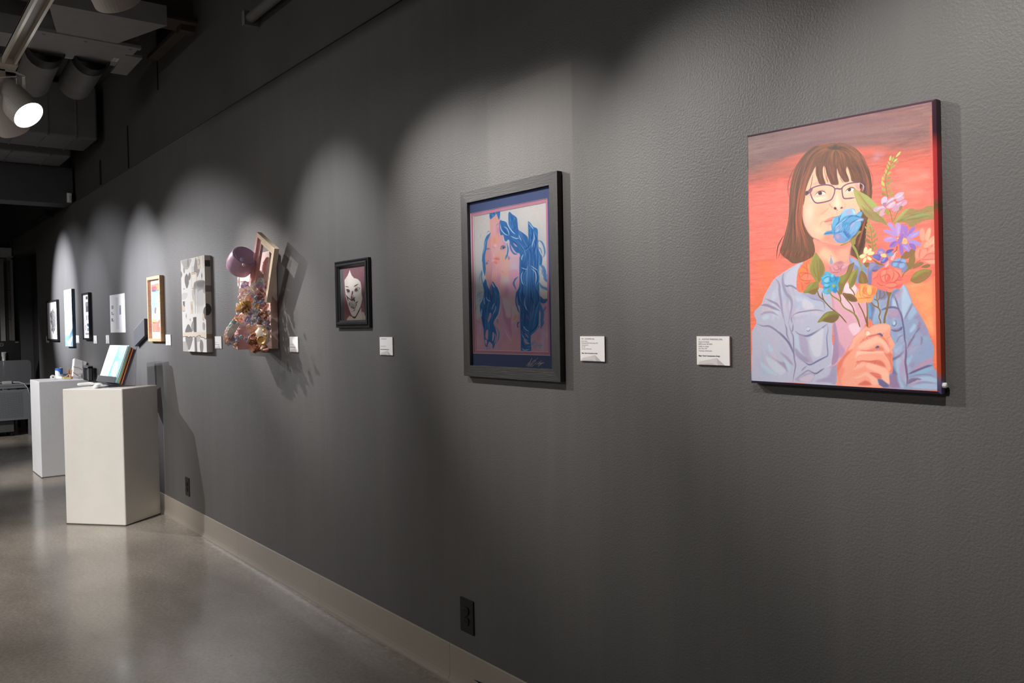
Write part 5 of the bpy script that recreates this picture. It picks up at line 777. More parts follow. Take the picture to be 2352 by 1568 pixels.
# --- large portrait on stretched canvas
cc = [(1718, 315.4), (2140.2, 234.1), (2152.6, 898.6), (1726.7, 873.8)]
T = .027
TL, TR, BR, BL = [corner(c, T) for c in cc]
root = thing('canvas_painting', 'large unframed canvas portrait of a person in glasses holding a bouquet on red', 'painting', ((TL.x+TR.x)/2, 0, BL.z))
sheet('painted_front', image_mat('portrait_paint', paint_portrait(), .42, GAIN, .4, .35, 1400), TL, TR, BR, BL, root)
def side_mat():
    q = N('canvas_edge_paint'); q.b.inputs['Roughness'].default_value = .45
    tc = q.n('ShaderNodeTexCoord'); sx = q.n('ShaderNodeSeparateXYZ'); q.l(tc.outputs['Object'], sx.inputs[0]); mr = q.n('ShaderNodeMapRange'); mr.inputs[1].default_value = BL.z; mr.inputs[2].default_value = TL.z; q.l(sx.outputs[2], mr.inputs[0])
    q.base(q.ramp(mr.outputs[0], [(0, lin('6a6088')), (.03, lin('8a7a98')), (.06, lin('e8603c')), (.3, lin('e8583e')), (.6, lin('d84a44')), (.63, lin('7a6a40')), (.66, lin('d8484a')), (.82, lin('d4474a')), (.88, lin('4a2c38')), (1, lin('4a3440'))])); return q.m
e = .006; Yw = -.002
fr = [TL, TR, BR, BL]; ring1 = [Vector((p.x+sx*e*.3, -T+e*.25, p.z+sz*e*.3)) for p, sx, sz in zip(fr, (-1, 1, 1, -1), (1, 1, -1, -1))]
ring2 = [Vector((p.x+sx*e, -T+e, p.z+sz*e)) for p, sx, sz in zip(fr, (-1, 1, 1, -1), (1, 1, -1, -1))]
ring3 = [Vector((p.x, Yw, p.z)) for p in ring2]
q = MB(); q.add(fr+ring1+ring2+ring3, [(r*4+i, r*4+(i+1) % 4, r*4+4+(i+1) % 4, r*4+4+i) for r in range(3) for i in range(4)]+[(12, 13, 14, 15)])
o = q.build('canvas_edge', side_mat(), root); fixn(o.data)
MB().lathe((BR.x+.008, -.012, BR.z+.012), (1, 0, .1), [(0, -.004), (.006, -.004), (.006, .004), (.004, .006), (0, .006)], 10).build('bumper', mat('white_bumper', 'e8e8e6', .4), root)
# --- framed drawing in strips
fc = [(1057.7, 444.3), (1279.2, 391.3), (1287, 876.2), (1065.7, 863.8)]
T = .022; x0, x1, z0, z1 = box_rect(fc, T)
root = thing('framed_drawing', 'black wood framed drawing of a blue haired face in strips with a blue mat', 'picture', ((x0+x1)/2, 0, z0))
FW = .0405
rails(root, x0, x1, z0, z1, [(0, 0.001), (0, T), (FW, T), (FW, .008), (FW-.006, .001)], [M_BLACKW, M_BLACKV])
P = lambda px, y: at(px[0], px[1], Y=-y)
ia, ib = P((1086.7, 496.1), .006), P((1260.2, 808.3), .006)      # sight edge of the drawing
ma, mb = P((1080.5, 490), .009), P((1264, 816.5), .009)          # sight edge of the blue mat
def window_mat(name, outer, inner, y0, y1, m, parent, mw):
    (ax, bx, az, bz), (cx, dx, cz, dz) = outer, inner; q = MB()
    o4 = [(ax, -y1, bz), (bx, -y1, bz), (bx, -y1, az), (ax, -y1, az)]; i4 = [(cx, -y1, dz), (dx, -y1, dz), (dx, -y1, cz), (cx, -y1, cz)]
    b = .0018; k4 = [(cx+b, -y0, dz-b), (dx-b, -y0, dz-b), (dx-b, -y0, cz+b), (cx+b, -y0, cz+b)]
    q.add(o4+i4, [(i, (i+1) % 4, 4+(i+1) % 4, 4+i) for i in range(4)]); o = q.build(name, m, parent); 
    for p_ in o.data.polygons: pass
    q2 = MB().add(i4+k4, [(i, (i+1) % 4, 4+(i+1) % 4, 4+i) for i in range(4)]); o2 = q2.build(name+'_bevel', mw, parent)
M_BEV = mat('cream_mat_core', 'efe4da', .7)
xi0, xi1, zi0, zi1 = ia.x, (ib.x+P((1253.1, 464), .006).x)/2, ib.z, (ia.z+P((1253.1, 464), .006).z)/2
xm0, xm1, zm0, zm1 = ma.x, mb.x, mb.z, (ma.z+P((1257.3, 454.5), .009).z)/2
window_mat('blue_mat', (x0+FW-.004, x1-FW+.004, z0+FW-.004, z1-FW+.004), (xm0, xm1, zm0, zm1), .0075, .0095, mat('blue_mat_board', '51608a', .8, var=.03), root, M_BEV)
window_mat('pink_mat', (xm0-.004, xm1+.004, zm0-.004, zm1+.004), (xi0, xi1, zi0, zi1), .0045, .0065, mat('pink_mat_board', 'c98aa6', .8, var=.03), root, M_BEV)
sheet('drawing', image_mat('strip_drawing', paint_strips(), .8, GAIN, .2), (xi0-.002, -.0035, zi1+.002), (xi1+.002, -.0035, zi1+.002), (xi1+.002, -.0035, zi0-.002), (xi0-.002, -.0035, zi0-.002), root)
sheet('backing_board', mat('backing_board', '5a5048', .9), (x0+.01, -.002, z1-.01), (x1-.01, -.002, z1-.01), (x1-.01, -.002, z0+.01), (x0+.01, -.002, z0+.01), root)
s9 = lambda q_: [P((1050+float(a)/9.8, 720+float(b)/9.8), .0102) for a, b in zip(q_.split()[::2], q_.split()[1::2])]
q = MB()
for st in ('1555 1170 1600 1150 1690 1000', '1600 1100 1590 1190 1610 1195 1660 1110', '1690 1000 1610 1180', '1820 995 1640 1195', '1640 1195 1700 1080 1760 1040', '1670 1200 1760 1130 1800 1060 1770 1140', '1790 1140 1840 1090 1820 1150', '1830 1150 1900 1050', '1850 1130 1890 1100 1870 1140', '1880 1140 1920 1090 1930 1110 1820 1190', '1900 1120 1965 1105'): q.tube(s9(st), .0011, 5)
q.build('signature', mat('silver_ink', 'd8d8d8', .4), root)
sheet('glass', glass_mat(), (x0+FW-.003, -.0125, z1-FW+.003), (x1-FW+.003, -.0125, z1-FW+.003), (x1-FW+.003, -.0125, z0+FW-.003), (x0+FW-.003, -.0125, z0+FW-.003), root)
# --- small framed face print
T = .021; x0, x1, z0, z1 = box_rect([(765.2, 602.3), (841.8, 589.8), (845.8, 751.5), (769.8, 752.8)], T)
root = thing('framed_print', 'small black moulded frame with a pale face print on maroon', 'picture', ((x0+x1)/2, 0, z0))
M_BLK = mat('black_satin_frame', '242426', .32, var=.1)
rails(root, x0, x1, z0, z1, [(0, .001), (0, .015), (.003, .0165), (.007, .0165), (.009, .013), (.012, .013), (.014, .0185), (.021, .021), (.025, .02), (.03, .012), (.034, .0085), (.034, .001)], M_BLK)
pm = image_mat('face_print', paint_face_print(), .5, GAIN, .3)
sheet('print', pm, (x0+.032, -.005, z1-.032), (x1-.032, -.005, z1-.032), (x1-.032, -.005, z0+.032), (x0+.032, -.005, z0+.032), root)
sheet('glass', glass_mat(), (x0+.032, -.0075, z1-.032), (x1-.032, -.0075, z1-.032), (x1-.032, -.0075, z0+.032), (x0+.032, -.0075, z0+.032), root)
# --- grey collage on deep canvas, wrapped sides
T = .04; x0, x1, z0, z1 = box_rect([(415.4, 597.8), (471.3, 585.7), (472.9, 808.2), (420.2, 806.7)], T)
root = thing('collage_canvas', 'tall deep canvas of grey boulder shapes with a torn paper band', 'painting', ((x0+x1)/2, 0, z0))
bm_ = image_mat('boulder_collage', paint_boulders(), .75, GAIN, .2)
sheet('collage_front', bm_, (x0, -T, z1), (x1, -T, z1), (x1, -T, z0), (x0, -T, z0), root)
M_PAP = mat('off_white_canvas_side', 'd6d2cd', .8, var=.04)
o = MB().add([(x0, -T, z1), (x1, -T, z1), (x1, -T, z0), (x0, -T, z0), (x0, -.001, z1), (x1, -.001, z1), (x1, -.001, z0), (x0, -.001, z0)], [(0, 4, 5, 1), (1, 5, 6, 2), (2, 6, 7, 3), (3, 7, 4, 0), (4, 7, 6, 5)]).build('canvas_side', M_PAP, root); fixn(o.data)
def side_patch(name, za, zb, ya, yb, m, round_=False):
    X = x1+.0012
    if round_:
        n = 20; c = ((ya+yb)/2, (za+zb)/2); vs = [(X, max(-T, min(-.001, c[0]+(yb-ya)/2*math.cos(k*6.2832/n))), c[1]+(zb-za)/2*math.sin(k*6.2832/n)) for k in range(n)]
        MB().add(vs, [tuple(range(n))]).build(name, m, root)
    else: MB().add([(X, ya, za), (X, yb, za), (X, yb, zb), (X, ya, zb)], [(0, 1, 2, 3)]).build(name, m, root)
M_CH = mat('charcoal_wash', '565350', .9, var=.3, scale=40); M_LW = mat('pale_wash', '928c88', .9, var=.2, scale=30)
zz = lambda v: z1-(z1-z0)*v
side_patch('charcoal_patch', zz(.115), zz(.05), -T+.002, -.004, M_CH); side_patch('pale_patch', zz(.375), zz(.31), -T, -.002, M_LW); side_patch('boulder_patch', zz(.62), zz(.495), -.062, -.004, M_CH, True); side_patch('tape_patch', zz(.86), zz(.812), -T, -.002, mat('tan_paper', 'a8957e', .9))
# --- poster in oak box frame
T = .03; x0, x1, z0, z1 = box_rect([(337.5, 637.4), (367.7, 631), (368.4, 783.7), (339.3, 783.7)], T)
root = thing('framed_poster', 'light oak box frame holding an orange and blue poster', 'picture', ((x0+x1)/2, 0, z0))
M_OAK = mat('light_oak', 'c49a74', .5, var=.12, scale=14, sc=(1, 1, 6))
rails(root, x0, x1, z0, z1, [(0, .001), (0, T), (.022, T), (.022, .001)], M_OAK)
def paint_poster():
    s = 8.708; frames(a=(300, 620, s)); p = Paint(220, 360, [(344.8, 643.5), (366.6, 641), (367.2, 777.3), (345.7, 777.6)], bg='f0efee', seed=2)
    p.f('e07060', 'a 400 300 575 268 580 1245 408 1245', 1, 0, 0); p.f('84a4b8', 'a 405 440 575 425 575 900 490 1045 408 970', 1, 0, 0); p.f('4f7a80', 'a 415 420 500 410 565 360 570 430 420 440', .9, 1, 0)
    p.f('e88a50', 'a 480 340 550 315 560 350 500 400', .9, 2); p.f('6a3c58', 'a 415 350 470 335 480 370 420 400', .8, 2); p.f('3a4a6a', 'a 415 400 470 400 470 440 420 440', .8, 2); p.f('c04a50', 'a 430 370 500 360 480 410', .7, 2)
    p.f('c8cdd4', 'a 560 450 570 560 550 640 490 680 480 620 530 500', .95, 1); p.f('5a5e6e', 'a 545 560 570 540 575 740 540 700 520 640', .9, 1); p.f('8d98a8', 'a 470 700 560 680 555 780 480 760', .9, 2); p.f('7b4a48', 'a 455 760 475 770 480 860 450 880', .9, 1); p.f('a0b4c0', 'a 480 780 560 760 560 900 500 1030 470 960', .9, 2); p.f('b8c4cc', 'a 415 880 480 890 475 980 420 960', .9, 1)
    p.f('f0a050', 'a 408 970 480 1045 408 1045', 1, 0, 0); p.f('d84848', 'a 575 900 560 920 520 1040 575 1040', .9, 0, 0); p.f('4a3a60', 'a 415 1050 460 1055 460 1065 415 1062', 1, 0, 0)
    for y in (1085, 1110, 1140, 1165, 1190, 1215): p.f('f0a898', 'a 418 %d 480 %d 480 %d 418 %d' % (y, y, y+5, y+5), .7, 0, 0)
    p.f('f6dcd8', 'a 520 1080 550 1080 550 1100 520 1100', .9, 0, 0); p.f('e8c8e0', 'a 520 1115 560 1110 560 1140 520 1140', .9, 0, 0); p.f('f0efee', 'a 550 1200 578 1245 560 1245', 1, 0, 0); return p
sheet('poster', image_mat('poster_print', paint_poster(), .6, GAIN, .2), (x0+.02, -.006, z1-.02), (x1-.02, -.006, z1-.02), (x1-.02, -.006, z0+.02), (x0+.02, -.006, z0+.02), root)
# --- white unframed sheet
T = .004; x0, x1, z0, z1 = box_rect([(252.3, 678.7), (287, 672.4), (287.7, 762.6), (254, 764.3)], T)
root = thing('mounted_print', 'white unframed design sheet with sparse small pictures and text', 'print', ((x0+x1)/2, 0, z0))
MB().box((x0, -T, z0), (x1, -.001, z1)).build('board', mat('white_mount_board', 'eceae8', .7), root)
def paint_sheet():
    s = 7.128; frames(a=(240, 610, s)); p = Paint(260, 190, [(252.3, 678.7), (287, 672.4), (287.7, 762.6), (254, 764.3)], bg='f2f1f2', seed=2)
    p.f('e2e3ea', 'a 185 525 235 515 240 1040 190 1040', 1, 0, 0)
    for c, q_ in (('9a98a0', 'a 115 660 140 655 145 715 118 718'), ('c0bec8', 'a 143 655 155 655 155 710 146 712'), ('7c7a84', 'a 115 765 130 760 132 815 118 812'), ('aaa8b2', 'a 135 790 155 790 155 815 135 815'), ('5c5a6c', 'a 115 870 135 868 136 920 118 920'), ('c4c2c8', 'a 140 890 158 890 155 930 142 930'), ('7a7884', 'a 245 655 272 650 272 720 247 725'), ('6a78a8', 'a 247 725 272 720 272 800 247 805'), ('b8a898', 'a 250 660 260 658 262 700 250 700')): p.f(c, q_, .9, 0, 0)
    return p
sheet('print_face', image_mat('design_sheet_print', paint_sheet(), .6, GAIN, .2), (x0, -T-.0006, z1), (x1, -T-.0006, z1), (x1, -T-.0006, z0), (x0, -T-.0006, z0), root)
# --- three pictures at the far end
T = .031; x0, x1, z0, z1 = box_rect([(186.6, 674), (202.3, 671), (205.3, 780.1), (190.4, 779.6)], T)
root = thing('framed_sheet', 'narrow looking black framed white sheet with a column of small drawings', 'picture', ((x0+x1)/2, 0, z0))
rails(root, x0, x1, z0, z1, [(0, .001), (0, T), (.016, T), (.016, .001)], M_BLK)
def paint_col():
    s = 6.03; frames(a=(100, 640, s)); p = Paint(150, 300, [(188, 677), (201.5, 674.5), (204.4, 777), (191.5, 777)], bg='f0efee', seed=2)
    for c, q_ in (('4a3438', 'a 568 248 592 244 594 286 570 290'), ('8c8a8e', 'a 565 330 600 325 602 380 566 385'), ('5a585c', 'a 570 385 602 382 604 465 572 470'), ('9a989c', 'a 575 520 585 518 588 580 578 580'), ('aaa8ac', 'a 597 515 612 515 612 580 600 580'), ('3c5088', 'a 585 640 600 625 618 640 616 675 595 665'), ('b0aeb6', 'a 565 650 575 650 575 720 568 720'), ('8a90a8', 'a 590 690 612 690 612 730 592 730'), ('9a948c', 'a 568 758 615 755 618 778 570 780')): p.f(c, q_, .9, 0, 0)
    return p
sheet('sheet', image_mat('column_sheet_print', paint_col(), .6, GAIN, .2), (x0+.014, -.02, z1-.014), (x1-.014, -.02, z1-.014), (x1-.014, -.02, z0+.014), (x0+.014, -.02, z0+.014), root)
T = .031; x0, x1, z0, z1 = box_rect([(147.3, 666.2), (165, 662.7), (166.3, 795.9), (149.4, 794.7)], T)
root = thing('figure_canvas', 'unframed blue and white canvas with a white torso shape', 'painting', ((x0+x1)/2, 0, z0))
def paint_torso():
    s = 6.03; frames(a=(100, 640, s)); p = Paint(160, 260, [(147.3, 666.2), (165, 662.7), (166.3, 795.9), (149.4, 794.7)], bg='93a2b2', seed=2)
    p.f('b8c8d4', 'a 285 158 390 137 395 300 290 330', .9, 3, 0); p.f('f2f2f4', 'a 330 180 345 300 290 420 285 320', .9, 1); p.f('e8ecf0', 'a 350 150 390 140 385 200 350 230', .8, 2); p.f('f8f8f8', 'a 335 280 365 285 370 400 390 430 395 560 400 690 360 790 340 780 325 690 300 620 295 480 310 410 330 390', 1, 1); p.f('40647e', 'a 400 690 400 800 360 850 350 800', .8, 3); p.f('6f94ac', 'a 300 800 400 760 400 930 298 930', .8, 4, 0); p.f('f4f6f8', 'a 320 850 350 900 380 930 340 930', .9, 2); p.f('dfe8ee', 'a 345 860 400 800 360 930', .7, 2); return p
sheet('painted_front', image_mat('torso_paint', paint_torso(), .5, GAIN, .3), (x0, -T, z1), (x1, -T, z1), (x1, -T, z0), (x0, -T, z0), root)
o = MB().add([(x0, -T, z1), (x1, -T, z1), (x1, -T, z0), (x0, -T, z0), (x0, -.001, z1), (x1, -.001, z1), (x1, -.001, z0), (x0, -.001, z0)], [(0, 4, 5, 1), (1, 5, 6, 2), (2, 6, 7, 3), (3, 7, 4, 0), (4, 7, 6, 5)]).build('canvas_edge', mat('dark_teal_edge', '3c5468', .6, var=.4, scale=8), root); fixn(o.data)
T = .028; x0, x1, z0, z1 = box_rect([(105, 691.7), (129.9, 687.6), (131.5, 782.1), (108.5, 782.6)], T)
root = thing('framed_ink_drawing', 'black framed white sheet with a jagged dark ink mass, furthest along the wall', 'picture', ((x0+x1)/2, 0, z0))
rails(root, x0, x1, z0, z1, [(0, .001), (0, T), (.02, T), (.02, .001)], M_BLK)
def paint_ink():
    s = 6.03; frames(a=(100, 640, s)); p = Paint(220, 200, [(106.5, 694), (128.6, 690.8), (130.5, 780), (109, 780.5)], bg='dedddb', seed=6)
    mass = 'a 120 400 128 440 150 470 155 520 152 600 155 640 145 720 130 740 125 775 112 740 98 720 102 660 85 600 90 560 78 500 90 460 105 440'
    p.f('6c6a6a', mass, .9, 1); p.mask(mass); p.hatch(['3c3a3c', '8a8888', 'a8a6a6', '2c2a2c'], .7, 'a 80 500 110 480 155 470', 'a 100 740 120 700 150 720', 160, .7, ln=.3, jit=.3); p.mask(None); return p
sheet('drawing', image_mat('ink_drawing', paint_ink(), .7, GAIN, .2), (x0+.018, -.018, z1-.018), (x1-.018, -.018, z1-.018), (x1-.018, -.018, z0+.018), (x0+.018, -.018, z0+.018), root)
# --- wall labels
M_CARD = mat('white_foam_card', 'eeecea', .7, var=.02); M_INK = mat('grey_print_ink', '6e6a6a', .8); M_BOLD = mat('black_print_ink', '26262c', .8); M_PALE = mat('pale_building_print', 'd2ccca', .8); M_PALE2 = mat('mid_building_print', 'c0b8ba', .8)
def label(cx0, cx1, zt, zb, lines, lab, n):
    root = thing('wall_label', lab, 'label', ((cx0+cx1)/2, 0, zb), 'artwork labels along the wall')
    MB().box((cx0, -.005, zb), (cx1, -.0008, zt)).build('card', M_CARD, root)
    k = (cx1-cx0)/.109; y = -.0053; X = lambda u: cx0+u*(cx1-cx0); Z = lambda v: zt-v*(zt-zb)
    L = [('heading', lines[0], .0062, .13)]+[('lettering', t, .0052, .215+.078*i) for i, t in enumerate(lines[1:6])]
    for nm, t, s_, v in L:
        if t: text_mesh(nm, t, s_, X(.055), Z(v), y, M_INK, root, 0, k)
    text_mesh('subject_line', 'Major: Visual Communication Design', .0056, X(.06), Z(.705), y, M_BOLD, root, .00012, k*.85)
    f = lambda pts, m, yy, nm: MB().add([(X(u), yy, Z(v)) for u, v in pts], [tuple(range(len(pts)))[::-1]]).build(nm, m, root)
    f([(.09, .88), (.62, .75), (.86, .995), (.03, .995)], M_PALE, -.00525, 'building_print'); f([(.62, .75), (.86, .995), (.65, .995)], M_PALE2, -.0054, 'building_print'); f([(.13, .97), (.48, .93), (.6, .995), (.1, .995)], M_PALE2, -.0054, 'building_print')
def lab_px(c): 
    P_ = [at(a, b, Y=-.005) for a, b in c]; return (P_[0].x+P_[3].x)/2, (P_[1].x+P_[2].x)/2, (P_[0].z+P_[1].z)/2, (P_[2].z+P_[3].z)/2
G = ['', '', '', '', '', 'Courtesy of the artist']
for c, ln, lb in [
    ([(1599.2, 772.9), (1674.6, 771.3), (1676.2, 838.8), (1601.6, 838)], ['17 _ ACRYLIC PAINTING (FA)', 'Quyen Vu Huynh', 'Self-Portrait, Fall 2024', 'acrylic on canvas', '24 x 18 x 3/4"', 'Courtesy of the artist'], 'white label card left of the large red portrait'),
    ([(1332.6, 772.1), (1388.7, 772.1), (1388.2, 829.5), (1332.9, 829)], ['349 _ DRAWING (FA)', 'Annie Salazar', 'Distorted Self Portrait, Spring 2025', 'charcoal pastel', '16 x 22"', 'Courtesy of the artist'], 'white label card right of the framed blue haired drawing'),
    ([(872.1, 773.9), (901.6, 773.9), (901.6, 815.3), (872.3, 815.3)], ['1 _ DRAWING (FA)', '', '', '', '', 'Courtesy of the artist'], 'white label card right of the small framed face print'),
    ([(665, 773), (683.8, 773), (684.3, 808.5), (665.5, 808)], G, 'white label card right of the pink flower assemblage'),
    ([(493.3, 772.2), (508, 772.2), (508.5, 800.4), (493.7, 799.9)], G, 'white label card between the grey collage and the flower assemblage'),
    ([(380.3, 768.1), (391.6, 768.1), (391.9, 793.1), (380.7, 792.8)], G, 'white label card right of the oak framed poster'),
    ([(242.8, 769.5), (250.6, 769.5), (250.8, 789.3), (243.5, 788.9)], G, 'white label card below left of the unframed white sheet'),
    ([(214.8, 770.2), (221.9, 770.5), (222.5, 788.9), (215.3, 788.9)], G, 'white label card right of the black framed column of drawings'),
    ([(174.6, 770.2), (181.2, 770.2), (181.8, 787.6), (175, 787.6)], G, 'white label card right of the blue and white torso canvas'),
    ([(105.8, 771.8), (111, 772), (112, 786.8), (106.5, 786.5)], G, 'white label card tucked at the left of the framed ink drawing')]:
    label(*lab_px(c), ln, lb, 0)
# --- outlets
M_PLATE = mat('black_cover_plate', '1e1d1d', .3, var=.1); M_REC2 = mat('black_receptacle', '171616', .35)
for x, lab in ((-2.596, 'black outlet below the framed blue haired drawing'), (-6.043, 'black outlet on the wall beside the near plinth')):
    root = thing('wall_outlet', lab, 'outlet', (x, 0, .29), 'black wall outlets')
    z0, z1 = .226, .358
    MB().box((x-.044, -.007, z0), (x+.044, 0, z1)).build('cover_plate', M_PLATE, root, bevel=.004)
    for zc in (.312, .272):
        n = 24; vs = []
        for k in range(n):
            a = k*2*math.pi/n; vs.append((x+.0175*math.cos(a), -.007, zc+max(-.0145, min(.0145, .0185*math.sin(a)))))
        o = MB().prism(vs, (0, -.004, 0)).build('receptacle', M_REC2, root, bevel=.0012); fixn(o.data)
        for dx in (-.006, .006): MB().box((x+dx-.001, -.0115, zc-.003), (x+dx+.001, -.0108, zc+.006)).build('slot', mat('slot_dark', '050505', .9), root)
    MB().lathe((x, -.007, .292), (0, -1, 0), [(0, .002), (.003, .002), (.003, 0)], 10).build('screw', M_REC2, root)
# --- black wall pocket, hung askew
cx, cz = (at(308.7, 748.2, Y=-.03)+at(333.3, 779.8, Y=-.03))[::2] if False else ((at(309, 766, Y=-.03).x+at(333, 762, Y=-.03).x)/2, (at(321, 745, Y=-.03).z+at(321, 783, Y=-.03).z)/2)
root = thing('wall_pocket', 'small dark box hung askew on the wall beside the oak framed poster', 'box', (cx, 0, cz))
hw = (at(333, 762, Y=-.03).x-at(309, 766, Y=-.03).x)/2; hh = (at(321, 745, Y=-.03).z-at(321, 783, Y=-.03).z)/2
sh = .045
M_PK = mat('dark_grey_pocket', '4a4b50', .5)
def pk(u, v, y): return (cx+u*hw, y, cz+v*hh+u*sh)
MB().hexa([pk(-1, -1, -.034), pk(1, -1, -.034), pk(1, -1, -.03), pk(-1, -1, -.03), pk(-1, 1, -.034), pk(1, 1, -.034), pk(1, 1, -.03), pk(-1, 1, -.03)]).build('front_panel', M_PK, root)
MB().hexa([pk(-1, -1, -.03), pk(1, -1, -.03), pk(1, -1, -.001), pk(-1, -1, -.001), pk(-1, -.96, -.03), pk(1, -.96, -.03), pk(1, -.96, -.001), pk(-1, -.96, -.001)]).build('bottom_panel', M_PK, root)
for u in (-1, .97): MB().hexa([pk(u, -1, -.03), pk(u+.03, -1, -.03), pk(u+.03, -1, -.001), pk(u, -1, -.001), pk(u, 1, -.03), pk(u+.03, 1, -.03), pk(u+.03, 1, -.001), pk(u, 1, -.001)]).build('side_panel', M_PK, root)
M_CLEAR = mat('pale_edge', 'c8c8ce', .3)
MB().hexa([pk(-1, 1, -.035), pk(1, 1, -.035), pk(1, 1, -.029), pk(-1, 1, -.029), pk(-1, 1.02, -.035), pk(1, 1.02, -.035), pk(1, 1.02, -.029), pk(-1, 1.02, -.029)]).build('top_edge', M_CLEAR, root)
MB().hexa([pk(-.6, 1.06, -.006), pk(.95, 1.06, -.006), pk(.95, 1.06, -.001), pk(-.6, 1.06, -.001), pk(-.6, 1.1, -.006), pk(.95, 1.1, -.006), pk(.95, 1.1, -.001), pk(-.6, 1.1, -.001)]).build('back_edge', M_CLEAR, root)
# ---------------------------------------------------------------- flower assemblage (relief on a board)
rnd = random.Random(11)
TB = .042
bx0, bx1 = at(550, 700, Y=-TB).x, at(621.5, 700, Y=-TB).x; bz0, bz1 = at(621.5, 800.5, Y=-TB).z, at(600, 580, Y=-TB).z
root = thing('flower_assemblage', 'pink relief on a board with a tilted empty frame, purple pot and painted flowers', 'sculpture', ((bx0+bx1)/2, 0, bz0))
SP = lambda px, py, y: at(px, py, Y=-y)
PINK = mat('pale_pink_paint', 'f0d3cb', .5, var=.1, scale=9); ROSE = mat('rose_paint', 'e4b0b2', .5, var=.12, scale=9); PEACH = mat('peach_paint', 'f6dcc0', .45, var=.12, scale=12)
CORAL = mat('coral_paint', 'f2b094', .5, var=.18, scale=25); LAV = mat('lavender_paint', 'bfb2d8', .5, var=.18, scale=25); CREAM = mat('cream_paint', 'f6eee8', .5, var=.1, scale=20); TEAL = mat('teal_paint', 'a8cccc', .5, var=.2, scale=25); GOLD = mat('gold_paint', 'e6b066', .35, .35, var=.3, scale=20); UMB = mat('umber_paint', '925c4a', .6, var=.2, scale=20); GREYB = mat('blue_grey_paint', 'aab0c0', .5, var=.2, scale=20)
MB().box((bx0, -TB, bz0), (bx1, -.001, bz1)).build('board', PINK, root, bevel=.003)
# projecting box at the foot of the board
kx = at(606, 800, Y=-TB).x; kz = bz0-.002; kx0 = at(530, 790, Y=-.17).x
MB().hexa([(kx0, -.17, kz+.02), (kx, -.19, kz), (kx, -TB, kz), (kx0, -TB, kz+.02), (kx0, -.165, kz+.13), (kx, -.18, kz+.11), (kx, -TB, kz+.14), (kx0, -TB, kz+.16)]).build('shelf_box', ROSE, root, bevel=.002)
# tilted picture frame
fo = [SP(589.4, 532.6, .115), SP(630.5, 570.8, .105), SP(612, 695.3, .085), SP(571, 655, .095)]
ctr = sum(fo, Vector())/4; e1, e2 = (fo[1]-fo[0]).normalized(), (fo[3]-fo[0]).normalized(); bkv = Vector((0, .026, 0)); WR = .05
fi = [fo[0]+e1*WR+e2*WR, fo[1]-e1*WR+e2*WR, fo[2]-e1*WR-e2*WR, fo[3]+e1*WR-e2*WR]; st = Vector((0, .012, 0))
mid = [a*.55+b*.45 for a, b in zip(fo, fi)]
for k in range(4):
    a, b = k, (k+1) % 4; q = MB()
    loops = [[fo[i]+bkv, fo[i], mid[i], mid[i]+st, fi[i]+st, fi[i]+bkv] for i in (a, b)]; n = 6
    q.add(loops[0]+loops[1], [(i, (i+1) % n, n+(i+1) % n, n+i) for i in range(n)]+[tuple(range(n))[::-1], tuple(range(n, 2*n))]); o = q.build('frame_rail', (PEACH, PEACH, PINK, ROSE)[k], root); fixn(o.data)
# purple pot, mouth to the upper right
pc = SP(555, 601, .15); vv = (pc-EYE).normalized(); ax = (-vv*.62+_r*.38+_u*.69).normalized()
PUR = mat('purple_pot_glaze', 'c8a0bc', .3, var=.25, scale=9)
MB().lathe(pc-ax*.075, ax, [(0, 0), (.04, .002), (.066, .02), (.074, .05), (.074, .085), (.069, .118), (.064, .128), (.06, .126), (.058, .118), (0, .116)], 32).build('pot', PUR, root, smooth=True)
MB().lathe(pc+ax*.0535, ax, [(.062, .0), (.06, .002), (.04, .0015), (0, .001)], 28).build('pot_base', mat('lilac_disc', 'c0a6c8', .4), root, smooth=False)
def bead(p, r, m, name='bead'): 
    return MB().lathe(p-Vector((0, 0, r)), (0, 0, 1), [(0, 0), (r*.7, r*.3), (r, r), (r*.7, r*1.7), (0, 2*r)], 8).build(name, m, root, smooth=True)
for px, py, m, r in ((545, 588, GOLD, .012), (546, 600, LAV, .015), (556, 596, LAV, .013), (550, 614, GOLD, .014), (539, 616, CORAL, .013), (560, 608, PINK, .010)): bead(SP(px, py, .15)-vv*.075, r, m, 'glazed_knob')
def flower(p, R, m, n=9, layers=3, face=None, open_=.75, m2=None):
    nrm = (face or (EYE-p)).normalized(); nrm = (nrm+Vector((rnd.uniform(-.4, .4), rnd.uniform(-.4, .1), rnd.uniform(-.3, .5)))).normalized()
    a = nrm.orthogonal().normalized(); b = nrm.cross(a); q = MB()
    for L in range(layers):
        k = max(4, n-2*L); lift = .25+.4*L; r0 = R*(1-.25*L)
        for i in range(k):
            rr = r0*rnd.uniform(.72, 1.15); t = (i+.5*L+rnd.uniform(-.3, .3))*2*math.pi/k; d = a*math.cos(t)+b*math.sin(t); s_ = nrm.cross(d); wd = rr*math.pi/k*rnd.uniform(.8, 1.1)
            rows = []
            for f, wk, hh in ((.08, .35, .0), (.45, .9, lift*.45), (.8, 1.0, lift*.8+rnd.uniform(-.1, .1)), (1.0, .55, lift*open_+rnd.uniform(-.2, .1))):
                c = p+d*rr*f+nrm*rr*hh; rows.append((c-s_*wd*wk+nrm*rr*.12*wk, c, c+s_*wd*wk+nrm*rr*.12*wk))
            q.add([v for r_ in rows for v in r_], [(j*3+i_, j*3+i_+1, j*3+4+i_, j*3+3+i_) for j in range(3) for i_ in range(2)], (L+(i % 3 == 0)) % 2 if m2 else 0)
    q.lathe(p, nrm, [(R*.12, 0), (R*.14, R*.2), (R*.06, R*.3), (0, R*.31)], 6, 0)
    return q.build('flower', [m, m2] if m2 else m, root)
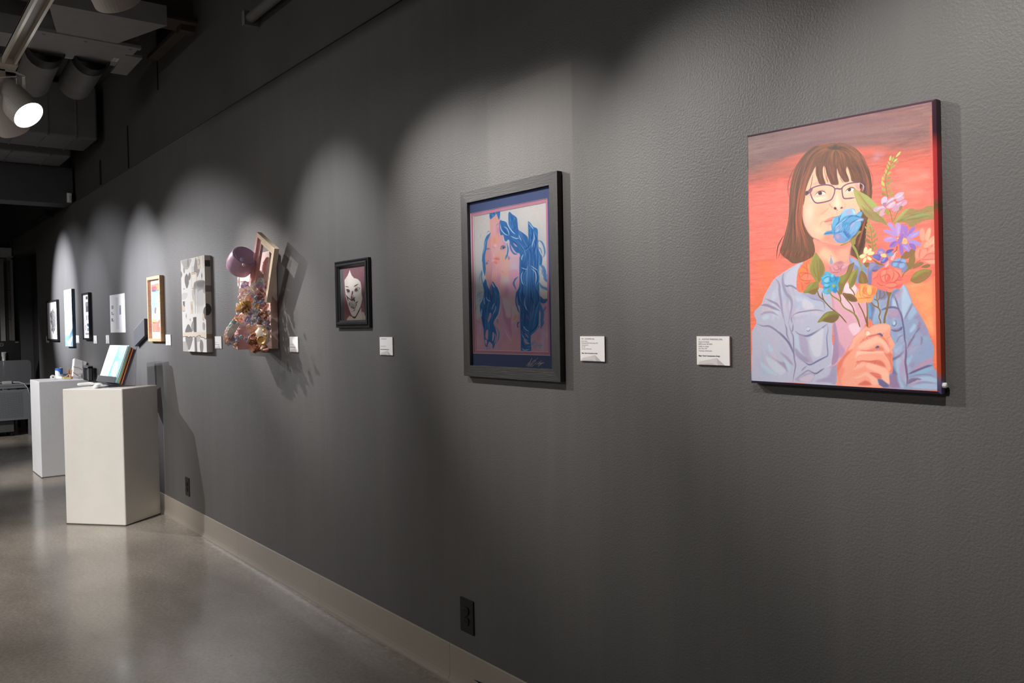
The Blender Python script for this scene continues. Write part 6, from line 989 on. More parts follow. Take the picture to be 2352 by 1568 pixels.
for px, py, y, R, m, m2 in ((566, 656, .08, .034, LAV, CREAM), (572, 672, .09, .036, CREAM, PINK), (585, 640, .07, .03, CORAL, CREAM), (595, 632, .06, .028, CREAM, None), (598, 648, .075, .026, TEAL, CREAM), (590, 658, .09, .036, PEACH, CREAM), (583, 676, .1, .034, CREAM, LAV), (602, 662, .08, .036, LAV, ROSE), (599, 676, .1, .036, UMB, ROSE), (594, 688, .11, .036, LAV, GREYB), (580, 692, .11, .03, CORAL, PINK), (590, 700, .11, .032, CREAM, TEAL), (606, 702, .08, .034, ROSE, CORAL), (612, 718, .075, .03, CREAM, CORAL), (578, 720, .12, .036, LAV, CREAM), (592, 722, .11, .036, CREAM, GREYB), (605, 724, .09, .03, CORAL, UMB), (556, 732, .13, .044, CORAL, PEACH), (566, 728, .12, .03, PEACH, CREAM), (576, 738, .12, .036, LAV, None), (590, 738, .11, .04, GREYB, CREAM), (600, 736, .1, .03, UMB, GREYB), (562, 754, .14, .046, PINK, CREAM), (576, 752, .13, .036, PEACH, CORAL), (590, 752, .12, .032, CREAM, GREYB), (552, 748, .14, .034, LAV, GREYB), (572, 766, .15, .036, LAV, ROSE), (583, 762, .14, .036, CORAL, PEACH), (586, 774, .15, .03, CORAL, UMB), (568, 778, .16, .026, LAV, CREAM), (590, 794, .14, .056, CORAL, UMB), (612, 740, .06, .022, CREAM, LAV), (616, 752, .055, .022, LAV, CREAM), (615, 766, .055, .02, CREAM, ROSE), (556, 668, .07, .022, CREAM, None), (560, 690, .1, .024, CREAM, PEACH), (553, 682, .08, .02, PINK, None)):
    flower(SP(px, py, y), R*.86, m, rnd.choice((7, 8, 9, 10)), 3, None, rnd.uniform(.5, 1), m2)
for i in range(34):       # small blossoms filling the heap
    v = rnd.random(); py = 640+150*v; px = 560+18*v*0+rnd.uniform(-2, 44)-(14*v); y = .06+.09*v*(1-abs((px-575)/50))
    flower(SP(px, py, y), rnd.uniform(.013, .022), rnd.choice((CREAM, LAV, PEACH, CORAL, PINK, GREYB, TEAL)), 6, 2, None, rnd.uniform(.5, 1), rnd.choice((CREAM, PINK, LAV)))
# ring, card, stick, disc
rp = SP(550, 646, .085)
MB().lathe(rp, (-.25, -1, 0), [(.010, 0), (.030, 0), (.032, .004), (.030, .008), (.010, .008), (.009, .004), (.010, 0)], 24).build('ring', CREAM, root, smooth=False)
MB().lathe(rp+Vector((0, -.004, 0)), (-.25, -1, 0), [(.004, .004), (.012, .004), (.012, .007), (.004, .007)], 16).build('ring_hub', ROSE, root)
a, b = SP(557, 647, .046), SP(566, 662, .046); MB().box((a.x, -.05, b.z), (b.x, -.043, a.z)).build('label_card', CREAM, root)
for py in (647, 661): c = SP(553, py, .05); d = SP(565, py-1, .05); MB().tube([c, d], .003, 6).build('twig', UMB, root)
MB().lathe(SP(545, 716, .09), (-.3, -1, 0), [(0, 0), (.05, 0), (.052, .004), (0, .006)], 24).build('blue_disc', LAV, root, smooth=False)
# leaves
def blade(name, pts, wds, m, sag=.0, tooth=0):
    P = [Vector(p) for p in pts]; q = MB(); rows = []
    for i, p in enumerate(P):
        t = (P[min(i+1, len(P)-1)]-P[max(i-1, 0)]).normalized(); s_ = t.cross((EYE-p).normalized()).normalized(); w_ = wds[i]*(1+(tooth if i % 2 else -tooth)); nv = (EYE-p).normalized()
        rows += [p-s_*w_+nv*sag, p, p+s_*w_+nv*sag]
    q.add(rows, [(j*3+i, j*3+i+1, j*3+4+i, j*3+3+i) for j in range(len(P)-1) for i in range(2)]); o = q.build(name, m, root, smooth=True)
    md = o.modifiers.new('thick', 'SOLIDIFY'); md.thickness = .002; return o
def arc(pts, n):
    A_ = [Vector(p) for p in pts]; return [Vector(v) for v in spline(np.array([tuple(p) for p in A_]), False, n)]
L_ = arc([SP(541, 716, .15), SP(552, 708, .17), SP(564, 702, .16), SP(576, 690, .13)], 5); blade('gold_leaf', L_, [.004+.024*math.sin(math.pi*i/(len(L_)-1)) for i in range(len(L_))], GOLD, .01, .25)
L_ = arc([SP(543, 712, .16), SP(556, 711, .17), SP(570, 704, .15), SP(575, 699, .13)], 5); blade('gold_leaf', L_, [.003+.018*math.sin(math.pi*i/(len(L_)-1)) for i in range(len(L_))], mat('dark_gold_paint', '7d4f22', .4, .2), -.006, .3)
L_ = arc([SP(575, 672, .12), SP(569, 684, .13), SP(562, 694, .13)], 5); blade('fern_leaf', L_, [.003+.010*math.sin(math.pi*i/(len(L_)-1)) for i in range(len(L_))], PEACH, .004, .2)
L_ = arc([SP(550, 742, .17), SP(538, 752, .2), SP(529, 766, .21), SP(525, 782, .2)], 5); blade('white_leaf', L_, [.004+.015*math.sin(math.pi*(i+.4)/(len(L_))) for i in range(len(L_))], CREAM, .012, .08)
for k, (x0_, y0_, x1_, y1_, m) in enumerate(((543, 738, 529, 748, TEAL), (541, 742, 526, 752, CREAM), (538, 746, 523, 757, TEAL), (534, 750, 519, 762, CREAM), (531, 756, 516, 770, PINK), (528, 764, 515, 780, PINK), (527, 772, 518, 790, CORAL), (528, 780, 524, 794, PINK))):
    L_ = arc([SP(x0_, y0_, .2), SP((x0_+x1_)/2-1, (y0_+y1_)/2-2, .215), SP(x1_, y1_, .2)], 4); blade('feather', L_, [.002+.010*math.sin(math.pi*(i+.3)/(len(L_)-.2)) for i in range(len(L_))], m, .004, .12)
L_ = arc([SP(537, 764, .19), SP(531, 774, .195), SP(533, 786, .19), SP(540, 794, .185)], 4); blade('grey_leaf', L_, [.003+.016*math.sin(math.pi*(i+.3)/(len(L_)-.2)) for i in range(len(L_))], GREYB, .004)  # blue-grey blade curling beside the feathers
for px, py, m in ((547, 776, LAV), (548, 784, GREYB), (544, 792, GOLD), (556, 774, TEAL), (544, 774, PINK)):
    p = SP(px, py, .19); MB().lathe(p, (0, -1, .2), [(0, 0), (.010, 0), (.012, .006), (.006, .014), (0, .018)], 6).build('stud', m, root)
# small vase with neck, and plates
vz = SP(602, 772, .11)
MB().lathe(vz-Vector((0, 0, .045)), (0, 0, 1), [(0, 0), (.022, 0), (.036, .02), (.042, .045), (.036, .07), (.022, .086), (.018, .094), (.026, .102), (.026, .106), (.014, .104)], 24).build('small_vase', PEACH, root, smooth=True)
for px, py, m in ((607, 768, LAV), (611, 769, GOLD), (606, 759, GOLD)): bead(SP(px, py, .155), .009, m, 'vase_ornament')
for px, py, R, m in ((600, 781, .022, GOLD), (583, 779, .03, PEACH), (590, 702, .012, GOLD), (541, 737, .018, GOLD)):
    MB().lathe(SP(px, py, .15), (EYE-SP(px, py, .15)), [(0, 0), (R*.6, 0), (R, .006), (R*.96, .008), (R*.55, .003), (0, .003)], 20).build('button', m, root, smooth=False)
for px, py, l1, m in ((603, 792, 14, PEACH), (607, 790, 16, UMB), (609, 796, 12, CORAL)):
    L_ = arc([SP(px, py, .12), SP(px+1.5, py+l1*.5, .13), SP(px+2.5, py+l1, .125)], 4); blade('hanging_leaf', L_, [.002+.012*math.sin(math.pi*(i+.3)/(len(L_)-.2)) for i in range(len(L_))], m, .004)
# grit and small crumbs of paint on the board and frame
q = MB()
for i in range(260):
    px, py = rnd.uniform(588, 618), rnd.uniform(600, 795)
    if rnd.random() < .5: px = rnd.uniform(608, 620); py = rnd.uniform(700, 796)
    p = SP(px, py, TB+.002); r = rnd.uniform(.0025, .007); v = [p+Vector((rnd.uniform(-r, r), -rnd.uniform(0, r), rnd.uniform(-r, r))) for _ in range(4)]
    q.add(v, [(0, 1, 2), (0, 2, 3), (0, 3, 1), (1, 3, 2)], rnd.randrange(5))
tag(q.build('paint_grit', [CORAL, LAV, CREAM, UMB, ROSE], root), kind='stuff')
# ---------------------------------------------------------------- ceiling services
M_DUCT = mat('black_painted_duct', '6a6969', .6, var=.1, scale=6); M_BEAM = mat('brown_black_beam', '4a403c', .7, var=.25, scale=8, sc=(1, .2, 1)); M_UNIT = mat('grey_painted_unit', '8c8c8d', .6, var=.06)
# cross beam
root = thing('ceiling_beam', 'dark brown steel beam crossing under the ceiling behind the nearer lamp', 'beam', (-5.8, -1.5, 3.46), None)
MB().box((-5.92, -3.8, 3.46), (-5.70, .045, 3.478)).build('flange', M_BEAM, root); MB().box((-5.83, -3.8, 3.478), (-5.79, .045, CEIL)).build('web', M_BEAM, root); MB().box((-5.86, -.05, 3.42), (-5.76, .045, 3.46)).build('bearing_plate', M_BEAM, root)
# air handler with tapered hood
root = thing('air_handler', 'grey ceiling air handling unit with a tapered underside and paper tags', 'air unit', (-6.2, -.6, 3.34))
MB().hexa([(-5.62, -.86, 3.372), (-6.10, -.736, 3.36), (-6.10, -.367, 3.36), (-5.60, -.184, 3.372), (-5.62, -.86, 3.5), (-6.10, -.736, 3.5), (-6.10, -.367, 3.5), (-5.60, -.184, 3.5)]).build('tapered_hood', M_UNIT, root)
MB().box((-6.64, -.84, 3.36), (-6.13, -.22, 3.62)).build('cabinet', M_UNIT, root, bevel=.006)
MB().box((-6.145, -.845, 3.352), (-6.1, -.215, 3.375)).build('seam_flange', M_UNIT, root)
MB().box((-6.64, -1.75, 3.372), (-6.33, -.85, 3.5)).build('side_plenum', M_UNIT, root)
MB().hexa([(-6.80, -.26, 3.352), (-6.80, -.145, 3.352), (-6.31, -.155, 3.352), (-6.31, -.27, 3.352), (-6.80, -.26, 3.372), (-6.80, -.145, 3.372), (-6.31, -.155, 3.372), (-6.31, -.27, 3.372)]).build('side_bracket', M_UNIT, root)
for y in (-.8, -.55, -.27): MB().lathe((-6.17, y, 3.36), (0, 0, -1), [(0, .006), (.01, .006), (.012, 0)], 8).build('screw', M_DUCT, root)
M_TAG = mat('white_paper_tag', 'dcdcd6', .7)
MB().box((-6.635, -.66, 3.3585), (-6.605, -.53, 3.36)).build('rating_plate', mat('silver_plate', 'a8a8a6', .4, .6), root); o = MB().box((-6.52, -.315, 3.3585), (-6.44, -.28, 3.36)).build('paper_tag', M_TAG, root)
for y in (-.312, -.304, -.296): MB().box((-6.515, y, 3.358), (-6.445, y+.003, 3.3584)).build('print_line', M_INK, root)
# flexible ducts
def flex(name, p, q_, r, lab):
    p, q_ = Vector(p), Vector(q_); L = (q_-p).length; d = (q_-p).normalized(); n = int(L/.032)
    root = thing(name, lab, 'duct', p)
    prof = []
    for i in range(n+1):
        h = L*i/n; prof += [(r, h), (r*.985, h+L/n*.3), (r, h+L/n*.6)] if i < n else [(r, h)]
    MB().lathe(p, d, prof, 20).build('ribbed_hose', M_DUCT, root, smooth=True)
    MB().lathe(p, d, [(r*1.02, -.02), (r*1.08, 0), (r*1.02, .05), (r*1.05, .09), (r, .1)], 20).build('taped_collar', mat('black_tape', '1d1c1c', .5), root, smooth=True)
flex('flexible_duct', (-6.56, at(200, 138, Z=3.4).y, 3.39), at(172, 196, X=-7.15), .115, 'ribbed black flexible duct dropping from the air unit, nearer the wall')
flex('flexible_duct', (-6.56, at(98, 118, Z=3.4).y, 3.39), at(74, 190, X=-7.15), .115, 'ribbed black flexible duct half hidden behind the lit lamp')
# long ducts across the room
def duct(xa, xb, ya, yb, za, zb, lab, step):
    root = thing('air_duct', lab, 'duct', ((xa+xb)/2, (ya+yb)/2, za))
    MB().box((xa, ya, za), (xb, yb, zb)).build('duct_body', M_DUCT, root, bevel=.02, seg=3)
    y = yb-.18
    while y > ya: MB().box((xa-.004, y-.006, za-.005), (xb+.006, y+.006, zb)).build('seam', M_DUCT, root); y -= step
duct(-9.0, -8.4, -3.6, -.02, 3.17, 3.66, 'black rectangular duct with vertical seams running off behind the lit lamp', .23)
duct(-9.78, -9.2, -3.6, -.1, 3.137, 3.6, 'lower black seamed duct resting above the bulkhead', .33)
# bulkhead
bk = struct(MB().box((-10.12, -4.5, 2.756), (-9.8, 0.02, 3.134)).build('trim_1', mat('bulkhead_paint', '45464a', .7, var=.06)))
bk['label'] = 'dark bulkhead crossing the room below the ducts'
root = thing('motion_sensor', 'small white motion sensor on the dark bulkhead by the wall', 'sensor', (-9.79, -.035, 2.78))
p0 = at(153, 442, X=-9.79); p1 = at(166, 466, X=-9.79)
MB().hexa([(-9.8, p0.y, p1.z), (-9.755, p0.y+.01, p1.z+.012), (-9.755, p1.y-.01, p1.z+.012), (-9.8, p1.y, p1.z), (-9.8, p0.y, p0.z), (-9.752, p0.y+.008, p0.z-.008), (-9.752, p1.y-.008, p0.z-.008), (-9.8, p1.y, p0.z)]).build('housing', mat('white_sensor_plastic', 'e6e6e4', .4), root, bevel=.006)
MB().hexa([(-9.76, p0.y+.016, p1.z+.02), (-9.751, p0.y+.016, p1.z+.02), (-9.751, p1.y-.016, p1.z+.02), (-9.76, p1.y-.016, p1.z+.02), (-9.76, p0.y+.016, p1.z+.07), (-9.75, p0.y+.016, p1.z+.07), (-9.75, p1.y-.016, p1.z+.07), (-9.76, p1.y-.016, p1.z+.07)]).build('lens', mat('milky_lens', 'c6c8cc', .3), root)
# conduits along the upper wall
def conduit(name, pts, r, lab, m=M_DUCT):
    root = thing(name, lab, 'pipe', pts[0]); MB().tube(pts, r, 10).build('pipe', m, root, smooth=True)
    for p in (pts[0], pts[-1]): MB().box((p[0]-.02, p[1]-r-.006, p[2]-r-.012), (p[0]+.02, .046, p[2]+r+.012)).build('clamp', m, root)
a = at(572, 44, Y=-.01)
conduit('conduit', [(a.x, -.01, a.z), (a.x+2.2, -.01, a.z)], .028, 'dark conduit fixed high on the wall above the ridge, nearer the camera')
b = at(345, 132, Y=-.01)
root = thing('mesh_bracket', 'dark angle bracket with wire mesh between beam and upper wall', 'bracket', (b.x, -.02, b.z))
MB().box((b.x, -.03, b.z-.015), (-5.9, .045, b.z+.015)).build('angle_bar', M_BEAM, root)
q = MB()
for k in range(14):
    x = b.x+.05+k*.05; q.box((x-.004, .025, b.z+.015), (x+.004, .045, b.z+.26))
for k in range(6): q.box((b.x+.03, .025, b.z+.05+k*.04), (b.x+.75, .045, b.z+.056+k*.04))
tag(q.build('wire_mesh', M_BEAM, root), kind='stuff')
p, q_ = at(112, 487, Y=-.05), at(77, 514, Y=-.05)
root = thing('wall_rail', 'short dark rail with an end box on the wall beyond the bulkhead', 'rail', (p.x, -.05, p.z))
MB().box((q_.x, -.062, p.z-.012), (p.x, -.04, p.z+.012)).build('rail_bar', M_GAP, root); MB().box((p.x-.1, -.075, p.z-.05), (p.x, .0, p.z+.03)).build('end_box', M_GAP, root); MB().box((q_.x, -.04, p.z-.01), (q_.x+.03, .0, p.z+.01)).build('standoff', M_GAP, root)
# ---------------------------------------------------------------- track and lamps
M_TRK = mat('cream_track', 'c9c4b8', .35, var=.05); M_CAN = mat('grey_lamp_can', 'bdb8b2', .5, var=.04, scale=20)
ZT = 2.85; YT = -1.13; XT = -5.2
root = thing('lighting_track', 'pale double rail lighting track running overhead along the wall', 'light track', (-3, YT, ZT))
for dy in (-.034, .022): MB().box((XT, YT+dy, ZT), (XN-.3, YT+dy+.012, ZT+.04)).build('rail', M_TRK, root)
MB().box((XT, YT-.034, ZT+.03), (XN-.3, YT+.034, ZT+.042)).build('spine', mat('track_inside', '8a867e', .5), root)
MB().box((XT-.08, YT-.042, ZT-.004), (XT+.03, YT+.042, ZT+.044)).build('end_joiner', M_TRK, root)
for x in (-1.4, 1.2): MB().tube([(x, YT, ZT+.04), (x, YT, CEIL)], .006, 8).build('hanger_rod', M_DUCT, root)
root = thing('lighting_track', 'pale cross track joining the end of the overhead track', 'light track', (XT, -2, ZT))
for dx in (-.034, .022): MB().box((XT+dx, -4.6, ZT), (XT+dx+.012, YT-.042, ZT+.04)).build('rail', M_TRK, root)
MB().box((XT-.034, -4.6, ZT+.03), (XT+.034, YT-.042, ZT+.042)).build('spine', SEEN['track_inside'], root)
for y in (-2.6, -4.2): MB().tube([(XT, y, ZT+.04), (XT, y, CEIL)], .006, 8).build('hanger_rod', M_DUCT, root)
def emis(name, col, k):
    q = N(name); q.b.inputs['Emission Color'].default_value = (*col, 1); q.b.inputs['Emission Strength'].default_value = k; q.base(q.ramp(q.noise(9), [(0, col), (1, col)])); return q.m
M_LAMP = emis('lit_lamp_glass', (1, .98, .93), 14)
def fixture(front, n, lab, R=.086, L=.24, stem_x=None):
    F = Vector(front); n = Vector(n).normalized(); back = F-n*L
    root = thing('track_spotlight', lab, 'spotlight', F-n*L*.5, 'track spotlights')
    MB().lathe(F, -n, [(R*.93, .03), (R*.96, 0), (R, 0), (R, L*.82), (R*.93, L*.93), (R*.7, L), (0, L)], 40).build('can', M_CAN, root, smooth=False)
    MB().lathe(F, -n, [(0, .004), (R*.6, .0055), (R*.93, .012)], 32).build('lamp_face', M_LAMP, root, smooth=True)
    piv = F-n*L*.62; side = n.cross(Vector((0, 0, 1))).normalized(); top = Vector((piv.x, piv.y, ZT-.02))
    up = (Vector((0, 0, 1))); w_ = R+.012
    for sgn in (-1, 1):
        a, b_ = piv+side*w_*sgn, piv+side*w_*sgn+up*(R+.05)
        MB().obox((a+b_)/2, n.cross(side).cross(side).normalized()*0.011 if False else side.cross(up)*.011, side*.0025, up*((R+.07)/2)).build('yoke_arm', M_TRK, root)
        MB().lathe(a, side*sgn, [(0, .016), (.011, .016), (.011, 0)], 12).build('knob', M_TRK, root)
    MB().obox(piv+up*(R+.068), side*w_, side.cross(up)*.011, up*.0025).build('yoke_bridge', M_TRK, root)
    MB().box((piv.x-.018, piv.y-.022, piv.z+R+.07), (piv.x+.018, piv.y+.022, ZT-.0005)).build('track_adapter', M_TRK, root)
    return root
def aim(F, tv, a, b):
    v = (F-EYE).normalized(); rr = v.cross(Vector((0, 0, 1))).normalized(); uu = rr.cross(v); return v*tv+rr*a+uu*b
F = at(66, 265, Z=2.60); fixture(F, aim(F, -.62, .55, -.56), 'grey can track spotlight facing the camera with its lamp lit')
F = at(34, 298, X=-5.42); fixture(F, aim(F, .42, .40, -.82), 'grey can track spotlight seen from behind below the lit one')
F = at(272, 2, Z=2.62); fixture(F, aim(F, .42, .36, -.83), 'grey can track spotlight cut by the top edge, aimed at the wall')
# ---------------------------------------------------------------- plinths and what stands on them
M_PL = mat('white_roller_paint', 'd9d5ce', .6, var=.03, scale=4, bump=.35, bscale=55)
M_PL2 = mat('cool_white_roller_paint', 'd9dade', .6, var=.03, scale=4, bump=.3, bscale=55)
A, B_, C_ = Vector((-6.78, -.652, 0)), Vector((-6.40, -.335, 0)), Vector((-6.64, -.028, 0))
ux, uy = (B_-A).normalized(), (C_-B_).normalized(); LU, LV, HP = (B_-A).length, (C_-B_).length, .99
def L1(u, v, z=0): p = A+ux*u+uy*v; return Vector((p.x, p.y, z))
root = thing('plinth', 'tall off white plinth set askew to the wall, holding the book stand', 'plinth', L1(LU/2, LV/2), 'white plinths')
def quadbox(z0, z1, name, m, bev=.008): return MB().hexa([L1(0, 0, z0), L1(LU, 0, z0), L1(LU, LV, z0), L1(0, LV, z0), L1(0, 0, z1), L1(LU, 0, z1), L1(LU, LV, z1), L1(0, LV, z1)]).build(name, m, root, bevel=bev, seg=3)
quadbox(.004, HP, 'column', M_PL)
o = quadbox(0, .006, 'foot_strip', mat('dark_plinth_foot', '4a423a', .9), 0)  # thin dark strip around the plinth's foot
root = thing('plinth', 'white plinth square to the wall, holding the paint can and parcel', 'plinth', (-9.33, -.24, 0), 'white plinths')
H2 = .932
MB().box((-9.59, -.463, .004), (-9.075, -.02, H2)).build('column', M_PL2, root, bevel=.008, seg=3); MB().box((-9.588, -.461, 0), (-9.077, -.022, .005)).build('foot_strip', SEEN['dark_plinth_foot'], root)
# --- acrylic stand with booklets
def acrylic():
    q = N('clear_acrylic'); t = q.t; tr = q.n('ShaderNodeBsdfTransparent'); tr.inputs[0].default_value = (.9, .91, .93, 1); gl = q.n('ShaderNodeBsdfGlossy'); gl.inputs['Roughness'].default_value = .08
    df = q.n('ShaderNodeBsdfDiffuse'); df.inputs[0].default_value = (.75, .76, .82, 1); m0 = q.n('ShaderNodeMixShader'); m0.inputs[0].default_value = .16; q.l(tr.outputs[0], m0.inputs[1]); q.l(df.outputs[0], m0.inputs[2])
    fr = q.n('ShaderNodeFresnel'); fr.inputs[0].default_value = 1.49; mx = q.n('ShaderNodeMixShader'); q.l(fr.outputs[0], mx.inputs[0]); q.l(m0.outputs[0], mx.inputs[1]); q.l(gl.outputs[0], mx.inputs[2]); q.l(mx.outputs[0], t.nodes['Material Output'].inputs[0]); return q.m
M_ACR = acrylic()
ZP = HP+.0006
# stand frame: s along the booklets' width (image left to right in the photo), b = leaning back direction
s0 = at(226, 884, Z=HP); s1 = at(266, 889, Z=HP)
ws = (s1-s0); ws.z = 0; WS = ws.length; ws.normalize(); bk = Vector((-ws.y, ws.x, 0))
if bk.dot(_r) < 0: bk = -bk
LEAN = math.radians(19); up = (bk*math.sin(LEAN)+Vector((0, 0, math.cos(LEAN)))); nrm = (bk*math.cos(LEAN)-Vector((0, 0, math.sin(LEAN))))   # away from the reader
s0.z = ZP
def S(a, h, d, base=0): return s0+ws*a+Vector((0, 0, .034+base))+up*h+nrm*d
def slab(a0, a1, h0, h1, d0, d1): return MB().hexa([S(a0, h0, d0), S(a1, h0, d0), S(a1, h0, d1), S(a0, h0, d1), S(a0, h1, d0), S(a1, h1, d0), S(a1, h1, d1), S(a0, h1, d1)])
W_ = WS*.98; DT = .062
root = thing('book_stand', 'clear acrylic stand leaning back on the near plinth, filled with booklets', 'stand', s0)
slab(-.01, W_+.012, -.004, .30, DT+.003, DT+.007).build('back_plate', M_ACR, root); 
g0 = s0+bk*(-.045); 
MB().hexa([s0+ws*-.01-bk*.05, s0+ws*(W_+.012)-bk*.05, s0+ws*(W_+.012)+bk*.14, s0+ws*-.01+bk*.14, s0+ws*-.01-bk*.05+Vector((0, 0, .004)), s0+ws*(W_+.012)-bk*.05+Vector((0, 0, .004)), s0+ws*(W_+.012)+bk*.14+Vector((0, 0, .004)), s0+ws*-.01+bk*.14+Vector((0, 0, .004))]).build('base_plate', M_ACR, root)
slab(-.01, W_+.012, -.004, .04, -.012, -.009).build('front_lip', M_ACR, root); slab(-.01, W_+.012, -.006, -.003, -.012, DT+.005).build('shelf', M_ACR, root)
for a in (-.01, W_+.009):
    p0, p1, p2 = S(a, .28, DT+.007), S(a, 0, DT+.007), s0+ws*a+bk*.14+Vector((0, 0, .004)); MB().prism([p0, p1, p2], ws*.003).build('side_gusset', M_ACR, root)
def paint_cover():
    s = 11.2; frames(a=(190, 770, s)); p = Paint(140, 280, [(252.5, 790.5), (289, 787), (263.5, 880), (219, 876)], bg='f4f4f4', seed=3)
    p.f('5cb8b8', 'a 900 230 1120 190 830 1240 540 1200', 1, 0, 0); p.f('84cccc', 'a 940 200 1110 195 1040 520 890 520', .9, 1, 0); p.f('8fb8b8', 'a 880 520 1010 560 820 1120 600 1060 700 900', .9, 2, 0); p.f('eef4f2', 'a 830 580 880 700 860 900 800 1080 720 960 740 780', .95, 2); p.f('6a9494', 'a 640 1040 820 1060 800 1120 620 1090', .7, 2); p.f('f4f4f4', 'a 900 230 700 800 540 1200 300 1180 690 230', .0)
    p.f('b08a5a', 'a 705 280 800 265 795 285 712 295', .8, 0, 0); p.f('8a8aa0', 'a 680 395 815 390 800 465 740 465 745 420 700 420', .8, 0, 0)
    for y in (620, 650, 690, 720): p.f('dcdcdc', 'a 570 %d 710 %d 700 %d 560 %d' % (y, y, y+10, y+10), .8, 0, 0)
    for y in (830, 855, 880): p.f('c8c8cc', 'a 500 %d 610 %d 605 %d 495 %d' % (y, y, y+10, y+10), .8, 0, 0)
    return p
books = [('booklet', 'white and teal booklet at the front of the acrylic stand', .0, .010, .285, 'f2f2f2', 0), ('booklet', 'teal booklet second in the acrylic stand', .0115, .022, .29, '7cc6c6', 0), ('booklet', 'black edged orange booklet behind the teal one in the acrylic stand', .0235, .033, .283, 'e07a48', 1), ('booklet', 'dark green booklet in the middle of the acrylic stand', .0345, .0395, .28, '3c4a40', 0), ('booklet', 'red orange booklet towards the back of the acrylic stand', .041, .051, .278, 'e8705a', 1), ('booklet', 'dark purple booklet at the back of the acrylic stand', .0525, .0605, .272, '4c4460', 0)]
M_COV = image_mat('booklet_cover', paint_cover(), .45, GAIN, .4)
for nm, lb, d0, d1, h, c, stripe in books:
    root = thing(nm, lb, 'booklet', S(W_/2, 0, d0), 'booklets in the acrylic stand')
    slab(.004, W_, .0, h, d0+.0012, d1-.0012).build('pages', mat('pages_'+c, c, .6) , root)
    slab(.002, W_+.002, .0, h+.001, d0, d0+.001).build('cover', M_COV if d0 < .001 else mat('cover_'+c, c, .45), root)
    slab(.002, W_+.002, .0, h+.001, d1-.001, d1).build('cover', mat('cover_dark', '2c2a2c', .5) if stripe else mat('cover_'+c, c, .45), root)
    if stripe: slab(W_+.0003, W_+.001, .0, h-.002, (d0+d1)/2-.0015, (d0+d1)/2+.0015).build('edge_stripe', mat('amber_edge', 'f0a850', .5), root)
me = None
f0 = [S(.002, h_, -.0004) for h_ in (0, .286)]; f1 = [S(W_+.002, h_, -.0004) for h_ in (0, .286)]
cv = [o for o in bpy.data.objects if o.name.startswith('booklet')][0]
sheet('cover_print', M_COV, f0[1], f1[1], f1[0], f0[0], cv)
# --- cotton gloves, skinned hands
def glove(name, base, d, lab, flip):
    """one flat cotton glove: cuff, palm, four fingers of unequal length and a thumb leaving the side of the palm"""
    d = Vector(d).normalized(); sd = Vector((-d.y, d.x, 0))*flip; o_ = Vector(base)
    vs, ed, rad = [], [], []
    def chain(pts, rs, root=None):
        prev = root
        for p, r in zip(pts, rs):
            vs.append(o_+d*p[0]+sd*p[1]+Vector((0, 0, p[2]))); rad.append(r); i = len(vs)-1
            if prev is not None: ed.append((prev, i))
            prev = i
        return prev
    palm = chain([(-.07, 0, .013), (-.035, 0, .013), (0, 0, .014), (.03, 0, .015)], [.024, .021, .026, .029])
    for y, L, z in ((.027, .055, .012), (.010, .064, .014), (-.009, .060, .013), (-.027, .046, .011)):
        chain([(.045, y, .013), (.045+L*.4, y*1.15, z), (.045+L*.75, y*1.25, z*.9), (.045+L, y*1.3, z*.75)], [.0105, .0095, .009, .0075], palm)
    chain([(.0, .034, .013), (.025, .053, .012), (.045, .062, .010)], [.013, .011, .009], 2)
    me = bpy.data.meshes.new(name); me.from_pydata([tuple(v) for v in vs], ed, []); o = bpy.data.objects.new(name, me); C.objects.link(o)
    o.modifiers.new('skin', 'SKIN'); 
    for i, r in enumerate(rad): me.skin_vertices[0].data[i].radius = (r, r*.5 if False else r*.62)
    me.skin_vertices[0].data[0].use_root = True
    s_ = o.modifiers.new('sub', 'SUBSURF'); s_.levels = 1; s_.render_levels = 2
    me.materials.append(mat('white_cotton', 'efefee', .9, bump=.2, bscale=300)); tag(o, lab, 'glove'); return o
ga = at(200, 886, Z=HP); gb = at(238, 884, Z=HP)
glove('cotton_glove', (ga.x, ga.y, ZP), (gb-ga), 'flat white cotton glove lying on the near plinth in front of the stand', 1)
gc = at(224, 890.5, Z=HP)
glove('cotton_glove', (gc.x, gc.y, ZP), (gb-gc)+Vector((.02, .03, 0)), 'second white cotton glove nearer the plinth corner below the booklets', -1)
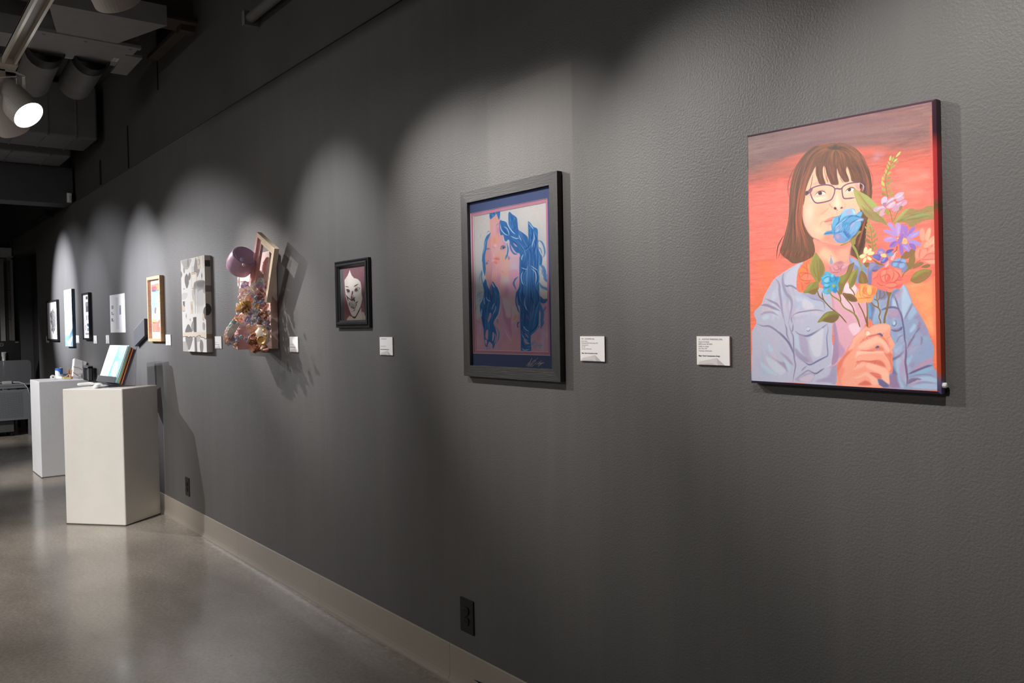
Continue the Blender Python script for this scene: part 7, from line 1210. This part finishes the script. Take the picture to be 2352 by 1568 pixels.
# --- far plinth: can, tape roll, cards, wooden figure, parcel, tablet
Z2 = H2+.0005
p = at(136, 868, Z=H2); cx, cy = p.x, p.y
root = thing('paint_can', 'small blue and white can standing on the far plinth', 'can', (cx, cy, Z2))
R, Hc = .036, .098
def can_mat():
    q = N('can_label'); tc = q.n('ShaderNodeTexCoord'); sx = q.n('ShaderNodeSeparateXYZ'); q.l(tc.outputs['Object'], sx.inputs[0])
    # blue above, white band below, white quarter disc towards the left
    def mth(op, a, b=None):
        m_ = q.n('ShaderNodeMath'); m_.operation = op
        for i, v in enumerate((a, b)):
            if v is None: continue
            if isinstance(v, (int, float)): m_.inputs[i].default_value = v
            else: q.l(v, m_.inputs[i])
        return m_.outputs[0]
    dx = mth('DIVIDE', mth('SUBTRACT', sx.outputs[1], cy-R*.9), R*.95); dz = mth('DIVIDE', mth('SUBTRACT', sx.outputs[2], Z2+.038), .04)
    disc = mth('LESS_THAN', mth('ADD', mth('MULTIPLY', dx, dx), mth('MULTIPLY', dz, dz)), 1); band = mth('LESS_THAN', sx.outputs[2], Z2+.04); k = mth('MAXIMUM', disc, band)
    mx = q.n('ShaderNodeMix'); mx.data_type = 'RGBA'; q.l(k, mx.inputs[0]); mx.inputs[6].default_value = (*lin('3f74d0'), 1); mx.inputs[7].default_value = (*lin('f0f0f2'), 1); q.base(mx.outputs[2]); q.b.inputs['Roughness'].default_value = .35; return q.m
MB().lathe((cx, cy, Z2), (0, 0, 1), [(R*.97, 0), (R, .003), (R, Hc-.004), (R*.98, Hc)], 32).build('label_wrap', can_mat(), root, smooth=True)
MB().lathe((cx, cy, Z2), (0, 0, 1), [(R*.98, Hc), (R*1.03, Hc+.001), (R*1.03, Hc+.005), (R*.9, Hc+.005), (R*.88, Hc+.001), (0, Hc+.001)], 32).build('lid', M_ALU, root, smooth=False)
MB().lathe((cx, cy, Z2), (0, 0, 1), [(0, 0), (R*1.02, 0), (R*1.02, .003), (R, .003)], 32).build('base_rim', M_ALU, root)
p = at(121.5, 871, Z=H2); root = thing('tape_roll', 'small white roll standing on edge left of the can', 'roll', (p.x, p.y, Z2))
MB().lathe((p.x-.014, p.y, Z2+.022), (1, 0, .0), [(.008, 0), (.022, 0), (.022, .028), (.008, .028), (.008, 0)], 24).build('paper_roll', mat('white_paper', 'ececec', .7), root); MB().lathe((p.x-.0142, p.y, Z2+.022), (1, 0, 0), [(.0065, 0), (.008, 0), (.008, .0284), (.0065, .0284), (.0065, 0)], 20).build('core', mat('card_core', 'a8a29c', .8), root)
def card(px, py, a, b, rot, h, c, lab, name='printed_card', cat='card'):
    p = at(px, py, Z=H2); root = thing(name, lab, cat, (p.x, p.y, Z2)); e1 = Vector((math.cos(rot), math.sin(rot), 0)); e2 = Vector((-e1.y, e1.x, 0))
    MB().obox((p.x, p.y, Z2+h/2), e1*a/2, e2*b/2, (0, 0, h/2)).build('block', mat('card_'+c, c, .6), root)
    MB().obox((p.x, p.y, Z2+h+.0004), e1*a*.3, e2*b*.3, (0, 0, .0004)).build('printed_patch', mat('card_print', '6a6e80', .7), root); return root
card(142, 868.5, .09, .06, .4, .022, 'f0f0f0', 'white box of cards lying beside the can')
card(149.5, 868.5, .1, .05, .1, .012, 'e6d35c', 'yellow strip of card in front of the white box'); card(153, 864.5, .09, .06, .7, .03, '3a4258', 'dark navy box behind the yellow card')
p = at(149, 871.5, Z=H2); root = thing('paper_disc', 'flat pale paper disc near the front edge of the far plinth', 'disc', (p.x, p.y, Z2)); MB().lathe((p.x, p.y, Z2), (0, 0, 1), [(0, 0), (.06, 0), (.06, .003), (.05, .004), (0, .004)], 28).build('disc', mat('pale_disc', 'd6d8dc', .6), root); MB().lathe((p.x, p.y, Z2+.004), (0, 0, 1), [(.02, 0), (.022, .001), (.024, 0)], 20).build('printed_ring', mat('card_print', '6a6e80', .7), root)
# small folded wooden figure: leaves of thin wood around a tied bundle
p = at(163.5, 870, Z=H2); root = thing('wooden_bundle', 'small tan wooden bundle standing in front of the parcel', 'ornament', (p.x, p.y, Z2))
M_WD = mat('tan_wood', 'b58a68', .6, var=.2, scale=30, sc=(1, 1, .2)); M_WD2 = mat('pink_wood', 'd2a890', .6, var=.1)
MB().lathe((p.x, p.y, Z2), (0, 0, 1), [(0, .0), (.012, .0), (.016, .02), (.02, .036), (.017, .044), (.01, .05)], 10).build('stem_block', M_WD, root)
for k, (a, h, c) in enumerate(((2.6, .105, 0), (1.9, .118, 1), (.9, .112, 1), (.2, .09, 0), (-2.2, .1, 0))):
    dvec = Vector((math.cos(a), math.sin(a), 0)); q = MB(); b0 = Vector((p.x, p.y, Z2+.03))+dvec*.008; t0 = dvec.cross(Vector((0, 0, 1)))
    pr = [(0, .008, 0), (.03, .018, .012), (.06, .014, .014), (h-.03, .002, .008)]; vs = []
    for z, wd, o2 in pr: c0 = b0+Vector((0, 0, z))+dvec*o2; vs += [c0-t0*wd-dvec*.0015, c0+t0*wd-dvec*.0015, c0+t0*wd+dvec*.0015, c0-t0*wd+dvec*.0015]
    q.add(vs, [(i*4+j, i*4+(j+1) % 4, i*4+4+(j+1) % 4, i*4+4+j) for i in range(3) for j in range(4)]+[(3, 2, 1, 0), (12, 13, 14, 15)]); q.build('wood_leaf', (M_WD, M_WD2)[c], root)
MB().tube([(p.x+.016*math.cos(t), p.y+.016*math.sin(t), Z2+.04) for t in np.linspace(0, 6.28, 14)], .003, 6).build('cord', M_WD2, root)
MB().tube([p+Vector((0, 0, .06)), p+Vector((-.06, -.03, .03)), p+Vector((-.1, -.05, .004))], .0035, 6).build('cord_tail', M_WD2, root)
# tilted parcel
p0, p1, pt, pl = at(167, 869, X=-9.2), at(187, 872.5, X=-9.2), at(201, 837, X=-9.2), at(171, 828, X=-9.2)
root = thing('wrapped_parcel', 'white paper parcel tied with string, leaning on the far plinth', 'parcel', (-9.25, (p0.y+p1.y)/2, Z2))
dn = Vector((-.09, 0, -.012))
zmin = min(p0.z, p1.z); off = Vector((0, 0, Z2+.002-zmin-min(0, -.012)))
P4 = [v+off for v in (p0, p1, pt, pl)]
lift = Z2+.001-min((v+d_).z for v in P4 for d_ in (Vector(), dn)); P4 = [v+Vector((0, 0, lift)) for v in P4]
M_WRAP = mat('white_wrapping_paper', 'e2e2e4', .8, var=.05, scale=20, bump=.4, bscale=30)
MB().hexa([P4[0]+dn, P4[1]+dn, P4[1], P4[0], P4[3]+dn, P4[2]+dn, P4[2], P4[3]]).build('packet', M_WRAP, root, bevel=.006)
M_STR = mat('jute_string', 'b9a088', .8)
def onface(a, b): return (P4[0]*(1-a)+P4[1]*a)*(1-b)+(P4[3]*(1-a)+P4[2]*a)*b+Vector((.003, 0, 0))
MB().tube([onface(-.02, .52), onface(.4, .53), onface(1.02, .43)], .003, 6).build('string', M_STR, root); MB().tube([onface(-.02, .2), onface(.5, .06), onface(1.0, -.01)], .003, 6).build('string', M_STR, root)
M_FOLD = mat('fold_crease', 'b8b8be', .8)
for a, b in (((.55, .98), (.8, .5)), ((.98, .8), (.75, .6)), ((.3, .12), (.9, .3)), ((.75, .25), (.8, .05))):
    MB().tube([onface(*a), onface(*b)], .0012, 4).build('fold_line', M_FOLD, root)
a, b = at(201, 843, Y=-.025), at(210.5, 871, Y=-.025)
root = thing('dark_frame', 'dark grey leaning frame behind the parcel against the wall', 'frame', ((a.x+b.x)/2, -.06, Z2))
zt = at(205, 842, Y=-.05).z
fx0, fx1 = at(202.5, 860, Y=-.05).x-.12, at(210, 860, Y=-.05).x
for nm, q in (('side_bar', MB().box((fx1-.03, -.075, Z2), (fx1, -.035, zt))), ('side_bar', MB().box((fx0, -.075, Z2), (fx0+.03, -.035, zt))), ('top_bar', MB().box((fx0, -.075, zt-.012), (fx1, -.035, zt+.01))), ('back_board', MB().box((fx0, -.045, Z2), (fx1, -.038, zt)))): q.build(nm, mat('slate_frame', '55565a', .5), root)
# ---------------------------------------------------------------- reception desk at the far end
M_STEEL = mat('grey_powder_steel', '6f7378', .45, var=.04)
root = thing('reception_desk', 'grey steel desk with a perforated front panel at the far end', 'desk', (-13.3, -.8, 0))
YD0, YD1 = -1.55, .04
MB().box((-13.72, YD0, .69), (-12.995, YD1, .715)).build('desk_top', mat('grey_desk_top', '7c7f84', .4), root, bevel=.003)
MB().box((-13.03, YD0, .652), (-13.0, YD1, .69)).build('front_beam', M_STEEL, root)
for y in (YD1-.062, YD0): 
    for x in (-13.03, -13.7): MB().box((x, y, .0), (x+.03, y+.06, .69)).build('leg', M_STEEL, root)
def perf():
    q = N('perforated_steel'); tc = q.n('ShaderNodeTexCoord'); sx = q.n('ShaderNodeSeparateXYZ'); q.l(tc.outputs['Object'], sx.inputs[0])
    def mth(op, a, b=None):
        m_ = q.n('ShaderNodeMath'); m_.operation = op
        for i, v in enumerate((a, b)):
            if v is None: continue
            if isinstance(v, (int, float)): m_.inputs[i].default_value = v
            else: q.l(v, m_.inputs[i])
        return m_.outputs[0]
    P_ = .021
    row = mth('DIVIDE', sx.outputs[2], P_*.6); ri = mth('FLOOR', row); sh_ = mth('MULTIPLY', mth('MODULO', ri, 2), .5)
    fy = mth('SUBTRACT', mth('FRACT', mth('ADD', mth('DIVIDE', mth('ADD', sx.outputs[1], 5), P_), sh_)), .5); fz = mth('MULTIPLY', mth('SUBTRACT', mth('FRACT', row), .5), .6)
    r2 = mth('ADD', mth('MULTIPLY', fy, fy), mth('MULTIPLY', fz, fz)); hole = mth('LESS_THAN', r2, .042)
    inside = mth('MULTIPLY', mth('MULTIPLY', mth('GREATER_THAN', sx.outputs[2], .25), mth('LESS_THAN', sx.outputs[2], .6)), mth('LESS_THAN', sx.outputs[1], -.075)); hole = mth('MULTIPLY', hole, inside)
    mx = q.n('ShaderNodeMix'); mx.data_type = 'RGBA'; q.l(hole, mx.inputs[0]); mx.inputs[6].default_value = (*lin('6f7378'), 1); mx.inputs[7].default_value = (*lin('26272a'), 1); q.base(mx.outputs[2]); q.b.inputs['Roughness'].default_value = .5; return q.m
MB().box((-13.004, YD0+.06, .222), (-13.0, -.022, .634)).build('modesty_panel', perf(), root)
MB().box((-13.03, -.3, .64), (-13.01, -.1, .648)).build('cable_tray', M_GAP, root)
def frosted():
    q = N('frosted_acrylic'); t = q.t; tr = q.n('ShaderNodeBsdfTransparent'); tr.inputs[0].default_value = (.55, .56, .58, 1); df = q.n('ShaderNodeBsdfDiffuse'); df.inputs[0].default_value = (.16, .16, .175, 1); gl = q.n('ShaderNodeBsdfGlossy'); gl.inputs['Roughness'].default_value = .25
    m0 = q.n('ShaderNodeMixShader'); m0.inputs[0].default_value = .55; q.l(tr.outputs[0], m0.inputs[1]); q.l(df.outputs[0], m0.inputs[2]); m1 = q.n('ShaderNodeMixShader'); m1.inputs[0].default_value = .06; q.l(m0.outputs[0], m1.inputs[1]); q.l(gl.outputs[0], m1.inputs[2]); q.l(m1.outputs[0], t.nodes['Material Output'].inputs[0]); return q.m
ys, n = [], 8
poly = [(-13.05, YD0, .716), (-13.05, YD1, .716)]+[(-13.05, YD1-.05+.05*math.cos(k*math.pi/2/n), .98+.05*math.sin(k*math.pi/2/n)) for k in range(n+1)]+[(-13.05, YD0, 1.03)]
MB().prism(poly, (-.006, 0, 0)).build('privacy_screen', frosted(), root)
root = thing('monitor', 'black computer monitor seen from behind on the reception desk', 'monitor', (-13.38, -.264, .716))
M_BP = mat('black_monitor_plastic', '101012', .4)
MB().box((-13.42, -.49, 1.0), (-13.37, -.035, 1.293)).build('back_shell', M_BP, root, bevel=.008)
M_SIL = mat('silver_metal', 'c4c4c6', .3, .6)
MB().tube([(-13.345, -.243, .722), (-13.345, -.243, 1.13)], .022, 20).build('stand_column', M_SIL, root, smooth=True); MB().box((-13.375, -.27, 1.08), (-13.345, -.216, 1.14)).build('stand_neck', M_SIL, root); MB().lathe((-13.36, -.243, .7155), (0, 0, 1), [(0, .008), (.09, .008), (.095, 0), (0, 0)], 28).build('stand_base', M_SIL, root)
q = MB().tube([(-13.369, -.264+.022*math.cos(t), 1.243+.022*math.sin(t)) for t in np.linspace(0, 2*math.pi, 28)], .0022, 6); q.build('logo_ring', mat('grey_logo', '7a7a7e', .4), root)
cu = text_mesh('logo_text', 'DELL', .014, 0, 0, 0, SEEN['grey_logo'], None)
cu.data.transform(Matrix(((0, -1, 0, 0), (1, 0, 0, 0), (0, 0, 1, 0), (0, 0, 0, 1)))); cu.data.transform(Matrix.Translation((-13.3685, -.282, 1.238))); cu.parent = root; cu.matrix_parent_inverse = parent_inv(root)
MB().box((-13.371, -.1, 1.268), (-13.3685, -.06, 1.276)).build('model_sticker', SEEN['grey_logo'], root)
root = thing('power_adapter', 'pale grey adapter block on the desk edge with its cable', 'adapter', (-13.01, -.27, .7155))
MB().box((-13.045, -.31, .7155), (-13.0, -.2, .752)).build('adapter_body', mat('pale_grey_plastic', 'aaa8a8', .5), root, bevel=.004)
MB().tube([(-13.02, -.2, .735), (-13.0, -.12, .733), (-12.985, -.06, .71), (-12.98, -.02, .65), (-12.98, .005, .55)], .005, 8).build('cable', mat('white_cable', 'd0d0d0', .5), root, smooth=True); MB().tube([(-13.03, -.31, .735), (-13.03, -.4, .735), (-13.05, -.6, .721)], .005, 8).build('cable', SEEN['white_cable'], root, smooth=True)
root = thing('mobile_drawers', 'dark grey wheeled drawer cabinet under the desk', 'cabinet', (-13.3, -.42, 0))
MB().box((-13.5, -.62, .06), (-13.05, -.185, .5)).build('carcass', mat('dark_grey_cabinet', '4a4b4c', .5), root, bevel=.004)
for y in (-.59, -.215):
    for x in (-13.46, -13.09): MB().lathe((x-.0, y-.012, .028), (0, 1, 0), [(0, 0), (.028, 0), (.028, .024), (0, .024)], 16).build('caster', M_BP, root); MB().box((x-.01, y-.006, .03), (x+.01, y+.006, .06)).build('caster_stem', M_BP, root)
